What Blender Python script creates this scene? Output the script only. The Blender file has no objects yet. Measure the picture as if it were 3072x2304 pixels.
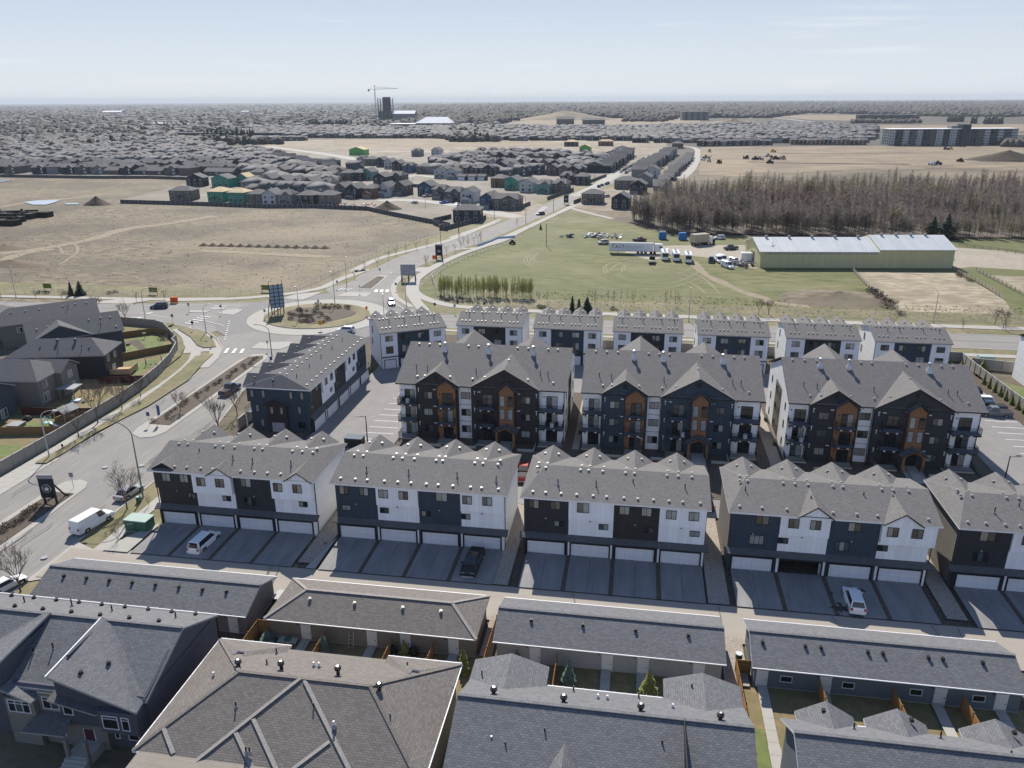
import bpy, bmesh, math, random
import numpy as np
from mathutils import Vector, Matrix, Quaternion
RND = random.Random(7)
S = bpy.context.scene
COL = S.collection
# ------------------------------------------------------------------ camera, sky, sun, exposure
CAM_F, CAM_H = 2350.0, 55.0
TH = math.atan((1152-300)/CAM_F); RO = math.radians(0.28); YAW = math.radians(9.1)
cam_d = bpy.data.cameras.new('camera'); cam = bpy.data.objects.new('camera', cam_d); COL.objects.link(cam)
cam_d.sensor_width = 36; cam_d.lens = CAM_F/3072*36; cam_d.clip_end = 90000; cam_d.clip_start = 1
cam.matrix_world = Matrix.Translation((0, 0, CAM_H)) @ Matrix.Rotation(YAW, 4, 'Z') @ Matrix.Rotation(math.pi/2-TH, 4, 'X') @ Matrix.Rotation(-RO, 4, 'Z')
S.camera = cam
SUN_DIR = Vector((0.34, -1.08, -1.0)).normalized()          # the way the light travels
W = bpy.data.worlds.new('World'); S.world = W; W.use_nodes = True
nt = W.node_tree; bg = nt.nodes['Background']
sky = nt.nodes.new('ShaderNodeTexSky'); sky.sky_type = 'NISHITA'; sky.sun_disc = False
sky.sun_elevation = math.radians(41.5); sky.sun_rotation = math.radians(-17.5)
sky.altitude = 700; sky.air_density = 1.0; sky.dust_density = .25; sky.ozone_density = 2.0
# thin wisps of cloud high up, part of the sky itself
tc = nt.nodes.new('ShaderNodeTexCoord'); mp = nt.nodes.new('ShaderNodeMapping'); mp.inputs['Scale'].default_value = (1.2, 1.6, 22)
mp.inputs['Rotation'].default_value = (0, 0, .3)
nz = nt.nodes.new('ShaderNodeTexNoise'); nz.inputs['Scale'].default_value = 2.6; nz.inputs['Detail'].default_value = 7; nz.inputs['Roughness'].default_value = .6
cr = nt.nodes.new('ShaderNodeValToRGB'); cr.color_ramp.elements[0].position = .56; cr.color_ramp.elements[1].position = .74
mul = nt.nodes.new('ShaderNodeMath'); mul.operation = 'MULTIPLY'; mul.inputs[1].default_value = .55
mx = nt.nodes.new('ShaderNodeMixRGB'); mx.inputs[2].default_value = (8.6, 8.7, 8.9, 1)
hs = nt.nodes.new('ShaderNodeHueSaturation'); hs.inputs['Saturation'].default_value = .62
nt.links.new(tc.outputs['Generated'], mp.inputs[0]); nt.links.new(mp.outputs[0], nz.inputs[0]); nt.links.new(nz.outputs[0], cr.inputs[0])
nt.links.new(cr.outputs[0], mul.inputs[0]); nt.links.new(mul.outputs[0], mx.inputs[0]); nt.links.new(sky.outputs[0], hs.inputs['Color']); gx = nt.nodes.new('ShaderNodeSeparateXYZ'); gr = nt.nodes.new('ShaderNodeValToRGB'); nt.links.new(tc.outputs['Generated'], gx.inputs[0]); nt.links.new(gx.outputs['Z'], gr.inputs[0])
el = gr.color_ramp.elements; el[0].position = 0.0; el[0].color = (.76, .80, .86, 1); el[1].position = .75; el[1].color = (.1, .2, .45, 1)
for q, cc in ((.06, (.65, .725, .825)), (.16, (.44, .56, .75)), (.38, (.2, .33, .6))): e_ = el.new(q); e_.color = (*cc, 1)
sc_ = nt.nodes.new('ShaderNodeVectorMath'); sc_.operation = 'SCALE'; sc_.inputs['Scale'].default_value = 8.9; nt.links.new(gr.outputs[0], sc_.inputs[0])
m2 = nt.nodes.new('ShaderNodeMixRGB'); m2.inputs[0].default_value = .86; nt.links.new(hs.outputs[0], m2.inputs[1]); nt.links.new(sc_.outputs[0], m2.inputs[2])
nt.links.new(m2.outputs[0], mx.inputs[1]); nt.links.new(mx.outputs[0], bg.inputs[0])
bg.inputs[1].default_value = 0.085
sun_d = bpy.data.lights.new('sun', 'SUN'); sun_d.energy = 5.0; sun_d.angle = math.radians(.5); sun_d.color = (1, .94, .85)
sun = bpy.data.objects.new('sun', sun_d); COL.objects.link(sun); sun.location = (0, 0, 200)
sun.rotation_euler = SUN_DIR.to_track_quat('-Z', 'Y').to_euler()
S.view_settings.view_transform = 'Standard'; S.view_settings.look = 'None'; S.view_settings.exposure = 0.4; S.view_settings.gamma = 1; S.view_settings.use_curve_mapping = False
S.render.engine = 'CYCLES'; S.cycles.max_bounces = 5; S.cycles.diffuse_bounces = 3; S.cycles.glossy_bounces = 2; S.cycles.transmission_bounces = 2
S.cycles.volume_bounces = 0; S.cycles.use_denoising = True
# ------------------------------------------------------------------ from a pixel of the photograph to a point of the ground (metres)
_c, _s = math.cos(YAW), math.sin(YAW)
def G(p, z=0.0):
    u = (p[0]-1536)/CAM_F; v = (p[1]-1152)/CAM_F
    c, s = math.cos(RO), math.sin(RO); u, v = u*c-v*s, u*s+v*c
    dy = math.cos(TH)-v*math.sin(TH); dz = -math.sin(TH)-v*math.cos(TH)
    t = (z-CAM_H)/dz; x, y = u*t, dy*t
    return (x*_c-y*_s, x*_s+y*_c)
def zr(ox, oy, s): return lambda x, y: (ox+x/s, oy+y/s)
ZA = zr(0, 200, 2.011); ZB = zr(1000, 200, 2.011); ZC = zr(2000, 200, 2.0634); ZD = zr(0, 800, 2.011); ZE = zr(1000, 800, 2.011); ZF = zr(2000, 800, 2.0634)
ya = zr(0, 1250, 2.011); yb = zr(900, 1250, 1.7015); yc = zr(2000, 1300, 2.0634); yd = zr(0, 1650, 2.011); ye = zr(1000, 1650, 2.011); yf = zr(2000, 1750, 2.0634)
T1 = zr(950, 650, 2.1167); T2 = zr(1350, 400, 1.5875); T3 = zr(450, 850, 1.9538); T4 = zr(0, 500, 1.27); T5 = zr(0, 1250, 2.116); T6 = zr(1100, 850, 2.1167); ZL = zr(0, 880, 3.95)
Q1 = zr(0, 290, 2.765); Q2 = zr(750, 280, 3.687); Q3 = zr(1300, 280, 3.16); Q4 = zr(1950, 280, 4.022); Q5 = zr(2500, 280, 3.867); Q6 = zr(700, 780, 3.687); FU = zr(0, 0, .72)
QT = zr(1750, 650, 2.1167)
def GP(t, *pts): return [G(t(x, y)) for x, y in pts]
# ------------------------------------------------------------------ materials
MATS = {}
def mat(name, col, rough=.85, lo=.3, hi=.72, var=.12, scale=1.0, pat=None, col2=None, spec=.25, metal=0., bump=0., detail=4, coords='Object', big=None, pw=.33, ph=.15, pm=.012, scl=None):
    m = bpy.data.materials.new(name); m.use_nodes = True; n = m.node_tree; N = n.nodes; Lk = n.links
    b = N['Principled BSDF']; b.inputs['Roughness'].default_value = rough; b.inputs['Metallic'].default_value = metal
    b.inputs['Specular IOR Level'].default_value = spec
    t = N.new('ShaderNodeTexCoord')
    z = N.new('ShaderNodeTexNoise'); z.inputs['Scale'].default_value = scale; z.inputs['Detail'].default_value = detail; z.inputs['Roughness'].default_value = .62
    src = t.outputs[coords]
    if coords == 'World':
        pass
    if scl:
        mpn = N.new('ShaderNodeMapping'); mpn.inputs['Scale'].default_value = scl; Lk.new(src, mpn.inputs[0]); src = mpn.outputs[0]
    Lk.new(src, z.inputs['Vector'])
    r = N.new('ShaderNodeValToRGB'); r.color_ramp.elements[0].position = lo; r.color_ramp.elements[1].position = hi
    c2 = col2 or tuple(min(1, c*(1+var)) for c in col); c1 = tuple(c*(1-var) for c in col) if not col2 else col
    r.color_ramp.elements[0].color = (*c1, 1); r.color_ramp.elements[1].color = (*c2, 1)
    Lk.new(z.outputs['Fac'], r.inputs[0]); out = r.outputs[0]
    if big:      # a second, larger mottling: (scale, colour, amount, low, high)
        for (sc, cc, am, lo, hi) in big:
            z2 = N.new('ShaderNodeTexNoise'); z2.inputs['Scale'].default_value = sc; z2.inputs['Detail'].default_value = 5; z2.inputs['Roughness'].default_value = .6; Lk.new(t.outputs[coords], z2.inputs['Vector'])
            r2 = N.new('ShaderNodeValToRGB'); r2.color_ramp.elements[0].position = lo; r2.color_ramp.elements[1].position = hi
            r2.color_ramp.elements[0].color = (0, 0, 0, 1); r2.color_ramp.elements[1].color = (am, am, am, 1)
            Lk.new(z2.outputs['Fac'], r2.inputs[0]); x = N.new('ShaderNodeMixRGB'); x.inputs[2].default_value = (*cc, 1); Lk.new(r2.outputs[0], x.inputs[0]); Lk.new(out, x.inputs[1]); out = x.outputs[0]
    if pat:
        u = N.new('ShaderNodeUVMap'); br = N.new('ShaderNodeTexBrick'); br.inputs['Scale'].default_value = 1
        br.inputs['Brick Width'].default_value = pw; br.inputs['Row Height'].default_value = ph; br.inputs['Mortar Size'].default_value = pm; br.inputs['Mortar Smooth'].default_value = .2
        if pat == 'shingle': cA, cB, cM = (.85,)*3, (1.15,)*3, (.62,)*3
        elif pat == 'grid': cA, cB, cM = (.97,)*3, (1.03,)*3, (.6,)*3; br.offset = 0
        else: cA, cB, cM = (.95,)*3, (1.05,)*3, (.62,)*3; br.offset = 0
        br.inputs['Color1'].default_value = (*cA, 1); br.inputs['Color2'].default_value = (*cB, 1); br.inputs['Mortar'].default_value = (*cM, 1)
        Lk.new(u.outputs[0], br.inputs['Vector'])
        x = N.new('ShaderNodeMixRGB'); x.blend_type = 'MULTIPLY'; x.inputs[0].default_value = 1; Lk.new(out, x.inputs[1]); Lk.new(br.outputs['Color'], x.inputs[2]); out = x.outputs[0]
        if bump:
            bp = N.new('ShaderNodeBump'); bp.inputs['Strength'].default_value = bump; bp.inputs['Distance'].default_value = .02; bp.invert = True; Lk.new(br.outputs['Fac'], bp.inputs['Height']); Lk.new(bp.outputs[0], b.inputs['Normal'])
    elif bump:
        bp = N.new('ShaderNodeBump'); bp.inputs['Strength'].default_value = bump; bp.inputs['Distance'].default_value = .25; Lk.new(z.outputs['Fac'], bp.inputs['Height']); Lk.new(bp.outputs[0], b.inputs['Normal'])
    Lk.new(out, b.inputs['Base Color'])
    MATS[name] = m; return m
# building skins
mat('shingle_warm', (.172, .163, .158), var=.13, scale=5, pat='shingle', bump=.3)
mat('shingle_tan', (.19, .17, .155), var=.10, scale=4, pat='shingle', bump=.5, ph=.2, pw=.4, pm=.02)
mat('shingle_grey', (.168, .17, .178), var=.12, scale=4, pat='shingle', bump=.5, ph=.2, pw=.4, pm=.02)
mat('shingle_slate', (.12, .12, .125), var=.12, scale=4, pat='shingle', bump=.5)
mat('shingle_far', (.11, .108, .112), var=.18, scale=.08, coords='Object')
mat('shingle_pale', (.21, .205, .2), var=.15, scale=.08)
mat('ridge_cap', (.285, .265, .245), var=.25, scale=6)
mat('siding_charcoal', (.032, .034, .042), var=.15, scale=2, pat='batten', pw=.4, ph=9, pm=.02, bump=.6, rough=.55)
mat('siding_brown', (.034, .03, .033), var=.15, scale=2, pat='batten', pw=.4, ph=9, pm=.02, bump=.6, rough=.55)
mat('siding_navy', (.036, .056, .082), var=.12, scale=2, pat='batten', pw=.4, ph=9, pm=.02, bump=.6, rough=.55)
mat('siding_white', (.82, .83, .86), var=.03, scale=.6, pat='batten', pw=.6, ph=9, pm=.008, rough=.6)
mat('siding_white_lap', (.78, .79, .8), var=.03, scale=.6, pat='lap', pw=30, ph=.2, pm=.01, rough=.6)
mat('siding_taupe', (.21, .195, .178), var=.06, scale=1, pat='lap', pw=30, ph=.18, pm=.015)
mat('siding_bluegrey', (.15, .18, .21), var=.05, scale=1, pat='lap', pw=30, ph=.18, pm=.012)
mat('siding_tan', (.25, .225, .19), var=.06, scale=1, pat='lap', pw=30, ph=.18, pm=.012)
mat('siding_light', (.38, .375, .37), var=.05, scale=1, pat='lap', pw=30, ph=.18, pm=.012)
mat('siding_slate', (.07, .082, .1), var=.08, scale=1, pat='lap', pw=30, ph=.18, pm=.015)
mat('siding_purple', (.10, .10, .125), var=.08, scale=1, pat='lap', pw=30, ph=.18, pm=.015)
mat('cedar', (.25, .125, .06), var=.25, scale=3, pat='lap', pw=6, ph=.16, pm=.014, rough=.6)
mat('trim_white', (.75, .75, .76), var=.03, rough=.5)
mat('trim_black', (.012, .013, .016), var=.1, rough=.5)
mat('trim_dark', (.05, .06, .075), var=.05, rough=.5)
mat('trim_grey', (.3, .3, .31), var=.05, rough=.5)
mat('vent_metal', (.33, .32, .30), var=.1, rough=.45, metal=.1)
mat('vent_dark', (.02, .02, .022), rough=.5)
mat('galvanised', (.55, .57, .6), rough=.35, metal=.7, var=.1)
mat('garage_door', (.72, .73, .77), var=.02, pat='grid', pw=1.2, ph=.53, pm=.012, rough=.5)
mat('door_white', (.72, .71, .69), var=.02, rough=.5)
mat('interior_dark', (.006, .006, .007), var=.3, rough=.9)
mat('glass_dark', (.012, .015, .02), var=.5, scale=.8, rough=.06, spec=.8)
mat('glass_mid', (.07, .085, .09), var=.5, scale=1.1, rough=.08, spec=.8)
mat('glass_blind', (.33, .33, .30), var=.12, scale=1.5, rough=.25, spec=.6, pat='lap', pw=9, ph=.12, pm=.03)
mat('glass_pale', (.28, .32, .33), var=.35, scale=1.3, rough=.12, spec=.7)
mat('rail_black', (.012, .016, .02), rough=.45)
mat('deck_grey', (.17, .19, .22), var=.06)
mat('parge', (.34, .34, .33), var=.08)
mat('stone_veneer', (.10, .095, .085), var=.5, scale=5)
mat('brown_panel', (.14, .125, .10), var=.15, pat='lap', pw=3, ph=.3, pm=.02)
# ground skins
mat('dry_grass', (.10, .08, .052), col2=(.245, .2, .132), lo=.38, hi=.62, scl=(.55, 1.3, 1), scale=.35, coords='Object', detail=9, bump=.35, big=[(.02, (.10, .082, .058), .85, .44, .58), (.011, (.24, .195, .13), .8, .5, .62), (.6, (.08, .065, .045), .6, .52, .7), (.05, (.15, .14, .08), .5, .55, .7)])
mat('pasture', (.08, .094, .026), col2=(.175, .165, .068), lo=.38, hi=.62, scl=(.5, 1.3, 1), scale=.25, detail=9, bump=.3, big=[(.035, (.21, .19, .105), .7, .48, .66), (.015, (.11, .12, .045), .7, .42, .6), (.8, (.10, .105, .045), .4, .55, .75)])
mat('straw', (.22, .18, .125), col2=(.42, .36, .26), lo=.38, hi=.62, scl=(.6, 1.2, 1), scale=.3, detail=9, bump=.4, big=[(.06, (.21, .175, .12), .8, .48, .66), (.5, (.26, .22, .15), .5, .5, .7)])
mat('boulevard', (.125, .112, .058), col2=(.20, .18, .095), lo=.36, hi=.64, scale=.5, detail=9, big=[(.07, (.25, .205, .12), .8, .45, .65), (.13, (.12, .14, .045), .6, .5, .7)])
mat('lawn', (.13, .165, .05), var=.25, scale=.8, detail=8, big=[(.2, (.23, .2, .10), .6, .48, .7)])
mat('yard_brown', (.20, .155, .08), var=.25, scale=1.2, detail=8, big=[(.4, (.15, .155, .05), .7, .45, .65)])
mat('mulch', (.10, .078, .06), var=.5, scale=3.5, detail=8, bump=.5)
mat('gravel', (.33, .29, .245), var=.35, scale=5, detail=8, bump=.4)
mat('gravel_lot', (.34, .30, .24), var=.15, scale=.6, detail=8, big=[(.08, (.27, .23, .17), .6, .45, .7)])
mat('soil', (.075, .055, .04), var=.4, scale=.6, detail=8, bump=.6)
mat('earthwork', (.13, .10, .07), col2=(.30, .235, .155), lo=.36, hi=.6, scale=.03, detail=10, scl=(.6, 4, 1), big=[(.02, (.15, .115, .08), .8, .5, .62), (.25, (.36, .29, .2), .5, .5, .7)])
mat('building_site', (.17, .14, .10), col2=(.31, .255, .19), lo=.36, hi=.62, scale=.05, detail=9, big=[(.015, (.2, .16, .11), .7, .48, .62), (.03, (.4, .36, .3), .6, .55, .66)])
mat('asphalt', (.25, .237, .218), var=.16, scale=.4, detail=8, scl=(4, .22, 1), big=[(.12, (.215, .205, .193), .7, .45, .6), (9, (.21, .2, .188), .45, .5, .7)])
mat('asphalt_x', (.25, .237, .218), var=.16, scale=.4, detail=8, scl=(.12, 2.2, 1), big=[(.1, (.215, .205, .193), .6, .45, .6), (9, (.21, .2, .188), .45, .5, .7)])
mat('asphalt_lane', (.205, .198, .188), var=.08, scale=.5, detail=8, big=[(9, (.21, .205, .2), .4, .5, .7)])
mat('asphalt_lot', (.245, .232, .222), var=.08, scale=.6, detail=8, big=[(.2, (.21, .2, .195), .6, .45, .62), (10, (.2, .19, .185), .4, .5, .7)])
mat('alley_paving', (.33, .295, .25), var=.06, scale=.5, detail=8, scl=(.15, 1, 1), big=[(8, (.30, .275, .245), .4, .5, .7)])
mat('tar', (.06, .058, .055), var=.2)
mat('concrete', (.37, .35, .315), var=.07, scale=.9, detail=8, big=[(4, (.36, .345, .32), .4, .5, .7)])
mat('concrete_walk', (.38, .36, .325), var=.06, scale=1.2, detail=6, pat='grid', pw=1.5, ph=1.5, pm=.03)
mat('driveway', (.225, .22, .215), var=.2, scale=.5, detail=7, scl=(1.6, .35, 1), big=[(.35, (.22, .215, .215), .7, .52, .72)])
mat('road_paint', (.72, .72, .70), var=.12, scale=2)
mat('yellow_paint', (.6, .42, .05), var=.12, scale=2)
mat('stain', (.05, .05, .05), var=.3, scale=2)
mat('quarter_ground', (.23, .2, .165), var=.2, scale=.06, detail=8, big=[(.03, (.13, .12, .08), .7, .45, .62), (.05, (.3, .28, .25), .6, .55, .65)])
mat('suburb_ground', (.17, .155, .14), var=.25, scale=.05, detail=8, big=[(.03, (.26, .25, .235), .7, .5, .62)])
mat('far_land', (.10, .088, .072), var=.35, scale=.0035, detail=10, scl=(1, 1.0, 1), big=[(.0012, (.07, .062, .055), .8, .45, .55), (.0022, (.22, .18, .12), .8, .6, .66), (.01, (.055, .06, .045), .6, .52, .62)])
mat('tyre_track', (.22, .205, .12), var=.15, scale=1.0, detail=6)
mat('dirt_track', (.25, .205, .14), var=.2, scale=.5, detail=7)
mat('water', (.45, .5, .58), rough=.05, spec=.8, var=.03)
mat('puddle_rim', (.38, .36, .33), var=.15, scale=.5)
# fences, wood, plants
mat('fence_wall', (.34, .315, .28), var=.10, scale=1.2, pat='batten', pw=.19, ph=9, pm=.02)
mat('fence_cap', (.36, .35, .33), var=.08)
mat('fence_wood', (.27, .165, .075), var=.25, scale=2, pat='batten', pw=.14, ph=9, pm=.02)
mat('fence_cedar', (.42, .215, .08), var=.22, scale=2, pat='batten', pw=.14, ph=9, pm=.02)
mat('fence_red', (.10, .03, .025), var=.2, scale=2, pat='batten', pw=.14, ph=9, pm=.02)
mat('fence_far', (.15, .15, .155), var=.12, scale=.5, pat='batten', pw=.4, ph=9, pm=.05)
mat('rail_wood', (.3, .27, .22), var=.2)
mat('timber', (.5, .36, .2), var=.15)
mat('sheathing', (.55, .43, .25), var=.15, scale=.5)
mat('wrap_green', (.035, .27, .19), var=.15, scale=.5, rough=.4)
mat('wrap_lime', (.10, .42, .08), var=.15, scale=.5, rough=.4)
mat('bark', (.16, .125, .1), var=.25, scale=3)
mat('bark_aspen', (.36, .32, .26), var=.3, scale=2)
mat('bark_dark', (.12, .098, .082), var=.3, scale=2)
mat('twigs', (.17, .13, .095), var=.2, scale=1)
mat('twigs_wood', (.2, .163, .14), var=.3, scale=.04, coords='Object')
mat('twigs_red', (.22, .155, .12), var=.3, scale=.06)
mat('buds_green', (.42, .42, .17), var=.25, scale=.1)
mat('buds_olive', (.235, .205, .125), var=.25, scale=.1)
mat('spruce', (.022, .042, .024), var=.4, scale=2)
mat('spruce_blue', (.095, .135, .11), var=.35, scale=4)
mat('cedar_shrub', (.16, .17, .045), var=.35, scale=4)
mat('shrub_red', (.105, .065, .05), var=.35, scale=4)
mat('shrub_dry', (.15, .115, .075), var=.35, scale=3)
mat('woodland_far', (.075, .068, .062), var=.3, scale=.008, detail=8, big=[(.004, (.06, .062, .04), .7, .5, .6), (.03, (.1, .085, .075), .6, .5, .65)])
mat('spruce_far', (.03, .038, .034), var=.3, scale=.02)
# metal, paint, vehicles
mat('lamp_grey', (.42, .44, .45), rough=.4, metal=.3, var=.05)
mat('lamp_green', (.10, .17, .16), rough=.5, var=.05)
mat('lamp_black', (.012, .013, .014), rough=.5)
mat('lamp_glass', (.8, .8, .76), rough=.3)
mat('paint_white', (.78, .79, .8), rough=.25, spec=.6, var=.01)
mat('paint_silver', (.42, .42, .43), rough=.25, metal=.5, var=.02)
mat('paint_grey', (.20, .21, .215), rough=.25, metal=.3, var=.02)
mat('paint_black', (.008, .009, .013), rough=.15, spec=.7, var=.02)
mat('paint_navy', (.015, .035, .075), rough=.2, spec=.6, var=.02)
mat('paint_blue', (.02, .10, .38), rough=.2, spec=.6, var=.02)
mat('paint_red', (.35, .02, .02), rough=.25, spec=.6, var=.02)
mat('paint_maroon', (.08, .02, .035), rough=.25, spec=.6, var=.02)
mat('paint_beige', (.42, .36, .26), rough=.4, var=.02)
mat('car_glass', (.01, .013, .018), rough=.05, spec=.9, var=.1)
mat('tyre', (.015, .015, .016), rough=.8)
mat('rim', (.4, .41, .42), rough=.35, metal=.6)
mat('tail_red', (.4, .01, .01), rough=.3)
mat('head_lamp', (.7, .72, .75), rough=.15, spec=.8)
mat('bed_dark', (.02, .02, .022), rough=.7)
mat('utility_green', (.045, .13, .085), var=.06, rough=.5)
mat('utility_pale', (.32, .42, .38), var=.06, rough=.5)
mat('bin_green', (.02, .05, .035), rough=.5)
mat('tarp_blue', (.03, .16, .42), rough=.5, var=.15, scale=2)
mat('sign_dark', (.02, .022, .03), rough=.5)
mat('sign_white', (.8, .8, .8), rough=.5)
mat('sign_blue', (.05, .10, .22), rough=.5)
mat('sign_lattice', (.30, .40, .48), rough=.5, var=.3, scale=.8)
mat('sign_green', (.14, .17, .03), rough=.5)
mat('sign_yellow', (.7, .36, .02), rough=.5)
mat('sign_orange', (.75, .11, .02), rough=.5)
mat('sign_photo', (.27, .24, .25), rough=.5, var=.6, scale=.8, col2=(.4, .4, .45))
mat('billboard_brown', (.13, .08, .06), rough=.6, var=.4, scale=1.5)
mat('barn_wall', (.56, .52, .30), var=.04, scale=.4, pat='batten', pw=.5, ph=30, pm=.03)
mat('barn_roof', (.6, .61, .6), rough=.45, var=.06, scale=.2, pat='batten', pw=1.2, ph=60, pm=.04, metal=.15)
mat('tower_concrete', (.11, .11, .125), var=.2, scale=.1)
mat('crane_paint', (.5, .48, .42), var=.05)
mat('white_roof', (.85, .85, .85), var=.03)
mat('mint_panel', (.4, .55, .52), rough=.6)
mat('slide_mint', (.35, .6, .55), rough=.5)
mat('paving_red', (.32, .16, .14), var=.15, scale=3)
mat('snow', (.75, .78, .82), var=.04)
mat('dark_stack', (.025, .022, .02), var=.4, scale=1)
# ------------------------------------------------------------------ meshes
class MB:
    """gathers boxes, prisms, slabs and tubes; build() links them as one mesh object"""
    def __init__(s): s.v = []; s.f = []; s.m = []; s.mats = []
    def mi(s, name):
        if name not in s.mats: s.mats.append(name)
        return s.mats.index(name)
    def add(s, vs, fs, m):
        k = len(s.v); s.v += [tuple(p) for p in vs]; i = s.mi(m)
        for f in fs: s.f.append(tuple(j+k for j in f)); s.m.append(i)
        return s
    def box(s, x0, y0, z0, x1, y1, z1, m, top=None):
        v = [(x0, y0, z0), (x1, y0, z0), (x1, y1, z0), (x0, y1, z0), (x0, y0, z1), (x1, y0, z1), (x1, y1, z1), (x0, y1, z1)]
        s.add(v, [(0, 3, 2, 1), (0, 1, 5, 4), (1, 2, 6, 5), (2, 3, 7, 6), (3, 0, 4, 7)], m)
        k = len(s.v)-8; s.f.append((k+4, k+5, k+6, k+7)); s.m.append(s.mi(top or m)); return s
    def bar(s, a, b, w, m, h=None):
        a = Vector(a); b = Vector(b); d = (b-a); L = d.length
        if L < 1e-6: return s
        d /= L; up = Vector((0, 0, 1)) if abs(d.z) < .95 else Vector((0, 1, 0)); x = d.cross(up).normalized()*(w/2); y = x.cross(d).normalized()*((h or w)/2)
        v = [a-x-y, a+x-y, a+x+y, a-x+y, b-x-y, b+x-y, b+x+y, b-x+y]
        return s.add(v, [(0, 3, 2, 1), (4, 5, 6, 7), (0, 1, 5, 4), (1, 2, 6, 5), (2, 3, 7, 6), (3, 0, 4, 7)], m)
    def prism(s, poly, z0, z1, m, top=None, bottom=True):
        a = sum(poly[i][0]*poly[(i+1) % len(poly)][1]-poly[(i+1) % len(poly)][0]*poly[i][1] for i in range(len(poly)))
        if a < 0: poly = poly[::-1]
        n = len(poly); s.add([(x, y, z0) for x, y in poly]+[(x, y, z1) for x, y in poly], [(i, (i+1) % n, (i+1) % n+n, i+n) for i in range(n)], m)
        k = len(s.v)-2*n; s.f.append(tuple(range(k+n, k+2*n))); s.m.append(s.mi(top or m))
        if bottom: s.f.append(tuple(range(k+n-1, k-1, -1))); s.m.append(s.mi(m))
        return s
    def slab(s, poly, t, m, side):
        """a sloping plane given by its upper outline, t thick downwards"""
        n = len(poly); a = sum(poly[i][0]*poly[(i+1) % n][1]-poly[(i+1) % n][0]*poly[i][1] for i in range(n))
        if a < 0: poly = poly[::-1]
        s.add([tuple(p) for p in poly]+[(p[0], p[1], p[2]-t) for p in poly], [(i+n, (i+1) % n+n, (i+1) % n, i) for i in range(n)]+[tuple(range(2*n-1, n-1, -1))], side)
        k = len(s.v)-2*n; s.f.append(tuple(range(k, k+n))); s.m.append(s.mi(m)); return s
    def poly(s, pts, m): return s.add(pts, [tuple(range(len(pts)))], m)
    def tube(s, pts, rad, n, m, cap=True):
        pts = [Vector(p) for p in pts]; k = len(s.v); vs = []
        for i, p in enumerate(pts):
            d = (pts[min(i+1, len(pts)-1)]-pts[max(i-1, 0)]).normalized(); up = Vector((1, 0, 0)) if abs(d.x) < .8 else Vector((0, 1, 0))
            x = d.cross(up).normalized(); y = d.cross(x); r = rad[i] if hasattr(rad, '__len__') else rad
            vs += [tuple(p+(x*math.cos(a)+y*math.sin(a))*r) for a in (2*math.pi*j/n for j in range(n))]
        fs = [(i*n+j, i*n+(j+1) % n, (i+1)*n+(j+1) % n, (i+1)*n+j) for i in range(len(pts)-1) for j in range(n)]
        if cap: fs += [tuple(range(n-1, -1, -1)), tuple(range((len(pts)-1)*n, len(pts)*n))]
        return s.add(vs, fs, m)
    def cyl(s, x, y, z0, z1, r, m, n=10, r2=None): return s.tube([(x, y, z0), (x, y, z1)], [r, r if r2 is None else r2], n, m)
    def lathe(s, x, y, prof, m, n=10):
        return s.tube([(x, y, z) for z, r in prof], [r for z, r in prof], n, m)
    def mesh(s, name, uv=True):
        me = bpy.data.meshes.new(name); me.from_pydata(s.v, [], s.f); me.update()
        for n in s.mats: me.materials.append(MATS[n])
        me.polygons.foreach_set('material_index', s.m)
        if uv and len(s.f) < 60000:
            l = me.uv_layers.new(name='UVMap'); co = s.v; data = np.zeros((len(me.loops), 2), np.float32); up = Vector((0, 0, 1))
            for p in me.polygons:
                nn = p.normal
                if abs(nn.z) > .995: ax, ay = Vector((1, 0, 0)), Vector((0, 1, 0))
                else: ax = up.cross(nn).normalized(); ay = nn.cross(ax)
                for li, vi in zip(p.loop_indices, p.vertices):
                    c = co[vi]; data[li] = (c[0]*ax.x+c[1]*ax.y+c[2]*ax.z, c[0]*ay.x+c[1]*ay.y+c[2]*ay.z)
            l.data.foreach_set('uv', data.ravel())
        return me
    def build(s, name, parent=None, loc=None, rz=0, uv=True, kind=None, smooth=False):
        me = s.mesh(name, uv)
        if smooth: me.polygons.foreach_set('use_smooth', [True]*len(me.polygons))
        return link(name, me, parent, loc, rz, kind)
def link(name, me, parent=None, loc=None, rz=0, kind=None, scale=None):
    o = bpy.data.objects.new(name, me); COL.objects.link(o)
    if parent: o.parent = parent
    if loc is not None: o.location = loc
    if rz: o.rotation_euler = (0, 0, rz)
    if scale: o.scale = scale
    if kind: o['kind'] = kind
    return o
def tag(o, label, cat, group=None):
    o['label'] = label; o['category'] = cat
    if group: o['group'] = group
    return o
def thing(name, label, cat, loc=(0, 0, 0), rz=0, group=None):
    o = bpy.data.objects.new(name, None); COL.objects.link(o); o.location = loc; o.rotation_euler = (0, 0, rz); o.empty_display_size = .2
    return tag(o, label, cat, group)
def copy_tree(root, loc, rz=0, label=None, group=None, scale=None, swap=None):
    """copies a thing, its parts and their sub-parts"""
    def cp(o, parent):
        c = o.copy(); COL.objects.link(c)
        if parent: c.parent = parent
        if swap and o.data is not None and o.data.name in swap: c.data = swap[o.data.name]
        for ch in CH.get(o.name, ()): cp(ch, c)
        return c
    CH = {}
    def walk(o):
        CH[o.name] = list(o.children)
        for q in o.children: walk(q)
    walk(root); r = cp(root, None); r.location = loc; r.rotation_euler = (0, 0, rz)
    if label: r['label'] = label
    if group: r['group'] = group
    if scale: r.scale = scale
    return r
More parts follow.
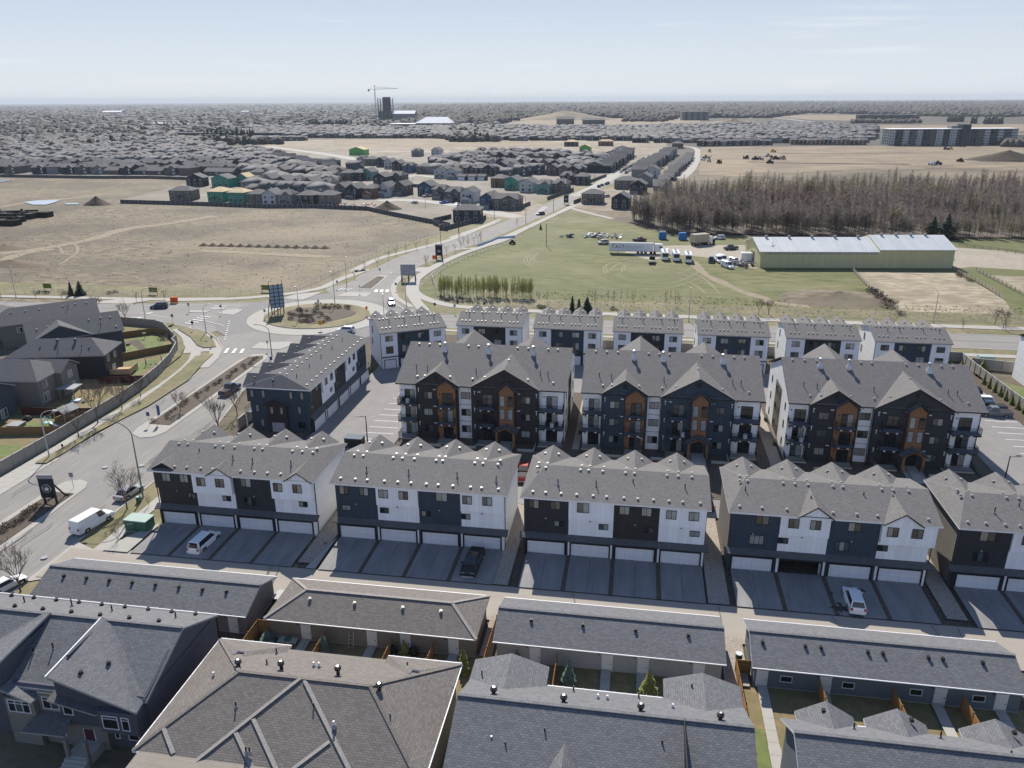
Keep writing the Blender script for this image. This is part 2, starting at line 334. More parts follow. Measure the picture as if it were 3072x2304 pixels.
def ribbon(mb, pts, w, z, m, thick=None):
    """a strip of width w (number or list) along a line"""
    P = [Vector((p[0], p[1])) for p in pts]; L = []; R = []
    if not thick: LZ[0] += .0008; z = LZ[0]
    for i, p in enumerate(P):
        d = (P[min(i+1, len(P)-1)]-P[max(i-1, 0)]).normalized(); nrm = Vector((-d.y, d.x)); ww = (w[i % len(w)] if hasattr(w, '__len__') else w)/2
        L.append(p+nrm*ww); R.append(p-nrm*ww)
    for i in range(len(P)-1):
        q = [R[i], R[i+1], L[i+1], L[i]]
        if thick: mb.prism([tuple(a) for a in q], z-thick, z, m, bottom=False)
        else: mb.poly([(a.x, a.y, z) for a in q], m)
    return mb
def smooth(pts, n=4):
    """Catmull-Rom through the points"""
    P = [Vector(p) for p in pts]; out = []
    for i in range(len(P)-1):
        a, b, c, d = P[max(i-1, 0)], P[i], P[i+1], P[min(i+2, len(P)-1)]
        for k in range(n):
            t = k/n; out.append(tuple(.5*((2*b)+(c-a)*t+(2*a-5*b+4*c-d)*t*t+(3*b-a-3*c+d)*t**3)))
    out.append(tuple(P[-1])); return out
LZ = [0.0]
def ellipse(cx, cy, rx, ry, n=48, a0=0, a1=2*math.pi): return [(cx+rx*math.cos(a0+(a1-a0)*i/n), cy+ry*math.sin(a0+(a1-a0)*i/n)) for i in range(n if a1-a0 > 6.2 else n+1)]
def sheet(name, polys, z, m, uv=False):
    mb = MB()
    for p in polys:
        if z > 0: LZ[0] += .001; z = LZ[0]
        a = sum(p[i][0]*p[(i+1) % len(p)][1]-p[(i+1) % len(p)][0]*p[i][1] for i in range(len(p)))
        mb.poly([(x, y, z) for x, y in (p if a > 0 else p[::-1])], m)
    return mb.build(name, kind='structure', uv=uv)

# ================================================================== THE SETTING
R_ = lambda x0, y0, x1, y1: [(x0, y0), (x1, y0), (x1, y1), (x0, y1)]
far = []
for i in range(64):
    a = 2*math.pi*i/64; far.append((32000*math.cos(a), 32000*math.sin(a)))
sheet('ground', [far], -.06, 'far_land')
sheet('dry_field', [[(-1400, -200), (700, -200), (700, 900), (-300, 640), (-1400, 640)]], 0, 'dry_grass')
def lay(): LZ[0] += .003; return LZ[0]
sheet('quarter_ground', [GP(Q1, (1000, 888), (1300, 893), (1700, 905), (2212, 925))+GP(Q2, (1300, 1295), (1500, 1340), (1900, 1420), (2212, 1480))+GP(T2, (150, 400), (330, 410), (600, 300), (1000, 90), (0, 60))+GP(Q2, (0, 560))+GP(Q1, (1900, 480), (1730, 690), (1400, 760), (1000, 860))], lay(), 'quarter_ground')
sheet('suburb_ground', [GP(Q1, (-900, 660), (0, 664), (1250, 672), (1720, 700), (1980, 600), (1900, 430), (1500, 362), (700, 330), (0, 362), (-900, 380))], lay(), 'suburb_ground')
# pasture with the trucks, to the right of the avenue
past = GP(T1, (655, 520), (640, 470), (700, 400), (800, 300), (960, 220), (1200, 145)) + GP(ZB, (1090, 1035), (1260, 1000), (1600, 985), (1960, 1000)) + GP(ZC, (0, 1045), (540, 1050), (1600, 1060), (2212, 1070)) + [(230, 340), (230, 222)] + [(60, 222), (-40, 221), (-55, 224)]
sheet('pasture', [past], lay(), 'pasture')
sheet('grassy_slope', [GP(T2, (320, 480), (560, 365), (800, 420), (1000, 470), (1000, 484), (780, 480), (520, 490))], lay(), 'pasture')
sheet('paddock', [GP(ZC, (1165, 1270), (1790, 1275), (2080, 1430)) + GP(ZF, (2150, 290), (1500, 318), (1390, 260), (1240, 110))], lay(), 'straw')
sheet('paddock', [GP(ZC, (1990, 1290), (2212, 1300), (2212, 1400))], lay(), 'straw')
sheet('yard_gravel', [GP(ZC, (-60, 1110), (160, 1105), (500, 1105), (560, 1250), (440, 1240), (330, 1210), (240, 1180), (60, 1165), (-100, 1200), (-260, 1150), (-240, 1110)), GP(ZC, (1790, 1120), (2100, 1140), (2212, 1160), (2212, 1260), (1900, 1240), (1770, 1250))], lay(), 'gravel_lot')
tr = MB(); z = lay()
ribbon(tr, smooth(GP(ZC, (150, 1200), (230, 1280), (330, 1330), (460, 1390), (620, 1440)) + GP(ZF, (640, 220), (900, 250))), [3.2+.8*math.sin(i) for i in range(21)], z, 'dirt_track')
tr.build('dirt_track', kind='structure', uv=False)
tr = MB(); z = lay()
for ring in (((1190, 1130), (1150, 1170), (1210, 1220), (1330, 1240)), ((1230, 1120), (1190, 1170), (1260, 1210)), ((1660, 1230), (1720, 1190), (1850, 1180)), ((1640, 1250), (1640, 1200), (1780, 1160), (1900, 1170)),
             ((1700, 1250), (1780, 1290), (1960, 1310), (2100, 1290), (2212, 1230)), ((1500, 1290), (1640, 1340), (1850, 1350), (2060, 1330), (2212, 1270)), ((1560, 1270), (1720, 1320), (1900, 1330), (2080, 1310)), ((1290, 1130), (1420, 1150), (1520, 1140)), ((1380, 1270), (1560, 1330), (1760, 1365)),
             ((1740, 1240), (1760, 1200), (1900, 1190), (1950, 1220)), ((1880, 1230), (1960, 1260), (2080, 1250), (2150, 1220))):
    L = smooth(GP(ZB, *ring), 8)
    for off in (0, 1.7):
        ribbon(tr, [(x+off*.5, y+off) for x, y in L], .45, z, 'tyre_track')
for ring in (((0, 20), (120, 60), (260, 110), (330, 170)), ((60, 10), (200, 60), (300, 130)), ((0, 60), (160, 110), (240, 170))):
    L = smooth(GP(ZF, *ring), 6)
    for off in (0, 1.7): ribbon(tr, [(x, y+off) for x, y in L], .4, z, 'tyre_track')
tr.build('tyre_track', kind='structure', uv=False)
tr = MB(); z = lay()
for ring, w in ((((0, 1130), (300, 1090), (560, 1040), (760, 980), (1000, 950), (1300, 900)), 7), (((230, 1050), (420, 1060), (470, 1110), (400, 1170), (360, 1190)), 1.2), (((100, 1060), (330, 1080), (380, 1130)), 1.0), (((0, 1180), (130, 1130), (330, 1100)), 5),
                (((0, 850), (200, 815), (480, 790), (620, 770)), 5), (((1200, 1110), (1600, 1130), (2000, 1150)), 5)):
    L = smooth(GP(ZA, *ring), 6); ribbon(tr, L, [w*(.7+.5*RND.random()) for _ in L], z, 'dirt_track')
tr.build('dirt_track', kind='structure', uv=False)
# boulevard grass beside the walks
SWK = [(-97.5, 60), (-97, 120), (-97.5, 140), (-99, 152), (-104.5, 165), (-112, 176), (-123, 182)]
b = MB(); z = lay()
for p in (R_(-97.4, 40, -91.5, 121), [(-98, 121), (-90.6, 121), (-90.5, 142), (-92, 156), (-98.5, 170), (-106, 178), (-118, 183), (-118, 187), (-140, 187), (-140, 180), (-121, 179), (-112, 171), (-104, 160), (-99.5, 145)],
          [(-400, 203), (-60, 203), (-60, 222), (-400, 222)], R_(-50, 178, 400, 190), R_(-50, 200, 400, 223), R_(-71.4, 60, -62.5, 133),
          [(-110, 204), (-95, 218), (-98, 226), (-97, 240), (-99, 262), (-97, 300), (-88, 330), (-80, 350), (-66, 420), (-40, 560), (-25, 640), (20, 640), (-20, 520), (-38, 430), (-57, 330), (-68, 290), (-71, 262), (-70, 240), (-66, 226), (-40, 205), (-60, 190)]):
    a = sum(p[i][0]*p[(i+1) % len(p)][1]-p[(i+1) % len(p)][0]*p[i][1] for i in range(len(p)))
    z += .0005; b.poly([(x, y, z) for x, y in (p if a > 0 else p[::-1])], 'boulevard')
b.build('boulevard_grass', kind='structure', uv=False); LZ[0] = z
# the housing site: ground between the rows
sheet('site_ground', [[(-70, 104), (-70, 183), (74, 183), (74, 60), (-40, 60), (-40, 101), (-62, 101)], R_(-68, 59, -39, 66)], lay(), 'mulch')
sheet('garden_ground', [R_(-38, 55, 60, 66.5)], lay(), 'yard_brown')
# roads
z = lay()
mb = MB()
mb.poly([(-400, 177, z), (-190, 181, z), (-138, 183.5, z), (-118, 181.5, z), (-106, 176.3, z), (-84.5, 195.5, z), (-105, 209, z), (-118.7, 205.2, z), (-150, 199.8, z), (-183, 197.8, z), (-400, 193, z)], 'asphalt_x')
mb.poly([(x, 189 if i < 2 else 201.5, z) for i, x in enumerate((-64, 400, 400, -64))], 'asphalt_x')
mb.build('road', kind='structure', uv=False)
z = lay(); ring = ellipse(-84.5, 195.5, 26.5, 26.5)
sheet('roundabout', [ring], z, 'asphalt_lane')
z = lay()
sheet('road', [[(-91.7, 20), (-71.4, 20), (-71.8, 97), (-73.4, 120), (-75.8, 131.5), (-77.2, 137), (-78.7, 151), (-79, 160), (-74, 172), (-84, 180), (-95, 178), (-102, 173), (-98.5, 169), (-95.6, 164.5), (-93.2, 158), (-92.3, 150), (-91, 140), (-90.9, 127), (-92, 108)]], z, 'asphalt')
NEW = [(-87, 216), (-93.9, 225), (-94.2, 230), (-90.7, 234.5), (-90.2, 241), (-90.6, 250), (-89.3, 261), (-87.7, 277), (-84.4, 295.3), (-77, 320.1), (-69.9, 341.9), (-62.2, 379.4), (-53.2, 432.8), (-39.7, 507.5), (-31.5, 547.3), (-17.6, 646.4), (-1.9, 785.5), (25, 1041)]
NEE = [(-66, 212), (-69.1, 217.4), (-72.9, 227.8), (-74.6, 234.2), (-76.3, 246.9), (-76.1, 261.2), (-74.6, 272.7), (-72.2, 286.9), (-68.9, 299), (-62.8, 318), (-57.2, 344.6), (-47.6, 396.2), (-39.9, 439), (-25.9, 521.4), (-17, 578.1), (-7.5, 638.1), (10.5, 800), (34, 1041)]
z = lay(); sheet('avenue', [NEW + NEE[::-1]], z, 'asphalt')
# side streets in the new quarter
z = lay(); mb = MB()
for L, w in ((GP(T2, (330, 400), (240, 385), (150, 365), (40, 345), (-60, 330), (-150, 322), (-260, 318), (-330, 325)), 11), (GP(T2, (600, 300), (680, 262), (740, 225), (810, 180)), 9), (GP(T2, (560, 352), (640, 375), (775, 408)), 3.0), (GP(T2, (1100, 215), (1150, 170), (1180, 110), (1175, 75), (1120, 62), (1050, 60)), 7),
             (GP(Q2, (1700, 930), (1850, 910), (2050, 930), (2212, 945)), 8), (GP(Q2, (180, 590), (430, 620), (700, 655), (1000, 700), (1180, 735)), 14), (GP(Q2, (1290, 650), (1700, 645), (2212, 640)), 9), (GP(Q3, (800, 520), (960, 480), (1200, 465), (1500, 468), (1840, 470)), 9), (GP(Q3, (1570, 610), (1700, 540), (1840, 490)), 7)):
    ribbon(mb, smooth(L), w, z, 'concrete')
mb.build('side_street', kind='structure', uv=False)
# farm road at the right behind the pasture and dirt lots
sheet('building_site', [GP(Q2, (0, 520), (2212, 500), (2212, 660), (1290, 680), (1100, 640), (0, 600)) , GP(Q3, (0, 420), (2212, 430), (2212, 560), (1500, 640), (1000, 600), (0, 520))], lay(), 'building_site')
sheet('building_site', [GP(T2, (60, 390), (330, 410), (440, 340), (350, 305), (200, 330), (0, 300)), GP(T2, (560, 350), (640, 280), (900, 250), (900, 380), (700, 370))], lay(), 'building_site')
z = lay(); mb = MB()
for L, w in ((GP(T2, (330, 400), (240, 385), (150, 365), (40, 345), (-60, 330)), 10), (GP(Q2, (180, 590), (430, 620), (700, 655), (1000, 700), (1180, 735)), 14), (GP(Q2, (1290, 650), (1700, 645), (2212, 640)), 9), (GP(Q3, (800, 520), (960, 480), (1200, 465), (1500, 468), (1840, 470)), 9)):
    ribbon(mb, smooth(L), w, z, 'concrete')
mb.build('side_street', kind='structure', uv=False)
sheet('earthworks', [GP(ZC, (210, 500), (500, 495), (1300, 490), (1700, 500), (2212, 480), (2212, 640), (1500, 625), (900, 650), (500, 680), (200, 670)), GP(ZC, (700, 300), (1190, 300), (1190, 335), (900, 330), (690, 310)), GP(ZC, (1150, 365), (2212, 355), (2212, 400), (1250, 395)), GP(ZC, (20, 365), (400, 330), (700, 345), (560, 368))], lay(), 'earthwork')
z = lay(); mb = MB()
for L, w in ((GP(ZC, (300, 560), (900, 565), (1500, 560), (2212, 545)), 9), (GP(ZC, (400, 520), (1200, 525), (1900, 520)), 6), (GP(ZC, (500, 640), (1100, 628), (1600, 630)), 10)):
    ribbon(mb, smooth(L), [w*(.6+.7*RND.random()) for _ in smooth(L)], z, 'dirt_track')
for L, w in ((GP(ZC, (500, 590), (900, 600), (1500, 605)), 14), (GP(ZC, (700, 540), (1500, 535)), 9), (GP(ZC, (1950, 580), (2212, 590)), 30)):
    ribbon(mb, smooth(L), [w*(.6+.7*RND.random()) for _ in smooth(L)], z, 'soil')
mb.build('haul_road', kind='structure', uv=False)
sheet('earthworks', [GP(ZB, (0, 440), (690, 430), (1000, 440), (1400, 460), (1400, 480), (600, 490), (0, 480)), GP(ZB, (1000, 345), (1400, 300), (2212, 310), (2212, 355), (1800, 350), (1300, 365))], lay(), 'earthwork')
# the pale strip of road and field edges far out
mb = MB(); z = lay()
ribbon(mb, GP(ZC, (670, 316), (1100, 365)), 14, z, 'concrete'); ribbon(mb, GP(ZA, (600, 342), (840, 340)), 70, z, 'building_site')
ribbon(mb, GP(ZA, (880, 372), (2212, 360)), 26, z, 'concrete'); ribbon(mb, GP(ZB, (0, 350), (560, 346)), 30, z, 'concrete')
mb.build('far_road', kind='structure', uv=False)
# walks
z = lay(); mb = MB()
ribbon(mb, smooth([(-94.9, 20), (-94.9, 112), (-94.6, 126), (-95.3, 142), (-97.5, 154), (-101, 162)]), 2.2, z, 'concrete_walk')
mb.poly([(x, y, z) for x, y in ((-96.8, 60), (-91.7, 60), (-91.7, 103.5), (-95.6, 103.5))], 'concrete_walk')
mb.build('sidewalk', kind='structure')
z = lay(); mb = MB()
ribbon(mb, smooth([(-100.5, 160), (-103.3, 165), (-108.5, 172.6), (-115, 179)]), 4.6, z, 'concrete')
ribbon(mb, smooth([(-101.5, 162.5), (-96.5, 163)]), 3.4, z, 'concrete')
mb.build('sidewalk', kind='structure', uv=False)
z = lay(); mb = MB()
ribbon(mb, [(-400, 200.5), (-187, 204), (-141, 206.8), (-120, 210.5)], 2.6, z, 'concrete_walk')
mb.build('sidewalk', kind='structure')
z = lay(); mb = MB()
ribbon(mb, smooth(GP(ZD, (1000, 205), (1500, 190), (1900, 140), (2050, 80), (2212, 20)) + GP(T1, (230, 350), (380, 275), (500, 240), (640, 205), (780, 170), (900, 130), (1150, 30))), 3.0, z, 'concrete')
ribbon(mb, smooth([(-56, 200.5), (-58, 206), (-62, 214), (-68, 228), (-70.5, 243), (-70.3, 258), (-68.5, 275), (-65.5, 290), (-61, 305), (-55, 322), (-52, 345), (-43, 396), (-36, 437)]), 3.2, z, 'concrete')
ribbon(mb, smooth([(-70.5, 243), (-66, 226), (-56, 214.5), (-45, 210), (-20, 208.6), (60, 208.4), (400, 208)]), 3.2, z, 'concrete')
ribbon(mb, [(66, 183.5), (400, 183.5)], 2.4, z, 'concrete'); ribbon(mb, [(-50, 186.4), (66, 186.4)], 1.6, z, 'concrete')
ribbon(mb, [(-67.2, 50), (-67.2, 100)], 1.8, z, 'concrete')
ribbon(mb, GP(T2, (20, 555), (150, 545), (300, 478), (600, 345)), 2.6, z, 'concrete')
ribbon(mb, GP(T2, (0, 500), (130, 455), (240, 410)), 2.4, z, 'concrete')
mb.build('sidewalk', kind='structure', uv=False)
z = lay(); mb = MB()
for p in ([(-157, 199.8), (-144, 200.7), (-140, 206), (-150, 206)], [(-94, 223), (-101, 219), (-103, 213), (-96, 212)]): z += .001; mb.poly([(x, y, z) for x, y in p], 'concrete')
for p in (GP(T1, (600, 350), (640, 325), (735, 322), (690, 355)), GP(T2, (395, 395), (430, 385), (470, 350), (440, 350)), [(-71.6, 71), (-66, 74), (-61, 76.5), (-61, 78.6), (-68, 79), (-71.6, 80.5)]): z += .001; LZ[0] = z; mb.poly([(x, y, z) for x, y in p], 'concrete')
mb.build('pavement_pad', kind='structure', uv=False)
# kerbs as real steps along the road edges
mb = MB()
def kerb(L, w=.32, h=.13, m='concrete'): ribbon(mb, L, w, h, m, thick=h+.05)
kerb(NEW[1:14]); kerb(NEE[1:14]); kerb([(-91.9, 20), (-92.2, 108), (-91.1, 127), (-91.2, 140), (-92.5, 150), (-93.4, 158), (-95.8, 164.6), (-100.5, 171), (-106, 176.4), (-112.6, 180.6), (-118, 181.6), (-138, 183.7), (-190, 181.2), (-400, 177)])
kerb([(-71.2, 20), (-71.6, 97), (-73.2, 120), (-75.6, 131.5), (-77, 137), (-78.4, 151), (-78.8, 160)]); kerb([(-400, 193), (-183, 197.9), (-150, 199.9), (-118.7, 205.3), (-105, 208.5), (-100, 213), (-94.5, 218)])
kerb([(-48, 189), (400, 189)]); kerb([(400, 201.6), (-48, 201.6), (-54.5, 203), (-61, 207.4), (-66, 212)])
mb.build('kerb', kind='structure', uv=False)
# wide concrete gutters that read as pale bands along the avenue and the curve
z = lay(); mb = MB()
ribbon(mb, [(-92.6, 150), (-94, 157), (-97, 163.8), (-101.5, 169.5), (-106.5, 174.2)], 2.4, z, 'concrete')
ribbon(mb, [(-62, 208.5), (-69.6, 218.4), (-73.4, 228), (-75.2, 235), (-76.8, 247), (-76.3, 260)], 1.8, z, 'concrete')
mb.build('gutter', kind='structure', uv=False)
# roundabout island, apron, splitters
mb = MB(); mb.prism(ellipse(-84.5, 195.5, 18.6, 18.6, 64), 0.0, .16, 'concrete', bottom=False); mb.build('roundabout_apron', kind='structure', uv=False)
mb = MB(); mb.prism(ellipse(-84.8, 195.6, 14.2, 13.2, 56), .1, .34, 'concrete', top='boulevard', bottom=False); mb.build('roundabout_island', kind='structure', uv=False)
mb = MB(); mb.prism([(-84.5+9.2*math.cos(a)*(1+.12*math.sin(3*a)), 196+8.6*math.sin(a)*(1+.1*math.cos(5*a))) for a in (i*math.pi/16 for i in range(32))], .3, .40, 'mulch', bottom=False); mb.build('planting_bed', kind='structure', uv=False)
def island(name, outer, bed=None):
    mb = MB(); mb.prism(outer, 0, .17, 'concrete', bottom=False)
    if bed: mb.prism(bed, .15, .24, 'mulch', bottom=False)
    mb.build(name, kind='structure', uv=False)
island('median', [(-82.9, 161.6), (-86.2, 160.6), (-87.3, 156), (-86.9, 142), (-86.6, 127), (-86.7, 117), (-86, 114.4), (-83.6, 113), (-81.5, 113.8), (-80.6, 116), (-80.8, 130), (-81.3, 148), (-81.6, 158)],
       [(-83.3, 159.9), (-86.3, 158.6), (-86.4, 150), (-85.9, 130), (-85.6, 119), (-81.6, 119), (-81.8, 132), (-82.3, 150), (-82.5, 158)])
island('median', [(-80.6, 94.6), (-81.5, 96.4), (-83.2, 97), (-84.9, 96.2), (-85.6, 94), (-85.9, 20), (-79.4, 20), (-79.7, 80)], [(-81, 92.6), (-84.6, 92.6), (-84.9, 20), (-80.6, 20)])
island('splitter_island', GP(T1, (255, 462), (350, 465), (395, 430), (455, 378), (400, 373), (375, 383)), GP(T1, (268, 457), (345, 459), (385, 427), (432, 385), (385, 383)))
island('splitter_island', GP(T3, (395, 180), (490, 188), (548, 158), (510, 152), (450, 156)))
island('splitter_island', GP(T3, (225, 172), (320, 175), (357, 163), (240, 160)))
island('splitter_island', GP(T3, (590, 385), (760, 390), (835, 365), (835, 345), (640, 350)))
island('splitter_island', GP(T1, (130, 508), (315, 512), (352, 485), (190, 480)))
# paint
z = lay(); mb = MB()
def bar_(t, a, b, w):
    A, B = GP(t, a, b); ribbon(mb, [A, B], w, z, 'road_paint')
for a, b in (((440, 413), (460, 384)), ((485, 414), (505, 386)), ((532, 414), (548, 388))): bar_(T3, a, b, .7)
for y0 in (232, 222, 212, 202, 192): bar_(T3, (205+(232-y0)*2.3, y0+3), (262+(232-y0)*2.3, y0+11), .5)
for y0 in (137, 145, 153): bar_(T3, (380-(y0-137)*1.2, y0), (455-(y0-137)*1.2, y0), .5)
for x0 in (378, 413, 448): bar_(T1, (x0-2, 484), (x0+2, 466), 1.0)
for x0, y0 in ((130, 470), (158, 470), (190, 472)): bar_(T1, (x0, y0), (x0+35, y0-12), .5)
for i in range(9): bar_(T3, (439+i*3.2, 335-i*13.2), (440+i*3.2, 330-i*13.2), .35)
for i in range(9): bar_(T6, (185+i*9, 132+i*6.5), (190+i*9, 136+i*6.5), .3)
for i in range(14): bar_(Q6, (500+i*27, 470-i*4.2), (512+i*27, 468-i*4.2), .25)
for x in (-178, -170, -160, -150, -141): ribbon(mb, [(x, 190.3), (x+3.2, 190.4)], .15, z, 'road_paint')
for a, b in (((0, 190), (110, 205)), ((300, 218), (438, 254)), ((20, 178), (0, 176))): bar_(T3, a, b, .16)
for cx, cy in GP(ZL, (1730, 242), (1620, 292)): mb.poly([(cx-1.6, cy-.15, z), (cx+.6, cy-.15, z), (cx+.6, cy-.7, z), (cx+2, cy, z), (cx+.6, cy+.7, z), (cx+.6, cy+.15, z), (cx-1.6, cy+.15, z)], 'road_paint')
ribbon(mb, [(-60, 195.3), (400, 195.3)], .18, z, 'asphalt_lot')
mb.build('road_marking', kind='structure', uv=False)
z = lay(); mb = MB()
for x, y in GP(T5, (282, 903), (900, 317), (668, 328)) + GP(T6, (350, 140)): mb.prism(ellipse(x, y, .42, .42, 14), z-.01, z+.004, 'trim_grey', bottom=False)
mb.build('manhole_cover', kind='structure', uv=False)
# alley and lots
z = lay()
sheet('alley', [R_(-71, 72.2, 90, 78.8), R_(-66.5, 77, -61.5, 79.4)], z, 'alley_paving')
sheet('parking_lot', [R_(-54.6, 104.5, -43.6, 165), R_(-43.7, 104.5, -39, 146), R_(-54.6, 146, 66, 163)], lay(), 'asphalt_lot')
sheet('parking_lot', [R_(-44, 99.2, 58, 104.5)], lay(), 'asphalt_lot')
sheet('parking_lot', [R_(-14.9, 99.2, -13.3, 117), R_(56.5, 99.2, 69.2, 152), R_(58, 119, 69.2, 165)], lay(), 'asphalt_lot')
z = lay(); mb = MB()
for y in (118.1, 120.8, 123.4, 126.3, 129.1, 131.9, 134.9, 137.7, 140.5): ribbon(mb, [(-45.6, y), (-40.4, y+.1)], .16, z, 'road_paint')
for y in (142.3, 139.4, 136.7, 133.9, 131, 128.1, 125): ribbon(mb, [(63.6, y), (69, y)], .16, z, 'road_paint')
mb.build('parking_line', kind='structure', uv=False)
z = lay(); mb = MB(); ribbon(mb, [(-40.2, 116), (-40.2, 142)], .3, .13, 'concrete', thick=.15); ribbon(mb, [(56.4, 108), (56.4, 127)], .2, .13, 'concrete', thick=.15); ribbon(mb, [(69.3, 104), (69.3, 150)], .25, .13, 'concrete', thick=.15)
mb.build('kerb', kind='structure', uv=False)
# stony strips beside the apartment blocks
z = lay(); sheet('stone_strip', [R_(20.8, 112, 24.8, 146), R_(-11.3, 112, -7.7, 146), R_(54, 108, 56.3, 146)], z, 'mulch')
z = lay(); sheet('stone_strip', [R_(22.7, 116, 24.6, 146), R_(-9, 119, -7.9, 142), R_(-15.3, 79, -13.3, 99), R_(10.2, 79, 12.6, 99), R_(-40.3, 80, -37.8, 99), R_(36.3, 80, 38.5, 99)], z, 'gravel')
sheet('stone_strip', [R_(10.8, 65.6, 13.2, 73.2), R_(-14.2, 66, -12.9, 73)], lay(), 'gravel')
# concrete paths in the gardens behind the garages
z = lay(); mb = MB()
for x in (-33.2, -25.8, -22, -16.9, -8.3, -1, 2.6, 8.1): ribbon(mb, [(x, 57.5), (x, 66)], 1.0, z, 'concrete_walk')
for x in (14.4, 20.2, 30.6, 36.2): ribbon(mb, [(x, 55.5), (x, 65.9)], 1.0, z, 'concrete_walk')
ribbon(mb, [(14.4, 48), (14.4, 58)], 1.1, z, 'concrete_walk'); ribbon(mb, [(12.9, 48), (12.9, 50)], 1.1, z, 'concrete_walk')
mb.build('garden_path', kind='structure')
sheet('lawn', [[(11.2, 46), (13.8, 46), (13.8, 60), (12.0, 60)], R_(-4.9, 57, 4.8, 59.6), R_(21, 56, 30, 58), [(-13.9, 50), (-12.9, 50), (-12.7, 62), (-14, 62)]], lay(), 'lawn')
sheet('lawn', [[(-67.5, 60), (-62, 70), (-65.9, 70), (-71, 62)]], lay(), 'lawn')
sheet('lawn', [GP(ZF, (1890, 665), (2212, 760), (2212, 880), (1990, 690))], lay(), 'lawn')
# back gardens of the houses on the left
sheet('back_garden', [[(-97.1, 85), (-97.1, 128), (-99.8, 145), (-106, 161), (-112, 170), (-121, 178.5), (-140, 181), (-140, 85)]], lay(), 'yard_brown')
sheet('back_garden', [GP(ZL, (1440, 590), (1700, 520), (1900, 520), (1960, 640), (1700, 690), (1430, 700)), GP(ZL, (1560, 850), (1900, 780), (1880, 830), (1600, 1000)), GP(ZL, (330, 1560), (700, 1520), (600, 1650), (100, 1659)), GP(ZD, (0, 1080), (150, 1100), (0, 1170))], lay(), 'lawn')
sheet('boulevard_grass', [GP(ZD, (1070, 380), (1130, 370), (1230, 410), (1290, 450), (1305, 490), (1230, 495), (1190, 480), (1150, 430)), GP(ZD, (1290, 530), (1230, 585), (1140, 690), (900, 845), (600, 1000), (400, 1125), (280, 1195), (210, 1193), (270, 1160), (400, 1090), (560, 995), (700, 905), (850, 815), (960, 738), (1090, 635), (1180, 548)), GP(ZD, (1078, 440), (1120, 490), (1090, 545), (950, 655), (1075, 500)), GP(ZD, (690, 325), (800, 322), (1060, 350), (1000, 372), (900, 355))], lay(), 'boulevard')
sheet('flower_bed', [GP(ZL, (1450, 600), (1640, 560), (1760, 690), (1680, 700), (1560, 620), (1450, 620))], lay(), 'mulch')
for t, pts, nm in ((ZA, ((140, 820), (230, 810), (370, 806), (330, 822), (280, 836), (200, 836)), 'puddle'), (ZA, ((390, 826), (480, 826), (470, 834), (400, 834)), 'puddle'), (ZA, ((0, 680), (80, 688), (0, 700)), 'puddle')):
    sheet('puddle', [GP(t, *pts)], lay(), 'water')
# driveways
def driveway(x, n=4, w=5.5, x1=None, y0=78.75, y1=86.6):
    z = lay(); mb = MB()
    for i in range(n):
        a = x+i*w+.25; b = x+(i+1)*w-.25
        for j in range(2):
            mb.poly([(a+.02+j*(b-a)/2, y0, z), (a+(j+1)*(b-a)/2-.02, y0, z), (a+(j+1)*(b-a)/2-.02, y1, z), (a+.02+j*(b-a)/2, y1, z)], 'driveway')
    mb.build('driveway', kind='structure', uv=False)
    m2 = MB()
    for i in range(1, n): m2.poly([(x+i*w-.25, y0, z-.002), (x+i*w+.25, y0, z-.002), (x+i*w+.25, y1, z-.002), (x+i*w-.25, y1, z-.002)], 'mulch')
    m2.build('planting_strip', kind='structure', uv=False)
for x in (-62.9, -37.4, -12.3, 13.1, 38.8): driveway(x, w=5.62)
sheet('driveway_apron', [[(-63, 78.75), (-66.6, 78.75), (-65.3, 82.5), (-62.9, 86.6)], [(-37.5, 78.75), (-38.8, 78.75), (-37.5, 86.4)]], lay(), 'concrete')
z = lay(); mb = MB()
for cx, cy, s in ((25.2, 80.2, 1.5), (27, 82.5, 1.1), (28.3, 84, .6), (26.3, 79, .9), (24.6, 83, .5)): z += .001; mb.poly([(cx+s*(.6+.5*math.sin(k*2.3+cx))*math.cos(k*.5236), cy+s*(.7+.4*math.cos(k*1.7))*math.sin(k*.5236)*.8, z) for k in range(12)], 'stain')
mb.build('oil_stain', kind='structure', uv=False)

rr = random.Random(8); mb = MB()
for k in range(26):
    x, y = rr.uniform(-90, -74), rr.uniform(70, 150); L = [(x+.3*math.sin(i*1.3+k)+.25*i*math.sin(k), y+i*1.6) for i in range(rr.randint(3, 7))]
    if all(-91 < a < -86.5 or -80 < a < -73.5 for a, b in L) or y < 110 and rr.random() < .0: ribbon(mb, L, .09, 0, 'tar')
for k in range(10):
    x, y = rr.uniform(-180, -125), rr.uniform(186, 196); ribbon(mb, [(x, y), (x+rr.uniform(3, 9), y+rr.uniform(-.5, .5))], .1, 0, 'tar')
for k in range(9):
    x = rr.uniform(-55, 55); ribbon(mb, [(x, 73.6+rr.uniform(0, 1)), (x+.3, 75), (x+rr.uniform(-.6, .6), 78.4)], .07, 0, 'tar')
mb.build('sealed_crack', kind='structure', uv=False)
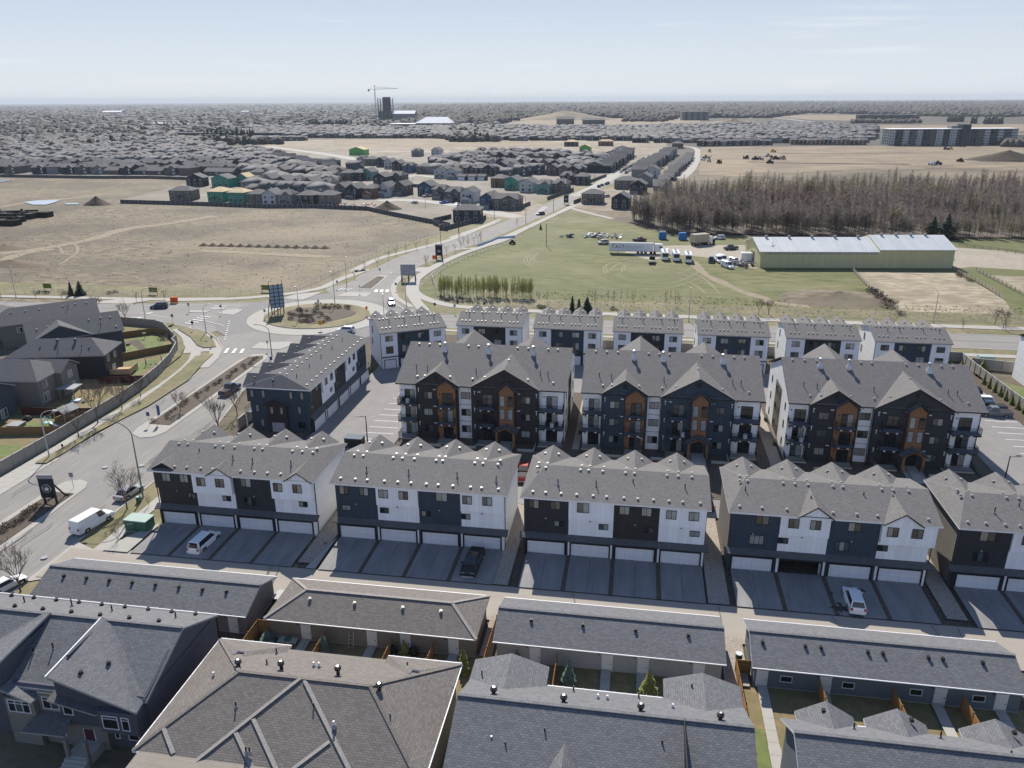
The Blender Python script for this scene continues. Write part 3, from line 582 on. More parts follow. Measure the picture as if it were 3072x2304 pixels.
# ================================================================== BUILDINGS OF THE SITE
MESH = {}
def cached(key, fn):
    if key not in MESH: MESH[key] = fn()
    return MESH[key]
def frame_mesh(w, h, m, n=2, t=.06, cross=()):
    """window frame standing proud of a wall that faces -Y; origin at the sill's middle; n lights side by side"""
    def fn():
        mb = MB(); mb.box(-w/2, -.07, 0, w/2, 0, t, m); mb.box(-w/2, -.07, h-t, w/2, 0, h, m)
        mb.box(-w/2, -.068, t, -w/2+t, 0, h-t, m); mb.box(w/2-t, -.068, t, w/2, 0, h-t, m)
        for i in range(1, n): x = -w/2+w*i/n; mb.box(x-t*.45, -.066, t, x+t*.45, 0, h-t, m)
        for zz in cross: mb.box(-w/2+t, -.064, zz-t*.4, w/2-t, 0, zz+t*.4, m)
        return mb.mesh('window_frame', uv=False)
    return cached(('fr', w, h, m, n, t, cross), fn)
def pane_mesh(w, h, m):
    def fn(): mb = MB(); mb.box(-w/2, -.03, 0, w/2, -.005, h, m); return mb.mesh('pane')
    return cached(('pn', round(w, 3), round(h, 3), m), fn)
def window(parent, x, y, z, w, h, face=0, frame='trim_black', n=2, panes=None, name='window', cross=()):
    """face: 0 looks to -Y, 1 to +X, 2 to +Y, 3 to -X"""
    rz = face*math.pi/2
    o = link(name, frame_mesh(w, h, frame, n, .06, tuple(cross)), parent, (x, y, z), rz)
    t = .06; pw = w/n-t*.9
    for i in range(n):
        mm = panes[i % len(panes)] if panes else RND.choice(('glass_dark', 'glass_mid', 'glass_blind', 'glass_pale'))
        link('pane', pane_mesh(pw, h-2*t, mm), o, (-w/2+w*(i+.5)/n, 0, t))
    return o
def vent_mesh(m='vent_metal', dark=False):
    def fn():
        mb = MB(); mb.box(-.2, -.2, -.12, .2, .2, .02, 'vent_dark' if dark else 'vent_metal'); mb.box(-.14, -.15, .0, .14, .13, .15, 'vent_dark' if dark else 'trim_grey')
        mb.add([(-.18, -.19, .13), (.18, -.19, .13), (.18, .17, .17), (-.18, .17, .17), (-.18, -.19, .18), (.18, -.19, .18), (.18, .17, .22), (-.18, .17, .22)], [(0, 3, 2, 1), (4, 5, 6, 7), (0, 1, 5, 4), (1, 2, 6, 5), (2, 3, 7, 6), (3, 0, 4, 7)], 'vent_dark' if dark else 'vent_metal')
        mb.v = [(x*.8, y*.8, z*.85) for x, y, z in mb.v]; return mb.mesh('roof_vent', uv=False)
    return cached(('vent', dark), fn)
def pipe_mesh(m='vent_dark', h=.75, r=.07):
    def fn():
        mb = MB(); mb.cyl(0, 0, -.2, h, r, m, 8); mb.lathe(0, 0, [(-.25, r*2.6), (.02, r*2.2), (.12, r*1.1)], 'trim_grey', 8)
        return mb.mesh('vent_pipe', uv=False)
    return cached(('pipe', m, h, r), fn)
def turbine_mesh(m='galvanised'):
    def fn():
        mb = MB(); mb.cyl(0, 0, -.3, .3, .2, m, 12); mb.lathe(0, 0, [(.28, .2), (.34, .34), (.5, .4), (.66, .34), (.74, .16), (.75, .04)], 'lamp_black' if m != 'galvanised' else m, 14)
        for i in range(12): a = i*math.pi/6; mb.bar((.35*math.cos(a), .35*math.sin(a), .35), (.36*math.cos(a+.2), .36*math.sin(a+.2), .66), .03, 'trim_grey')
        mb.cyl(0, 0, .74, .79, .14, 'galvanised', 10)
        mb.v = [(x*.8, y*.8, z*.85) for x, y, z in mb.v]; return mb.mesh('turbine_vent', uv=False)
    return cached(('turb', m), fn)
def gdoor_mesh(w, h):
    def fn():
        mb = MB(); n = 4
        for i in range(n): mb.box(-w/2, -.05-.004*(i % 2), i*h/n+.006, w/2, 0, (i+1)*h/n-.006, 'garage_door')
        mb.box(-w/2, -.03, 0, w/2, 0, h, 'trim_grey'); return mb.mesh('garage_door')
    return cached(('gd', w, h), fn)
def gtrim_mesh(w, h, m, t=.18):
    def fn():
        mb = MB(); mb.box(-w/2-t, -.09, 0, -w/2, 0, h+t, m); mb.box(w/2, -.09, 0, w/2+t, 0, h+t, m); mb.box(-w/2, -.088, h, w/2, 0, h+t, m); return mb.mesh('door_trim', uv=False)
    return cached(('gt', w, h, m, t), fn)
def gable_roof(mb, x0, x1, y0, y1, ze, zr, mt, ms, hipl=0., hipr=0., yr=None, t=.2):
    """ridge along X from x0 to x1, eaves at y0 and y1; hipl/hipr: how far the ridge stops short of a hipped end"""
    yr = (y0+y1)/2 if yr is None else yr; a = (x0+hipl, yr, zr); b = (x1-hipr, yr, zr)
    mb.slab([(x0, y0, ze), (x1, y0, ze), b, a], t, mt, ms); mb.slab([(x1, y1, ze), (x0, y1, ze), a, b], t, mt, ms)
    if hipl: mb.slab([(x0, y1, ze), (x0, y0, ze), a], t, mt, ms)
    if hipr: mb.slab([(x1, y0, ze), (x1, y1, ze), b], t, mt, ms)
    return mb
def cross_gable(mb, xc, hw, yf, yb, ze, zr, mt, ms, t=.18):
    """ridge along Y from the open end yf back to yb, where the main roof swallows it"""
    mb.slab([(xc-hw, yf, ze), (xc, yf, zr), (xc, yb, zr), (xc-hw, yb, ze)], t, mt, ms); mb.slab([(xc, yf, zr), (xc+hw, yf, ze), (xc+hw, yb, ze), (xc, yb, zr)], t, mt, ms)
def tri_wall(mb, x0, x1, ze, zr, y0, y1, m, xc=None):
    xc = (x0+x1)/2 if xc is None else xc
    mb.add([(x0, y0, ze), (x1, y0, ze), (xc, y0, zr), (x0, y1, ze), (x1, y1, ze), (xc, y1, zr)], [(0, 1, 2), (5, 4, 3), (0, 3, 4, 1), (1, 4, 5, 2), (2, 5, 3, 0)], m)
def tri_wall_x(mb, y0, y1, ze, zr, x0, x1, m, yc=None):
    yc = (y0+y1)/2 if yc is None else yc
    mb.add([(x0, y0, ze), (x0, y1, ze), (x0, yc, zr), (x1, y0, ze), (x1, y1, ze), (x1, yc, zr)], [(2, 1, 0), (3, 4, 5), (0, 1, 4, 3), (1, 2, 5, 4), (2, 0, 3, 5)], m)
WIN2 = ('glass_dark', 'glass_blind'); 
def townhouse_row(x0, label, cols, W_=22.4, over=(0, 0), hips=(2.5, 2.5), front_gables=(), proud=(), rear=(0, 1, 2, 3), wins=None, vents=12, cars=None, open_door=None, tone='shingle_warm', side='siding_white_lap', end_left=None):
    """cols: the skin of each of the four units, seen from the alley"""
    T = thing('townhouse_row', label, 'townhouses', (x0, 86.55, 0), 0, 'townhouse rows along the alley'); U = W_/4; D = 11.9
    # ground floor with the garages
    for i, c in enumerate(cols):
        a, b = i*U, (i+1)*U; mb = MB(); dk = c != 'siding_white'
        jut = .35 if i in proud else 0
        dw, dh = 4.75, 2.12; xc = (a+b)/2
        # the storeys
        mb.box(a, 0, dh+.2, b, D, 2.8, c); mb.box(a, 0, 0, xc-dw/2, 1.0, dh+.2, c); mb.box(xc+dw/2, 0, 0, b, 1.0, dh+.2, c); mb.box(xc-dw/2, .06, dh, xc+dw/2, 1.0, dh+.2, c)
        mb.box(a, 1.0 if i != open_door else 6.4, 0, b, D, dh+.2, c if i != open_door else 'interior_dark')
        if i == open_door: mb.box(a, 1.0, 0, a+.2, 6.4, dh+.2, 'interior_dark'); mb.box(b-.2, 1.0, 0, b, 6.4, dh+.2, 'interior_dark'); mb.box(a+.3, .9, .012, b-.3, 6.3, .02, 'interior_dark')
        mb.box(a, .5, 2.8, b, D, 5.5, c)
        xa = a-(over[0] if i == 0 else 0); xb = b+(over[1] if i == 3 else 0)
        mb.box(xa, .5-.35-jut if c == 'siding_white' or i in proud else .42, 5.5, xb, D, 8.2, c)
        mb.build('wall', T)
        tr = MB(); yy = (.5-.35-jut if c == 'siding_white' or i in proud else .42)
        tr.box(xa+.01, yy-.02, 5.46, xb-.01, yy+.05, 5.56, c); tr.box((a+b)/2+.3, yy-.02, 5.56, (a+b)/2+.36, yy+.01, 8.1, c); tr.box(a+.01, .47, 2.8, a+.06, .5, 5.46, 'trim_black' if dk else 'trim_white'); tr.box((a+b)/2+.3, .48, 2.82, (a+b)/2+.36, .51, 5.46, c)
        tr.box(a-.03 if i == 0 else a+.0, -.02, 0, a+.09, .01, 2.78, c); tr.build('trim_board', T)
        if i != open_door: link('garage_door', gdoor_mesh(dw, dh), T, (xc, .1, 0))
        link('door_trim', gtrim_mesh(dw, dh, 'trim_white' if False else 'trim_black'), T, (xc, .0, 0))
    # skirt roof over the garages
    for i, c in enumerate(cols):
        a, b = i*U-(.55 if i == 0 else 0), (i+1)*U+(.55 if i == 3 else 0); mb = MB(); o = -.12 if i % 2 else 0
        mb.slab([(a, -.34+o, 2.68), (b, -.34+o, 2.68), (b, .5, 3.08), (a, .5, 3.08)], .12, 'shingle_slate', 'trim_dark'); mb.build('skirt_roof', T)
    # end walls
    e = MB(); e.box(-.03-over[0], .6, 5.55, -over[0], D, 8.2, side) if over[0] else e.box(-.03, .6, 0, 0, D, 8.2, side)
    if over[0]: e.box(-.03, .6, 0, 0, D, 5.5, side)
    e.build('end_wall', T)
    e = MB(); e.box(W_+over[1], .6, 5.55, W_+over[1]+.03, D, 8.2, side)
    if over[1]: e.box(W_, .6, 0, W_+.03, D, 5.5, side)
    else: e.box(W_, .6, 0, W_+.031, D, 5.55, side)
    e.build('end_wall', T)
    for x in (-.12-over[0], W_+over[1]+.04):
        d = MB(); d.box(x, .75, .2, x+.08, .85, 8.1, 'trim_black'); d.build('downpipe', T)
    # main roof
    rf = MB(); xl, xr = -.5-over[0], W_+.5+over[1]
    gable_roof(rf, xl, xr, -.25, D+.35, 8.35, 10.05, tone, 'trim_white', hips[0], hips[1], yr=5.9)
    if not hips[0]: tri_wall_x(rf, .2, D, 8.15, 9.85, -.04, .1, side, 5.9)
    if not hips[1]: tri_wall_x(rf, .2, D, 8.15, 9.85, W_-.1, W_+.04, side, 5.9)
    for k in rear:
        xc = (k+.42)*U; cross_gable(rf, xc, 2.45, D+.55, 5.9, 8.36, 9.98, tone, 'trim_white'); tri_wall(rf, xc-2.2, xc+2.2, 8.0, 9.75, D+.1, D+.25, cols[k])
    R = rf.build('roof', T)
    for (xc, hw, zt, yy) in front_gables:
        g = MB(); cross_gable(g, xc, hw+.22, yy-.28, 5.0, 8.30, zt+.12, tone, 'trim_black'); g.build('front_gable_roof', T)
        w = MB(); tri_wall(w, xc-hw, xc+hw, 8.15, zt-.08, yy, yy+.3, 'siding_white' if cols[min(3, int(xc/U))] == 'siding_white' else cols[min(3, int(xc/U))]); w.build('gable_wall', T)
    zf = lambda y: 8.35+(y+.25)/6.15*1.7
    for j in range(vents):
        x = .8+j*(W_-1.6)/(vents-1)+RND.uniform(-.25, .25); link('roof_vent', vent_mesh(), R, (x, .75, zf(.75)+.02))
    for k in range(4):
        for dx in ((.9, 2.2, 3.9) if k % 2 else (1.1, 2.3)):
            x = k*U+dx+RND.uniform(-.2, .2)
            link('roof_vent', vent_mesh(), R, (x, 5.25, zf(5.25)+.02)); link('roof_vent', vent_mesh(), R, (x+.1, 6.5, zf(5.3)+.0))
        for dx in (-.9, .9): link('roof_vent', vent_mesh(), R, ((k+.42)*U+dx, 10.6, 9.98-abs(dx)*.66+.05))
    for k in range(4): link('vent_pipe', pipe_mesh(), R, (k*U+RND.uniform(1.2, 4.8), RND.uniform(2, 4.2), 9.2))
    # windows from the list (unit, dx from the unit's left edge, storey, width, height)
    for (x, st, w, h, n) in wins:
        i = min(3, int(x/U)); jut = .35 if i in proud else 0; wh = cols[i] == 'siding_white'
        y = (.5-.35-jut if wh or i in proud else .42) if st == 3 else .5
        z = (6.55 if st == 3 else 4.15 if h < 1 else 3.75)
        window(T, x, y, z, w, h, n=n, panes=RND.choice((WIN2, ('glass_blind', 'glass_dark'), ('glass_mid', 'glass_pale'), ('glass_dark', 'glass_mid'), ('glass_blind', 'glass_pale'))))
    for i in range(4):
        v = MB(); v.box(i*U+2.6, .38, 5.1, i*U+2.8, .5, 5.25, 'trim_grey'); v.build('vent_hood', T)
    return T
CH, WH, NV, BR = 'siding_charcoal', 'siding_white', 'siding_navy', 'siding_brown'
def W4(*a): return [(x, st, w, h, n) for x, st, w, h, n in a]
townhouse_row(-62.95, 'townhouse row of charcoal and white panels nearest the avenue, minivan on its driveway', (BR, WH, CH, WH), over=(.35, 0), hips=(0, 2.5), proud=(1, 3),
    front_gables=((1.35, 1.8, 9.3, .42), (9.6, 1.6, 9.4, -.2), (20.7, 1.7, 9.5, -.2)), wins=W4((1.5, 3, 1.25, 1.25, 2), (4.1, 3, 1.25, 1.25, 2), (6.9, 3, 1.25, 1.25, 2), (9.6, 3, 1.25, 1.25, 2), (13.0, 3, 1.5, 1.4, 2), (17.8, 3, 1.25, 1.25, 2), (20.5, 3, 1.25, 1.25, 2), (4.8, 2, 1.2, .8, 2), (9.9, 2, 1.2, .8, 2), (13.2, 2, 1.7, 1.3, 3), (20.8, 2, 1.2, .8, 2)))
townhouse_row(-37.45, 'townhouse row of navy and white panels with a black pickup on its driveway', (NV, WH, NV, WH), hips=(0, 2.5), proud=(), wins=W4((1.2, 3, 1.25, 1.2, 2), (3.9, 3, 1.25, 1.2, 2), (6.6, 3, 1.25, 1.2, 2), (9.3, 3, 1.25, 1.2, 2), (14.3, 3, 1.5, 1.45, 2), (17.7, 3, 1.25, 1.2, 2), (20.3, 3, 1.25, 1.2, 2), (1.3, 2, 1.2, .8, 2), (6.5, 2, 1.2, .8, 2), (12.1, 2, 1.2, .8, 2), (17.4, 2, 1.2, .8, 2)))
townhouse_row(-12.4, 'townhouse row of charcoal and white panels with four empty driveways', (CH, WH, BR, WH), hips=(2.5, 0), wins=W4((1.2, 3, 1.25, 1.2, 2), (3.9, 3, 1.25, 1.2, 2), (7.4, 3, 1.5, 1.4, 2), (12.5, 3, 1.25, 1.2, 2), (15.2, 3, 1.25, 1.2, 2), (18.2, 3, 1.25, 1.2, 2), (20.9, 3, 1.25, 1.2, 2), (4.4, 2, 1.2, .8, 2), (10.0, 2, 1.2, .8, 2), (15.6, 2, 1.2, .8, 2), (21.2, 2, 1.2, .8, 2)))
townhouse_row(13.0, 'navy and white townhouse row with one garage standing open', (NV, WH, NV, WH), over=(0, .35), W_=22.8, hips=(2.5, 0), proud=(3,), open_door=1, side='siding_taupe',
    front_gables=((9.6, 1.85, 9.7, -.1), (19.3, 2.0, 9.7, -.35)), vents=9, wins=W4((3.6, 3, 1.55, 1.35, 2), (7.2, 3, 1.25, 1.25, 2), (9.7, 3, 1.25, 1.25, 2), (14.2, 3, 1.5, 1.2, 2), (18.3, 3, 1.25, 1.25, 2), (21.0, 3, 1.25, 1.25, 2), (3.2, 2, 1.7, 1.3, 3), (6.3, 2, 1.2, .8, 2), (13.1, 2, 1.7, 1.3, 3), (17.7, 2, 1.2, .8, 2)))
townhouse_row(38.85, 'dark fronted townhouse row cut by the right edge of the photo', (CH, WH, CH, WH), hips=(2.5, 2.5), side='siding_taupe', wins=W4((3.0, 3, 1.7, 1.4, 2), (2.7, 2, 1.7, 1.3, 3), (7.2, 3, 1.25, 1.2, 2), (9.7, 3, 1.25, 1.2, 2)))
# ------------------------------------------------------------------ the dark townhouse row that stands end-on beside the avenue
def townhouse_end_on():
    T = thing('townhouse_row', 'dark townhouse row standing end-on to the others beside the avenue', 'townhouses', (-66.1, 119.3, 0))
    Wd, L, n = 11.7, 30.2, 5; U = L/n; cols = (BR, WH, CH, WH, NV)
    mb = MB(); mb.box(.4, .2, 0, Wd-.5, .6, 5.5, NV); mb.box(0, 0, 5.5, Wd, .5, 8.2, NV); mb.build('end_wall', T)
    mb = MB(); mb.box(3.6, -.28, 0, 7.2, .3, 5.1, BR); tri_wall(mb, 3.4, 7.4, 5.1, 6.3, -.28, .25, BR); mb.build('bay_wall', T)
    mb = MB(); cross_gable(mb, 5.4, 2.35, -.55, .35, 5.15, 6.45, 'shingle_slate', 'trim_black', t=.15); mb.build('bay_roof', T)
    p = MB(); p.box(4.3, -.36, .2, 6.6, -.28, 1.9, 'sign_photo'); p.build('banner', T)
    for i in range(n):
        a, b = i*U, (i+1)*U; c = cols[i]; mb = MB(); y0 = a if i else .5
        mb.box(.4, y0+(.1 if not i else 0), 0, Wd, b, 2.8, c); mb.box(.4, y0+(.1 if not i else 0), 2.8, Wd-.5, b, 5.5, c); mb.box(0, y0, 5.5, Wd-(.5 if c != WH else .15), b, 8.2, c); mb.build('wall', T)
        link('garage_door', gdoor_mesh(4.75, 2.12), T, (Wd+.02, (a+b)/2, 0), math.pi/2); link('door_trim', gtrim_mesh(4.75, 2.12, 'trim_black'), T, (Wd, (a+b)/2, 0), math.pi/2)
        s = MB(); s.slab([(Wd-.5, a, 3.25), (Wd+.4, a, 2.72), (Wd+.4, b, 2.72), (Wd-.5, b, 3.25)], .16, 'shingle_slate', 'trim_dark'); s.build('skirt_roof', T)
        xf = Wd-(.5 if c != WH else .15)
        window(T, xf, a+1.6, 6.5, 1.1, 1.35, 1); window(T, xf, a+4.2, 6.5, 1.1, 1.35, 1); window(T, Wd-.5, a+(4.4 if i % 2 else 1.6), 4.1, 1.1, .8, 1)
    f = MB(); gable_roof(f, 0, 1, 0, 1, 0, .1, 'shingle_slate', 'trim_white')
    rf = MB(); X0, X1, Y0, Y1, xr = -.4, Wd+.3, -.4, L+.4, 5.7; ze, zr_ = 8.35, 10.05
    a, b = (xr, Y0+2.6, zr_), (xr, Y1, zr_)
    rf.slab([(X1, Y0, ze), (X1, Y1, ze), b, a], .2, 'shingle_slate', 'trim_white'); rf.slab([(X0, Y1, ze), (X0, Y0, ze), a, b], .2, 'shingle_slate', 'trim_white'); rf.slab([(X0, Y0, ze), (X1, Y0, ze), a], .2, 'shingle_slate', 'trim_white')
    for k in range(5):
        yc = 2.4+k*6.0; h = 2.3
        for q in ([(X0-.25, yc-h, 8.36), (xr, yc-h, 8.36), (xr, yc, 9.98), (X0-.25, yc, 9.98)], [(X0-.25, yc, 9.98), (xr, yc, 9.98), (xr, yc+h, 8.36), (X0-.25, yc+h, 8.36)]): rf.slab(q, .18, 'shingle_slate', 'trim_black')
        tri_wall_x(rf, yc-h+.2, yc+h-.2, 8.1, 9.75, X0+.1, X0+.25, BR)
    R = rf.build('roof', T)
    zs = lambda x: 8.35+(X1-x)/(X1-xr)*1.7
    for k in range(14): link('roof_vent', vent_mesh(), R, (Wd-.9, 1.2+k*2.15, zs(Wd-.9)))
    for k in range(12): link('roof_vent', vent_mesh(), R, (xr+.8, 2.8+k*2.2, zs(xr+.8))); link('roof_vent', vent_mesh(), R, (xr-.8, 3.5+k*2.2, zs(xr+.8)-.1))
    for k in range(5): link('roof_vent', vent_mesh(dark=True), R, (1.2, 1.3+k*6, 9.55)); link('vent_pipe', pipe_mesh(), R, (8.2, 3+k*5.6, 9.3))
    link('roof_vent', vent_mesh(dark=True), R, (4.6, 1.2, 9.3)); link('vent_pipe', pipe_mesh(), R, (5.0, .5, 8.9))
    for x, z, w, h in ((1.0, 6.4, .62, 1.35), (3.1, 6.4, .62, 1.35), (8.2, 6.4, .62, 1.35), (10.2, 6.4, .62, 1.35), (1.6, 3.6, .62, 1.35), (9.4, 3.6, .62, 1.35), (2.3, .9, .62, 1.35)):
        window(T, x, 0 if z > 6 else .2, z, w, h, n=1, panes=('glass_blind',))
    for x in (4.5, 6.3): window(T, x, -.28, 3.5, .62, 1.35, n=1, panes=('glass_blind',))
    window(T, 9.6, .2, .9, 1.3, 1.2, n=2, panes=('glass_dark',))
    m = MB(); m.box(-1.3, 1, 2.9, .4, 4, 3.05, 'deck_grey'); m.box(-1.3, 1.0, 0, -1.1, 1.2, 2.9, 'trim_white'); m.box(-1.3, 3.8, 0, -1.1, 4, 2.9, 'trim_white')
    m.build('balcony', T)
    m = MB()
    for k in range(8): m.box(-1.28, 1+k*.42, 3.05, -1.24, 1.04+k*.42, 4.0, 'rail_black')
    m.box(-1.3, 1, 4.0, -1.22, 4, 4.06, 'rail_black'); m.build('balcony_rail', T)
townhouse_end_on()
# ------------------------------------------------------------------ the rear rows that back on to the main road
REAR_LABEL = ['white and navy townhouse row turned beside the roundabout', 'white and charcoal townhouse row right behind the nearest apartment block', 'white and navy townhouse row in front of the three small spruces', 'white and charcoal townhouse row behind the middle apartment block',
              'white and navy townhouse row next to the tall grey street lamp', 'white and charcoal townhouse row behind the left half of the right apartment block', 'white and navy townhouse row at the right end of the back row']
def rear_row(x, y, rz, mid, idx):
    T = thing('townhouse_row', REAR_LABEL[idx], 'townhouses', (x, y, 0), rz, 'townhouse rows backing on to the main road')
    Wd, D = 14.3, 12.4; U = Wd/4
    cols = (WH, mid, mid, WH)
    for i, c in enumerate(cols):
        a, b = i*U, (i+1)*U; mb = MB(); y0 = 0 if c == WH else .25
        mb.box(a, y0, 2.8, b, D, 5.5, c); mb.box(a, y0, 5.5, b, D, 8.2, c); mb.box(a, y0+.15, 0, b, D, 2.8, c); mb.build('wall', T)
        tr = MB(); tr.box(a+.01, y0-.02, 5.45, b-.01, y0, 5.55, c); tr.build('trim_board', T); tr = MB(); tr.box(a, y0-.06, 2.72, b, y0+.2, 2.95, 'trim_black'); tr.build('belt_board', T)
        link('garage_door', gdoor_mesh(2.4, 2.1), T, ((a+b)/2, y0+.15, 0)); link('door_trim', gtrim_mesh(2.4, 2.1, 'trim_black', .14), T, ((a+b)/2, y0+.15, 0))
        window(T, (a+b)/2, y0, 6.35, 1.6, 1.2); window(T, (a+b)/2, y0, 3.6, 1.6, 1.6)
    e = MB(); e.box(-.03, .3, 0, 0, D, 8.2, 'siding_white_lap'); e.build('end_wall', T); e = MB(); e.box(Wd, .3, 0, Wd+.03, D, 8.2, 'siding_white_lap'); e.build('end_wall', T)
    window(T, -.03, 8.5, 6.2, .7, 1.5, 3, n=1); window(T, -.03, 9.5, 3.2, .7, 1.5, 3, n=1)
    rf = MB(); gable_roof(rf, -.35, Wd+.35, -.35, D+.3, 8.35, 10.1, 'shingle_warm', 'trim_grey', yr=5.6)
    tri_wall_x(rf, .2, D, 8.15, 9.85, -.02, .12, 'siding_white_lap', 5.6); tri_wall_x(rf, .2, D, 8.15, 9.85, Wd-.12, Wd+.02, 'siding_white_lap', 5.6)
    for k in range(4): cross_gable(rf, (k+.5)*U, 1.5, D+.6, 5.6, 8.9, 10.05, 'shingle_warm', 'trim_grey'); tri_wall(rf, (k+.5)*U-1.35, (k+.5)*U+1.35, 8.2, 9.85, D, D+.3, cols[k])
    R = rf.build('roof', T); zf = lambda yy: 8.35+(yy+.35)/5.95*1.75
    for k in range(4):
        for dx in (.75, 1.6, 2.45): link('roof_vent', vent_mesh(), R, (k*U+dx, 1.5, zf(1.5)+.02)); link('roof_vent', vent_mesh(), R, (k*U+dx+.2, 5.1, zf(5.1)+.02))
        link('vent_pipe', pipe_mesh(), R, (k*U+RND.uniform(1.5, 3), 3.6, zf(3.6)))
        for dx in (-.7, .7): link('roof_vent', vent_mesh(), R, ((k+.5)*U+dx, 10.5, 9.6))
    for xx in (-.1, Wd+.02): d = MB(); d.box(xx, .1, .2, xx+.08, .2, 8.1, 'trim_black'); d.build('downpipe', T)
    return T
rear_row(-53.1, 154.4, math.radians(30), NV, 0)
for k, (x, m) in enumerate(((-38.3, CH), (-21.1, NV), (-3.9, CH), (13.9, NV), (31.9, CH), (49.4, NV))): rear_row(x, 163.4, 0, m, k+1)
w = thing('white_house', 'tall white sided building cut off at the right edge of the photo', 'building', (78.9, 162.2, 0))
m = MB(); m.box(0, 0, 0, 9, 7, 9, 'siding_white_lap'); m.build('wall', w); m = MB(); gable_roof(m, -.3, 9.3, -.3, 7.3, 9.1, 10.6, 'shingle_warm', 'trim_black'); m.build('roof', w); window(w, 0, 3, 6, 1, 1.3, 3)
# ------------------------------------------------------------------ three apartment blocks
def rail_mesh(w, d, left=True, right=True):
    def fn():
        mb = MB()
        def run(x0, y0, x1, y1):
            mb.bar((x0, y0, 1.05), (x1, y1, 1.05), .05, 'rail_black'); mb.bar((x0, y0, .12), (x1, y1, .12), .04, 'rail_black'); L = math.hypot(x1-x0, y1-y0); n = max(2, int(L/.14))
            for i in range(n+1): t = i/n; mb.bar((x0+(x1-x0)*t, y0+(y1-y0)*t, .1), (x0+(x1-x0)*t, y0+(y1-y0)*t, 1.03), .05 if i in (0, n) else .022, 'rail_black')
        run(-w/2+.04, -d+.04, w/2-.04, -d+.04); run(-w/2+.04, -d+.04, -w/2+.04, 0); run(w/2-.04, -d+.04, w/2-.04, 0)
        return mb.mesh('railing', uv=False)
    return cached(('rail', w, d), fn)
def balcony_mesh(w, d, fascia='trim_black'):
    def fn():
        mb = MB(); mb.box(-w/2, -d, -.28, w/2, 0, -.03, fascia, top='deck_grey'); mb.box(-w/2, -d, -.03, w/2, 0, 0, 'deck_grey')
        mb.box(-.9, -d-.12, -.26, -.6, -d, -.1, 'trim_white'); mb.box(.5, -d-.12, -.26, .8, -d, -.1, 'trim_white'); return mb.mesh('balcony_deck', uv=False)
    return cached(('bal', w, d, fascia), fn)
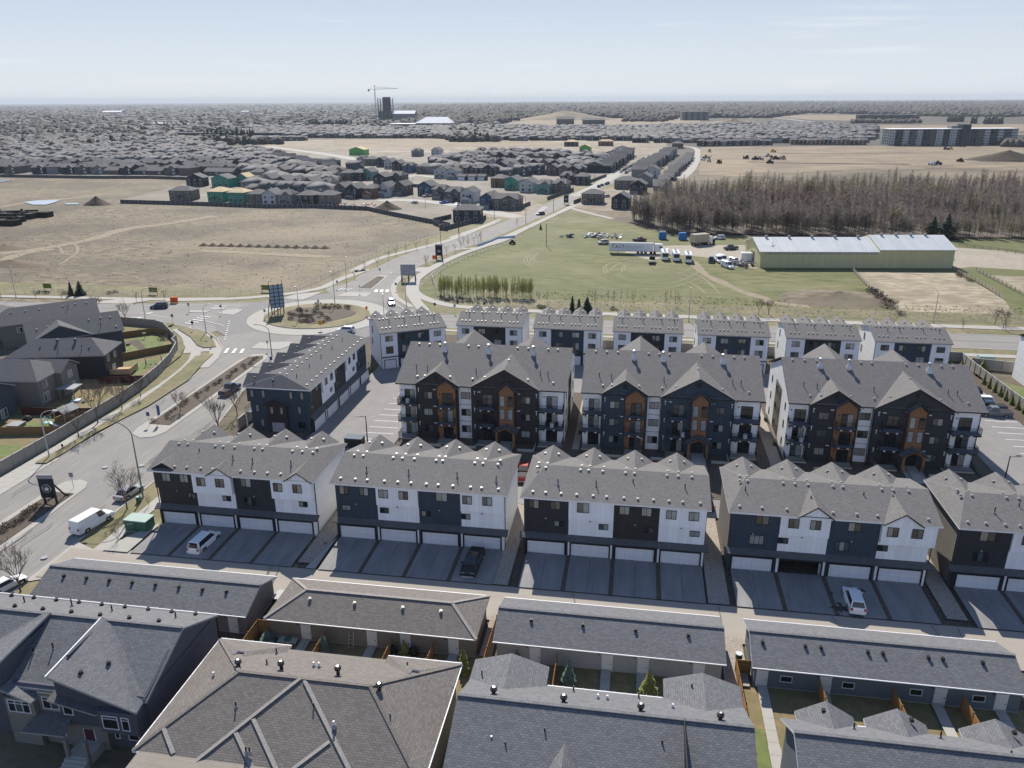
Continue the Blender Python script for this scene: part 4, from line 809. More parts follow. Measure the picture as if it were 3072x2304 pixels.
def apartment(x0, label, dark, warm, extras=True, turb=(6.5, 14.3, 22.2), clutter=()):
    T = thing('apartment_block', label, 'apartment block', (x0, 120.5, 0), 0, 'apartment blocks in the middle of the site'); Wd, D = 28.4, 20.6; S_ = (0.3, 3.35, 6.4)   # floor levels
    # plan of the front, left to right: white bay, dark gabled part with cedar bay, white bay, dark gabled entrance part, white bay
    A, B, C, Dd, E_ = (0, 3.2), (3.2, 10.4), (10.4, 12.8), (12.8, 24.1), (24.1, 28.4)
    def wall(name, x, y0, z0, z1, m): mb = MB(); mb.box(x[0], y0, z0, x[1], D, z1, m); return mb.build(name, T)
    for q in (A, C, E_): wall('wall', q, .9, 0, 9.75, WH)
    mb = MB(); mb.box(A[0]-.03, 1.0, 0, A[0], D, 9.7, 'siding_white_lap'); mb.build('end_wall', T); mb = MB(); mb.box(E_[1], 1.0, 0, E_[1]+.03, D, 9.7, 'siding_white_lap'); mb.build('end_wall', T)
    wall('wall', B, .1, 0, 9.75, dark); wall('wall', Dd, 0, 0, 9.75, dark)
    # gables
    for (x, zt, y) in ((B, 12.3, .1), (Dd, 13.2, 0)):
        g = MB(); hw = (x[1]-x[0])/2+.25; xc = (x[0]+x[1])/2; zz = 9.75
        cross_gable(g, xc, hw+.2, y-.45, 7.6 if zt < 12.5 else 10.2, zz+.05, zt+.15, 'shingle_warm', 'trim_black'); g.build('gable_roof', T)
        w = MB(); tri_wall(w, x[0], x[1], 9.72, zt-.12, y, y+.4, dark); w.build('gable_wall', T)
        v = MB(); v.box(xc-.35, y-.05, zt-1.5, xc+.35, y, zt-.75, 'trim_black'); v.build('gable_louvre', T)
    # cedar bay in the left gable
    mb = MB(); mb.box(6.95, -.25, 0, 10.05, .2, 9.6, 'cedar'); tri_wall(mb, 6.95, 10.05, 9.6, 10.75, -.25, .2, 'cedar'); mb.build('cedar_bay', T)
    mb = MB(); cross_gable(mb, 8.5, 1.95, -.75, .4, 9.55, 11.05, 'shingle_slate', 'trim_black', t=.15); mb.build('bay_roof', T)
    # tall cedar stair bay over the entrance
    mb = MB(); mb.box(17.6, -.7, 3.4, 20.05, .1, 9.6, 'cedar'); tri_wall(mb, 17.6, 20.05, 9.6, 10.75, -.7, .1, 'cedar'); mb.build('cedar_bay', T)
    mb = MB(); cross_gable(mb, 18.82, 2.0, -1.15, .3, 9.4, 11.1, 'shingle_slate', 'trim_black', t=.15); mb.build('bay_roof', T)
    for xx in (18.15, 19.5):
        for zz in (4.55, 6.9): window(T, xx, -.7, zz, .85, 1.9, n=1, panes=('glass_dark',) if xx > 19 and zz > 6 else ('glass_pale',))
    # porch
    mb = MB(); mb.box(17.2, -2.2, 0, 17.55, -1.85, 2.7, 'cedar'); mb.box(20.1, -2.2, 0, 20.45, -1.85, 2.7, 'cedar')
    mb.bar((17.2, -2.05, 2.75), (18.82, -2.05, 3.6), .3, 'cedar'); mb.bar((20.45, -2.05, 2.75), (18.82, -2.05, 3.6), .3, 'cedar'); mb.box(17.25, -1.9, 2.45, 17.5, 0, 2.7, 'cedar'); mb.box(20.15, -1.9, 2.45, 20.4, 0, 2.7, 'cedar'); mb.build('porch_frame', T)
    mb = MB(); cross_gable(mb, 18.82, 2.1, -2.45, -.02, 2.75, 3.95, 'shingle_slate', 'trim_black', t=.15); mb.build('porch_roof', T)
    d = window(T, 18.82, 0, .1, 1.9, 2.2, n=2, panes=('glass_dark',), name='entrance_door')
    # entrance steps
    mb = MB()
    for k in range(6): mb.box(17.7, -6.2+k*.5, -.02, 19.95, -5.7+k*.5 if k < 5 else 0, .05+k*.05, 'concrete')
    mb.box(17.5, -6.2, 0, 17.7, -2.3, .5, 'parge'); mb.box(19.95, -6.2, 0, 20.15, -2.3, .5, 'parge'); mb.build('entrance_steps', T)
    h = MB()
    for xx in (17.6, 20.05):
        h.bar((xx, -6.1, 1.0), (xx, -2.4, 1.35), .05, 'rail_black')
        for k in range(12): h.bar((xx, -6.1+k*.33, .4), (xx, -6.1+k*.33, 1.0+k*.03), .025, 'rail_black')
    h.build('handrail', T)
    # balconies and patio doors
    for lv, z in enumerate(S_):
        for (xc, w, y, dp, dw) in ((1.6, 3.3, .9, 1.5, 1.8), (8.5, 2.95, -.25, 1.0, 1.75), (15.3, 2.9, 0, 1.3, 1.75), (26.2, 4.2, .9, 1.7, 1.9)):
            k = 'balcony'
            o = window(T, xc+(.2 if xc < 20 else .1), y, z+.05, dw, 2.15, n=2, name='patio_door', panes=RND.choice((('glass_dark', 'glass_mid'), ('glass_mid', 'glass_pale'), ('glass_dark', 'glass_blind'), ('glass_dark', 'glass_dark'))))
            if lv: b_ = link('balcony_deck', balcony_mesh(w, dp), T, (xc, y, z)); link('railing', rail_mesh(w, dp), b_, (0, 0, 0))
            else:
                m = MB(); m.box(-w/2, -1.9, -z, w/2, 0, 0, 'concrete'); b_ = m.build('patio', T, (xc, y, z)); link('railing', rail_mesh(w, 1.9), b_, (0, 0, 0))
            l = MB(); l.box(xc-dw/2-.35, y-.12, z+1.9, xc-dw/2-.2, y, z+2.15, 'trim_black'); l.build('wall_lamp', T)
        window(T, 5.2, .1, z+.95, 1.55, 1.25); window(T, 11.6, .9, z+.9, 1.6, 1.25); window(T, 22.0, 0, z+.95, 1.5, 1.2)
        # pipe stubs on the dark walls
        for (xx, yy) in ((3.6, .1), (13.3, 0), (23.8, 0)):
            v = MB(); v.bar((xx, yy-.06, z+2.1), (xx, yy-.06, z+2.75), .08, 'trim_white'); v.bar((xx-.12, yy-.06, z+2.75), (xx+.16, yy-.06, z+2.75), .09, 'trim_white'); v.build('flue_pipe', T)
        for (xx, yy) in ((6.4, .1), (14.1, 0), (20.8, 0)): v = MB(); v.box(xx-.25, yy-.1, z+2.6, xx+.25, yy, z+2.72, 'trim_white'); v.build('vent_hood', T)
    # corner boards, downpipes, belt trims
    mb = MB()
    for xx, yy in ((3.18, .08), (10.42, .08), (12.78, -.02), (24.12, -.02)): mb.box(xx-.04, yy-.03, .1, xx+.04, yy+.01, 9.7, 'trim_black')
    for z in (3.2, 6.25):
        mb.box(A[0], .87, z, A[1], .9, z+.12, 'trim_grey'); mb.box(C[0], .87, z, C[1], .9, z+.1, 'trim_grey'); mb.box(B[0]+.1, .07, z, 6.9, .1, z+.1, dark)
    mb.build('trim_board', T)
    for xx in (12.6, 3.0, 28.3): v = MB(); v.box(xx, .78, 0, xx+.09, .88, 9.6, 'trim_black'); v.build('downpipe', T)
    # windows and panel on the end walls
    for face, X in ((3, -.03), (1, Wd+.03)):
        p = MB(); x1 = X-.02 if face == 3 else X; p.box(x1, 7.6, .4, x1+.02, 13.4, 9.3, 'brown_panel'); p.build('panel', T)
        for z in (1.2, 4.25, 7.3):
            for yy, w_ in ((3.6, .6), (17.2, .6)): window(T, X, yy, z, w_, 1.3, face, n=1, panes=('glass_dark',))
            for yy in (9.2, 11.9): window(T, X+(-.02 if face == 3 else .02), yy, z, 1.3, 1.3, face, n=2, panes=('glass_dark', 'glass_mid'))
    for yy in (4.6, 15.5):
        s = MB()
        for k in range(9): s.bar((-.35, yy+k*.28, .1), (-.35, yy+k*.28, 1.1), .03, 'rail_black')
        s.bar((-.35, yy, 1.1), (-.35, yy+2.3, 1.1), .05, 'rail_black'); s.box(-.9, yy+.2, .1, -.5, yy+1.0, .9, 'bin_green'); s.build('side_railing', T)
    # main roof
    rf = MB(); gable_roof(rf, -.35, Wd+.45, -.2, D+.5, 9.95, 14.25, 'shingle_warm', 'trim_black', yr=10.3)
    tri_wall_x(rf, .9, D, 9.7, 13.85, -.03, .2, 'siding_white_lap', 10.3); tri_wall_x(rf, .9, D, 9.7, 13.85, Wd-.2, Wd+.03, 'siding_white_lap', 10.3)
    for xc, hw in ((6.6, 4.4), (18.2, 3.6)):
        cross_gable(rf, xc+2.4, hw, D+.9, 10.3, 10.4 if hw > 4 else 10.6, 13.6 if hw > 4 else 13.0, 'shingle_warm', 'trim_black')
        tri_wall(rf, xc+2.4-hw+.3, xc+2.4+hw-.3, 9.7, 12.7, D, D+.4, dark)
    R = rf.build('roof', T); zf = lambda y: 9.95+(y+.2)/10.5*4.3
    for x in (1.4, 3.3, 5.2, 10.4, 12.2, 13.9, 19.2, 21.1, 24.6, 26.3): link('roof_vent', vent_mesh(), R, (x, 9.6, zf(9.6)+.02))
    for x, y in ((3.1, 1.6), (12.7, 1.6), (26.4, 1.6)): link('roof_vent', vent_mesh(), R, (x, y, zf(y)+.02))
    for x, y, z in ((4.6, .9, 11.1), (9.0, .9, 11.15), (14.9, 1.1, 11.3), (22.2, 1.0, 11.25), (18.45, 4.5, 13.35)): link('roof_vent', vent_mesh(), R, (x, y, z))
    for x, y in ((2.4, 3.6), (4.4, 3.4), (13.0, 3.3), (24.0, 3.4), (25.3, 3.3)): link('vent_pipe', pipe_mesh(), R, (x, y, zf(y)))
    for x in turb:
        def fn():
            m = MB(); m.box(-.42, -.42, -.6, .42, .42, .15, 'galvanised'); m.add([(-.42, -.42, .15), (.42, -.42, .15), (.42, .42, .15), (-.42, .42, .15), (-.16, -.16, .85), (.16, -.16, .85), (.16, .16, .85), (-.16, .16, .85)], [(0, 1, 5, 4), (1, 2, 6, 5), (2, 3, 7, 6), (3, 0, 4, 7)], 'galvanised')
            m.lathe(0, 0, [(.8, .16), (1.2, .17), (1.25, .28), (1.4, .34), (1.55, .28), (1.62, .05)], 'galvanised', 12); return m.mesh('exhaust_stack', uv=False)
        link('exhaust_stack', cached('exh', fn), R, (x, 8.2, zf(8.2)))
    # things kept on the balconies
    WHO = label.split(' with ')[0]
    for ci, (xc, z, y) in enumerate(clutter):
        where = ('top floor' if z > 6 else 'second floor')+(' right hand' if xc > 20 else ' left hand' if xc < 5 else ' dark walled')
        c = MB(); c.cyl(0, 0, 0, .75, .32, 'sign_white', 10); q = c.build('patio_table', None, (x0+xc, 120.5+y, z)); tag(q, 'white table on the %s balcony of the %s' % (where, WHO), 'table', 'balcony furniture')
        for k, cc in enumerate(('paint_navy', 'bed_dark')):
            c = MB(); c.box(-.3, -.3, .35, .3, .3, .45, cc); c.box(-.3, .22, .45, .3, .3, .95, cc)
            for a_, b_ in ((-.26, -.26), (.26, -.26), (-.26, .26), (.26, .26)): c.box(a_-.03, b_-.03, 0, a_+.03, b_+.03, .35, cc)
            q = c.build('patio_chair', None, (x0+xc+(-.75 if k else .8), 120.5+y, z), .4*k); tag(q, '%s patio chair on the %s balcony of the %s' % ('black' if k else 'navy', where, WHO), 'chair', 'balcony furniture')
    return T
apartment(-39.0, 'nearest left apartment block with brown black siding and three exhaust stacks', BR, 0, clutter=((1.6, 6.4, .1), (26.4, 3.35, .1)))
apartment(-7.5, 'middle apartment block with navy siding and cedar entrance bay', NV, 0, turb=(8.0, 12.9, 22.7), clutter=((16.4, 3.35, -.7), (26.3, 3.35, .1)))
apartment(25.2, 'right apartment block with brown black siding and a sunlit white end wall', CH, 0, turb=(5.6, 10.1, 22.4), clutter=((2.3, 3.35, .1),))
# ================================================================== THE NEAR ROW: garages and houses under the camera
def pdoor(parent, x, y, m='door_white', w=.95):
    d = MB(); d.box(-w/2, -.05, .05, w/2, 0, 2.1, m); d.box(-w/2-.08, -.03, 0, -w/2, 0, 2.18, 'trim_white'); d.box(w/2, -.03, 0, w/2+.08, 0, 2.18, 'trim_white'); o = d.build('door', parent, (x, y, 0))
    k = MB(); k.box(w/2-.14, -.11, .95, w/2-.06, -.05, 1.05, 'trim_black'); k.build('handle', o)
    return o
def lamp(parent, x, y, z=2.05): m = MB(); m.box(x-.06, y-.16, z, x+.06, y, z+.3, 'lamp_black'); m.build('wall_lamp', parent)
def caps(parent, lines, m='ridge_cap', w=.34):
    for a, b in lines: c = MB(); A = Vector(a); B = Vector(b); c.bar(A+Vector((0, 0, .03)), B+Vector((0, 0, .03)), w, m, .07); c.build('ridge_cap', parent)
def gutter(parent, a, b, m='trim_white'): g = MB(); g.bar(a, b, .09, m, .09); n = int((Vector(b)-Vector(a)).length/.9); [g.bar(Vector(a).lerp(Vector(b), (i+.5)/n)+Vector((0, 0, .05)), Vector(a).lerp(Vector(b), (i+.5)/n)+Vector((0, .12, .06)), .03, 'trim_white') for i in range(n)]; g.build('gutter', parent)
def garage_row(x0, x1, label, wall, shingle, trim, hip, doors, vents, wins=(), dark=True, cap=True):
    T = thing('garage_row', label, 'garages', (x0, 65.9, 0), 0, 'rows of alley garages'); L = x1-x0; D = 6.9
    m = MB(); m.box(.35, .1, 0, L-.35, D-.1, 2.55, wall); m.box(.33, .08, 0, L-.33, D-.08, .18, 'parge'); m.build('wall', T)
    if not hip:
        for xx in (.35, L-.45): g = MB(); tri_wall_x(g, .1, D-.1, 2.5, 3.85, xx, xx+.1, wall); g.build('gable_wall', T)
    r = MB(); gable_roof(r, 0, L, -.4, D+.35, 2.72, 4.15, shingle, trim, hip, hip); R = r.build('roof', T)
    yr = (D-.05)/2
    if cap:
        caps(R, [((hip, yr, 4.15), (L-hip, yr, 4.15))], 'ridge_cap' if shingle == 'shingle_tan' else shingle)
        if hip: caps(R, [((hip, yr, 4.15), (0, -.4, 2.72)), ((hip, yr, 4.15), (0, D+.35, 2.72)), ((L-hip, yr, 4.15), (L, -.4, 2.72)), ((L-hip, yr, 4.15), (L, D+.35, 2.72))])
    gutter(R, (0, -.47, 2.66), (L, -.47, 2.66)); gutter(R, (0, D+.42, 2.66), (L, D+.42, 2.66))
    for x in vents: link('roof_vent', vent_mesh(dark=dark), R, (x-x0, 2.2, 3.72+.1))
    for x in doors: pdoor(T, x-x0, .08); lamp(T, x-x0-.85, .08)
    for x in wins: window(T, x-x0, .08, .95, 1.15, .75, frame='trim_white', n=1, panes=('glass_dark',))
    for k in range(4): link('garage_door', gdoor_mesh(4.75, 2.12), T, (L*(k+.5)/4, D-.08, 0), math.pi)
    return T
garage_row(-65.8, -39.7, 'long grey garage row at the left with eight black roof vents', 'siding_taupe', 'shingle_grey', 'trim_grey', 0, (-41.6,), tuple(-63.2+i*2.86 for i in range(8)))
garage_row(-37.65, -14.35, 'tan hipped garage row with four metal roof vents', 'siding_tan', 'shingle_tan', 'trim_grey', 3.4, (-33.2, -25.8, -22.1, -16.9), (-33.4, -28.3, -22.9, -18.7), dark=False)
garage_row(-12.65, 10.75, 'grey garage row with pale walls and four dark roof vents', 'siding_light', 'shingle_grey', 'trim_white', 0, (-8.3, -.9, 2.7, 8.2), (-9.0, -3.6, 1.8, 7.1))
garage_row(13.2, 38.2, 'blue grey garage row at the right with small white framed windows', 'siding_bluegrey', 'shingle_grey', 'trim_white', 0, (14.3, 20.3, 30.8, 36.2), (14.4, 18.5, 20, 24.4, 25.8, 30, 31.3, 34.9), wins=(16.6, 22.4, 28.6, 34.2))
# house of the near left: grey, with mono-pitched front roofs
def house_left():
    T = thing('grey_house', 'large grey house bottom left with mono-pitched front roofs', 'house', (-40.4, 49, 0)); tw, sl, bl = 'siding_purple', 'siding_taupe', 'siding_slate'
    m = MB(); m.box(-34, .4, 0, -.1, 12.2, 6.0, tw); m.build('wall', T)
    m = MB(); tri_wall_x(m, .2, 12.2, 5.9, 8.5, -.35, -.1, tw, 6.7); m.build('gable_wall', T)
    r = MB(); gable_roof(r, -34, .1, .1, 12.6, 5.75, 8.55, 'shingle_grey', 'trim_grey', yr=6.7); R = r.build('roof', T)
    caps(R, [((-34, 6.7, 8.57), (0, 6.7, 8.57))], 'shingle_grey', .3)
    gutter(R, (-34, 12.67, 5.7), (.1, 12.67, 5.7))
    m = MB(); m.slab([(-8.3, -.9, 8.2), (-.2, -1.0, 5.5), (-.2, .8, 5.95), (-7.6, 6.75, 8.62), (-8.3, 6.75, 8.8)], .22, 'shingle_grey', 'trim_grey'); Q = m.build('shed_roof', T)
    g = MB(); g.bar((-8.34, -.95, 8.24), (-8.34, 6.7, 8.72), .13, 'trim_white'); g.build('rake_flashing', Q)
    for p in ((-4.8, 2.4, 7.45), (-6.2, .6, 7.7)): link('roof_vent', vent_mesh(dark=True), Q, p)
    m = MB(); m.add([(-8.1, -.5, 5.3), (-.4, -.5, 5.3), (-.4, -.5, 5.5), (-8.1, -.5, 8.05), (-8.1, 1.6, 5.3), (-.4, 1.6, 5.3), (-.4, 1.6, 5.5), (-8.1, 1.6, 8.05)], [(0, 1, 2, 3), (7, 6, 5, 4), (0, 3, 7, 4), (1, 5, 6, 2)], bl); m.box(-8.1, -.5, 2.9, -4.2, 1.6, 5.3, bl); m.build('wall', T)
    m = MB(); m.box(-8.15, 1.6, 6.2, -7.95, 6.6, 8.55, bl); m.build('wall', T)
    m = MB(); m.box(-4.0, -1.0, 2.9, -.3, .6, 5.25, tw); m.build('bay_wall', T)
    m = MB(); m.slab([(-8.6, -1.2, 5.9), (-4.0, -1.2, 4.9), (-4.0, .2, 5.1), (-8.6, .2, 6.1)], .14, 'shingle_slate', 'trim_grey'); m.build('shed_roof', T)
    m = MB(); m.slab([(-22, -.8, 5.4), (-13.6, -.8, 8.3), (-13.6, 6.7, 8.85), (-14.3, 6.7, 8.7)], .22, 'shingle_grey', 'trim_grey'); Q = m.build('shed_roof', T)
    for p in ((-15.5, 3.6, 7.75), (-17.6, 1.2, 7.0)): link('roof_vent', vent_mesh(dark=True), Q, p)
    m = MB(); m.box(-14.0, -.4, 5.0, -13.65, 6.6, 8.1, tw); m.build('wall', T)
    m = MB(); m.slab([(-13.6, -.7, 6.0), (-10.4, -1.0, 5.15), (-10.4, .6, 5.2), (-13.55, 3.6, 6.3)], .2, 'shingle_grey', 'trim_grey'); m.build('shed_roof', T)
    m = MB(); m.box(-13.5, -.6, 0, -10.6, 1, 5.1, sl); m.build('bay_wall', T)
    m = MB(); m.box(-10.5, -.1, 0, -8.2, .5, 5.6, sl); m.box(-8.1, -.2, 0, -4.2, .5, 2.9, sl); m.build('bay_wall', T)
    for (x, y, z, w, h, n, cr) in ((-12.1, -.6, 3.6, 2.2, 1.3, 3, (.95,)), (-9.3, -.1, 3.9, 1.6, 1.3, 2, (.95,)), (-7.3, -.5, 3.9, .95, 1.35, 1, (1.0,)), (-2.9, -1.0, 3.4, 1.5, 1.4, 1, (1.1,)), (-1.45, -1.0, 3.4, .75, 1.4, 1, (1.1,)), (-9.4, -.1, 1.0, 1.9, 1.5, 2, (1.1,)), (-3.7, .4, .9, .5, 1.7, 1, ()), (-1.6, .4, .9, 2.0, 1.7, 2, ())):
        window(T, x, y, z, w, h, frame='trim_white', n=n, cross=cr, panes=('glass_dark', 'glass_mid'))
    window(T, -6.1, -.5, 4.9, 1.0, .35, frame='trim_white', n=2, panes=('glass_dark',))
    m = MB(); m.slab([(-11.2, -2.0, 2.8), (-7.0, -1.9, 2.8), (-7.4, -.1, 3.6), (-10.6, -.1, 3.6)], .14, 'shingle_slate', 'trim_grey'); m.build('porch_roof', T)
    m = MB(); m.slab([(-4.4, -.3, 2.8), (0, -.3, 2.8), (0, .6, 3.2), (-4.4, .6, 3.2)], .14, 'shingle_slate', 'trim_grey'); m.build('porch_roof', T)
    pdoor(T, -6.0, -.2, 'paint_maroon')
    m = MB(); m.box(-6.9, -2.3, 0, -6.6, -2.0, 2.8, sl); m.box(-5.0, -2.3, 0, -4.7, -2.0, 2.8, sl)
    m.build('porch_post', T)
    m = MB()
    for k in range(5): m.box(-7.0, -2.2-.32*(k+1), 0, -4.8, -2.2-.32*k+.0, .85-.17*k, 'concrete')
    m.box(-7.0, -2.2, 0, -4.8, -.2, .95, 'concrete'); m.build('steps', T)
    for k in range(10): link('roof_vent', vent_mesh(dark=True), R, (-3.2-k*3.1, 7.9, 8.12)); link('roof_vent', vent_mesh(dark=True), R, (-1.8-k*2.6, 11.6, 6.35))
    for x, y, z in ((-2.8, 9.9, 7.0), (-9.7, 9.9, 7.0), (-14.4, 10.2, 7), (-19.5, 9.9, 7), (-11.3, 3.6, 7.2), (-13.0, 3.1, 7)): link('vent_pipe', pipe_mesh(), R, (x, y, z))
    m = MB(); m.box(-.1, 12.3, .2, 0, 12.4, 5.6, 'trim_black'); m.build('downpipe', T)
house_left()
# tan hipped house
def house_tan():
    T = thing('tan_house', 'tan house with a wide hipped roof and pale ridge lines', 'house', (-38.4, 44.2, 0)); L = 24.15; st, tn = 'shingle_tan', 'siding_tan'
    m = MB(); m.box(.5, 1.2, 0, L-.5, 13.7, 5.5, tn); m.build('wall', T); m = MB(); m.box(.5, -2, 0, L-.5, 1.2, 5.5, tn); m.build('wall', T)
    ze, zr_, yr = 5.5, 8.15, 7.15; r = MB()
    a, b = (5.9, yr, zr_), (17.8, yr, zr_)
    r.slab([(0, 0, ze), (5.6, 0, ze), (5.6, -3, ze-1.11), (19, -3, ze-1.11), (19, 0, ze), (L, 0, ze), b, a], .22, st, 'trim_white')
    r.slab([(0, 0, ze), (0, 14.1, ze), a], .22, st, 'trim_white'); r.slab([(L, 14.1, ze), (L, 0, ze), b], .22, st, 'trim_white'); r.slab([(L, 13.3, ze), (0, 13.3, ze), a, b], .22, st, 'trim_white')
    # rear hipped bumps
    for x0, x1 in ((0, 7.3), (17.0, L)):
        xc = (x0+x1)/2; r.slab([(x0, 14.25, ze), (x1, 14.25, ze), (xc+.4, 11.6, ze+1.0), (xc-.4, 11.6, ze+1.0)], .2, st, 'trim_white')
        r.slab([(x1, 14.25, ze), (x1, 11.0, ze+.05), (xc+.4, 11.0, ze+1.1), (xc+.4, 11.6, ze+1.0)], .2, st, 'trim_white'); r.slab([(x0, 11.0, ze+.05), (x0, 14.25, ze), (xc-.4, 11.6, ze+1.0), (xc-.4, 11.0, ze+1.1)], .2, st, 'trim_white')
    R = r.build('roof', T)
    caps(R, [(a, b), (a, (0, 0, ze)), (b, (L, 0, ze)), (a, (0, 14.1, ze)), (b, (L, 14.1, ze))], 'shingle_tan', .32)
    caps(R, [((11.6, 7.1, 8.2), (5.4, -.5, 5.35)), ((12.0, 6.95, 8.12), (19.2, -.5, 5.35)), ((8.9, 3.4, 6.8), (12.6, -.3, 5.42)), ((7.85, 2.25, 6.37), (10.5, -.3, 5.42)), ((15.9, 2.4, 6.42), (13.3, -.3, 5.42)), ((1.65, 1.9, 6.24), (3.5, .1, 5.57))], 'ridge_cap', .34)
    for p in ((5.2, 8.3, 7.75), (9.0, 8.8, 7.65), (14.2, 9.0, 7.6), (18.6, 7.2, 7.85)): link('turbine_vent', turbine_mesh('vent_dark'), R, p)
    for x, y, z in ((7.0, 4.2, 7.1), (13.6, 4.9, 7.25), (9.6, .6, 6.2), (9.9, .6, 6.2), (7.2, 9.6, 7.1), (19.4, 12.6, 5.9), (20.2, 5.0, 7.0), (6.6, 12.6, 5.9)): link('vent_pipe', pipe_mesh(h=.55), R, (x, y, z))
    for x, y, z in ((3.1, 7.6, 6.9), (11.4, 10.2, 6.9), (11.9, 10.2, 6.9), (15.9, 3.5, 7.05)): link('vent_pipe', pipe_mesh('trim_white', .45, .09), R, (x, y, z))
    gutter(R, (.0, -.07, 5.42), (5.6, -.07, 5.42)); gutter(R, (7.4, 13.4, 5.42), (16.9, 13.4, 5.42)); gutter(R, (0, 14.33, 5.42), (7.3, 14.33, 5.42)); gutter(R, (17, 14.33, 5.42), (L, 14.33, 5.42)); gutter(R, (-.07, 14.1, 5.42), (-.07, 0, 5.42)); gutter(R, (L+.07, 14.1, 5.42), (L+.07, 0, 5.42))
    window(T, 3.1, -.02 if False else 1.18, 3.4, .75, 1.3, frame='trim_white', n=1, panes=('glass_dark',)); m = MB(); m.box(.5, .5, 0, 5.2, 1.3, 5.4, 'siding_tan'); m.build('wall', T)
    window(T, 3.2, .5, 3.5, .8, 1.2, frame='trim_white', n=1, panes=('glass_dark',)); window(T, 5.9, 1.2, 3.4, 1.7, 1.4, frame='trim_white', n=2, panes=('glass_dark', 'glass_mid'))
house_tan()
def gabled_house(x0, L, label, wall, side, apexes, ye, extras):
    T = thing('grey_house', label, 'house', (x0, 46.0, 0)); ye_ = ye-46.0; yr = 5.5
    m = MB(); m.box(.4, -.5, 0, L-.4, ye_-.5, 5.4, wall); m.build('wall', T)
    for xx in (.4, L-.5): g = MB(); tri_wall_x(g, -.6, ye_-.4, 5.35, 7.95, xx-.02, xx+.12, side, yr); g.build('gable_wall', T)
    r = MB(); gable_roof(r, 0, L, -1.2, ye_, 5.35, 8.1, 'shingle_grey', 'trim_white', yr=yr)
    for a, hw, ya in apexes: cross_gable(r, a-x0, hw, ya-46, yr, 5.5 if hw > 3 else 5.2, 6.6, 'shingle_grey', 'trim_white'); tri_wall(r, a-x0-hw+.4, a-x0+hw-.4, 5.2, 6.3, ya-46-.5, ya-46-.3, wall)
    R = r.build('roof', T); caps(R, [((0, yr, 8.12), (L, yr, 8.12))], 'shingle_grey', .3)
    for n, m_, p in extras: link(n, {'turbine_vent': turbine_mesh('vent_dark'), 'vent_pipe': pipe_mesh(h=.6), 'white_pipe': pipe_mesh('trim_white', .4, .09), 'roof_vent': vent_mesh(dark=True)}[m_], R, (p[0]-x0, p[1]-46, p[2]))
    gutter(R, (apexes[0][0]-x0+apexes[0][1]+.1, ye_+.07, 5.28), ((apexes[1][0]-x0-apexes[1][1]-.1) if len(apexes) > 1 else L, ye_+.07, 5.28))
    return T, R
V, Pp, Tb = 'roof_vent', 'vent_pipe', 'turbine_vent'
T, R = gabled_house(-13.0, 24.1, 'grey shingled house in the middle foreground with four black turbine vents', 'siding_light', 'siding_light', ((-9.6, 3.5, 59.2), (7.7, 3.4, 59.2)), 56.9,
    [(Tb, Tb, (-10.2, 53.0, 7.35)), (Tb, Tb, (-4.2, 52.9, 7.4)), (Tb, Tb, (2.2, 52.8, 7.45)), (Tb, Tb, (8.6, 52.7, 7.5)), (Pp, Pp, (-5.4, 49.5, 7)), (Pp, Pp, (-8.4, 48.2, 6.4)), (Pp, Pp, (3.9, 49.6, 7.0)), (Pp, Pp, (-3.6, 56.0, 5.8)), (Pp, Pp, (2.1, 56, 5.8)), (Pp, Pp, (-12.0, 56.8, 5.8)), (Pp, Pp, (6.7, 57.6, 6)), ('vent_pipe', 'white_pipe', (-9.6, 48.6, 6.6)), ('vent_pipe', 'white_pipe', (-1.4, 54.7, 6.5)), ('vent_pipe', 'white_pipe', (-.6, 54.7, 6.5)), ('vent_pipe', 'white_pipe', (4.9, 54.3, 6.7))])
m = MB(); cross_gable(m, 9.3, 1.9, -2.5, 4, 5.6, 7.0, 'shingle_grey', 'trim_white'); m.build('front_roof', T)
m = MB(); m.box(18.6, -1.0, 4.0, 18.66, 5.45, 8.16, 'trim_black'); m.slab([(18.62, -1.2, 5.42), (18.7, -1.2, 5.42), (18.7, 5.5, 8.22), (18.62, 5.5, 8.22)], .3, 'trim_black', 'trim_black'); m.build('party_wall', T)
T, R = gabled_house(14.1, 26.5, 'grey shingled house bottom right with a blue grey gable end', 'siding_bluegrey', 'siding_bluegrey', ((15.75+2.2-.1, 2.4, 57.2), (21.6+2.0, 2.5, 57.2), (31.3, 2.6, 57.2)), 56.0,
    [(V, V, (16.1+i*1.75+(1 if i > 2 else 0), 50.9, 7.5)) for i in range(9)]+[(V, V, (17.5, 56.2, 6.4)), (V, V, (24.5, 56.2, 6.4)), (V, V, (32.3, 56.0, 6.4)), (Pp, Pp, (19.6, 54.7, 6.2)), (Pp, Pp, (26.3, 54.8, 6.2)), (Pp, Pp, (30.5, 52.6, 7))])
window(T, 0.38, 2.0, 3.5, .9, 1.2, 3, frame='trim_white', n=1, panes=('glass_dark',))
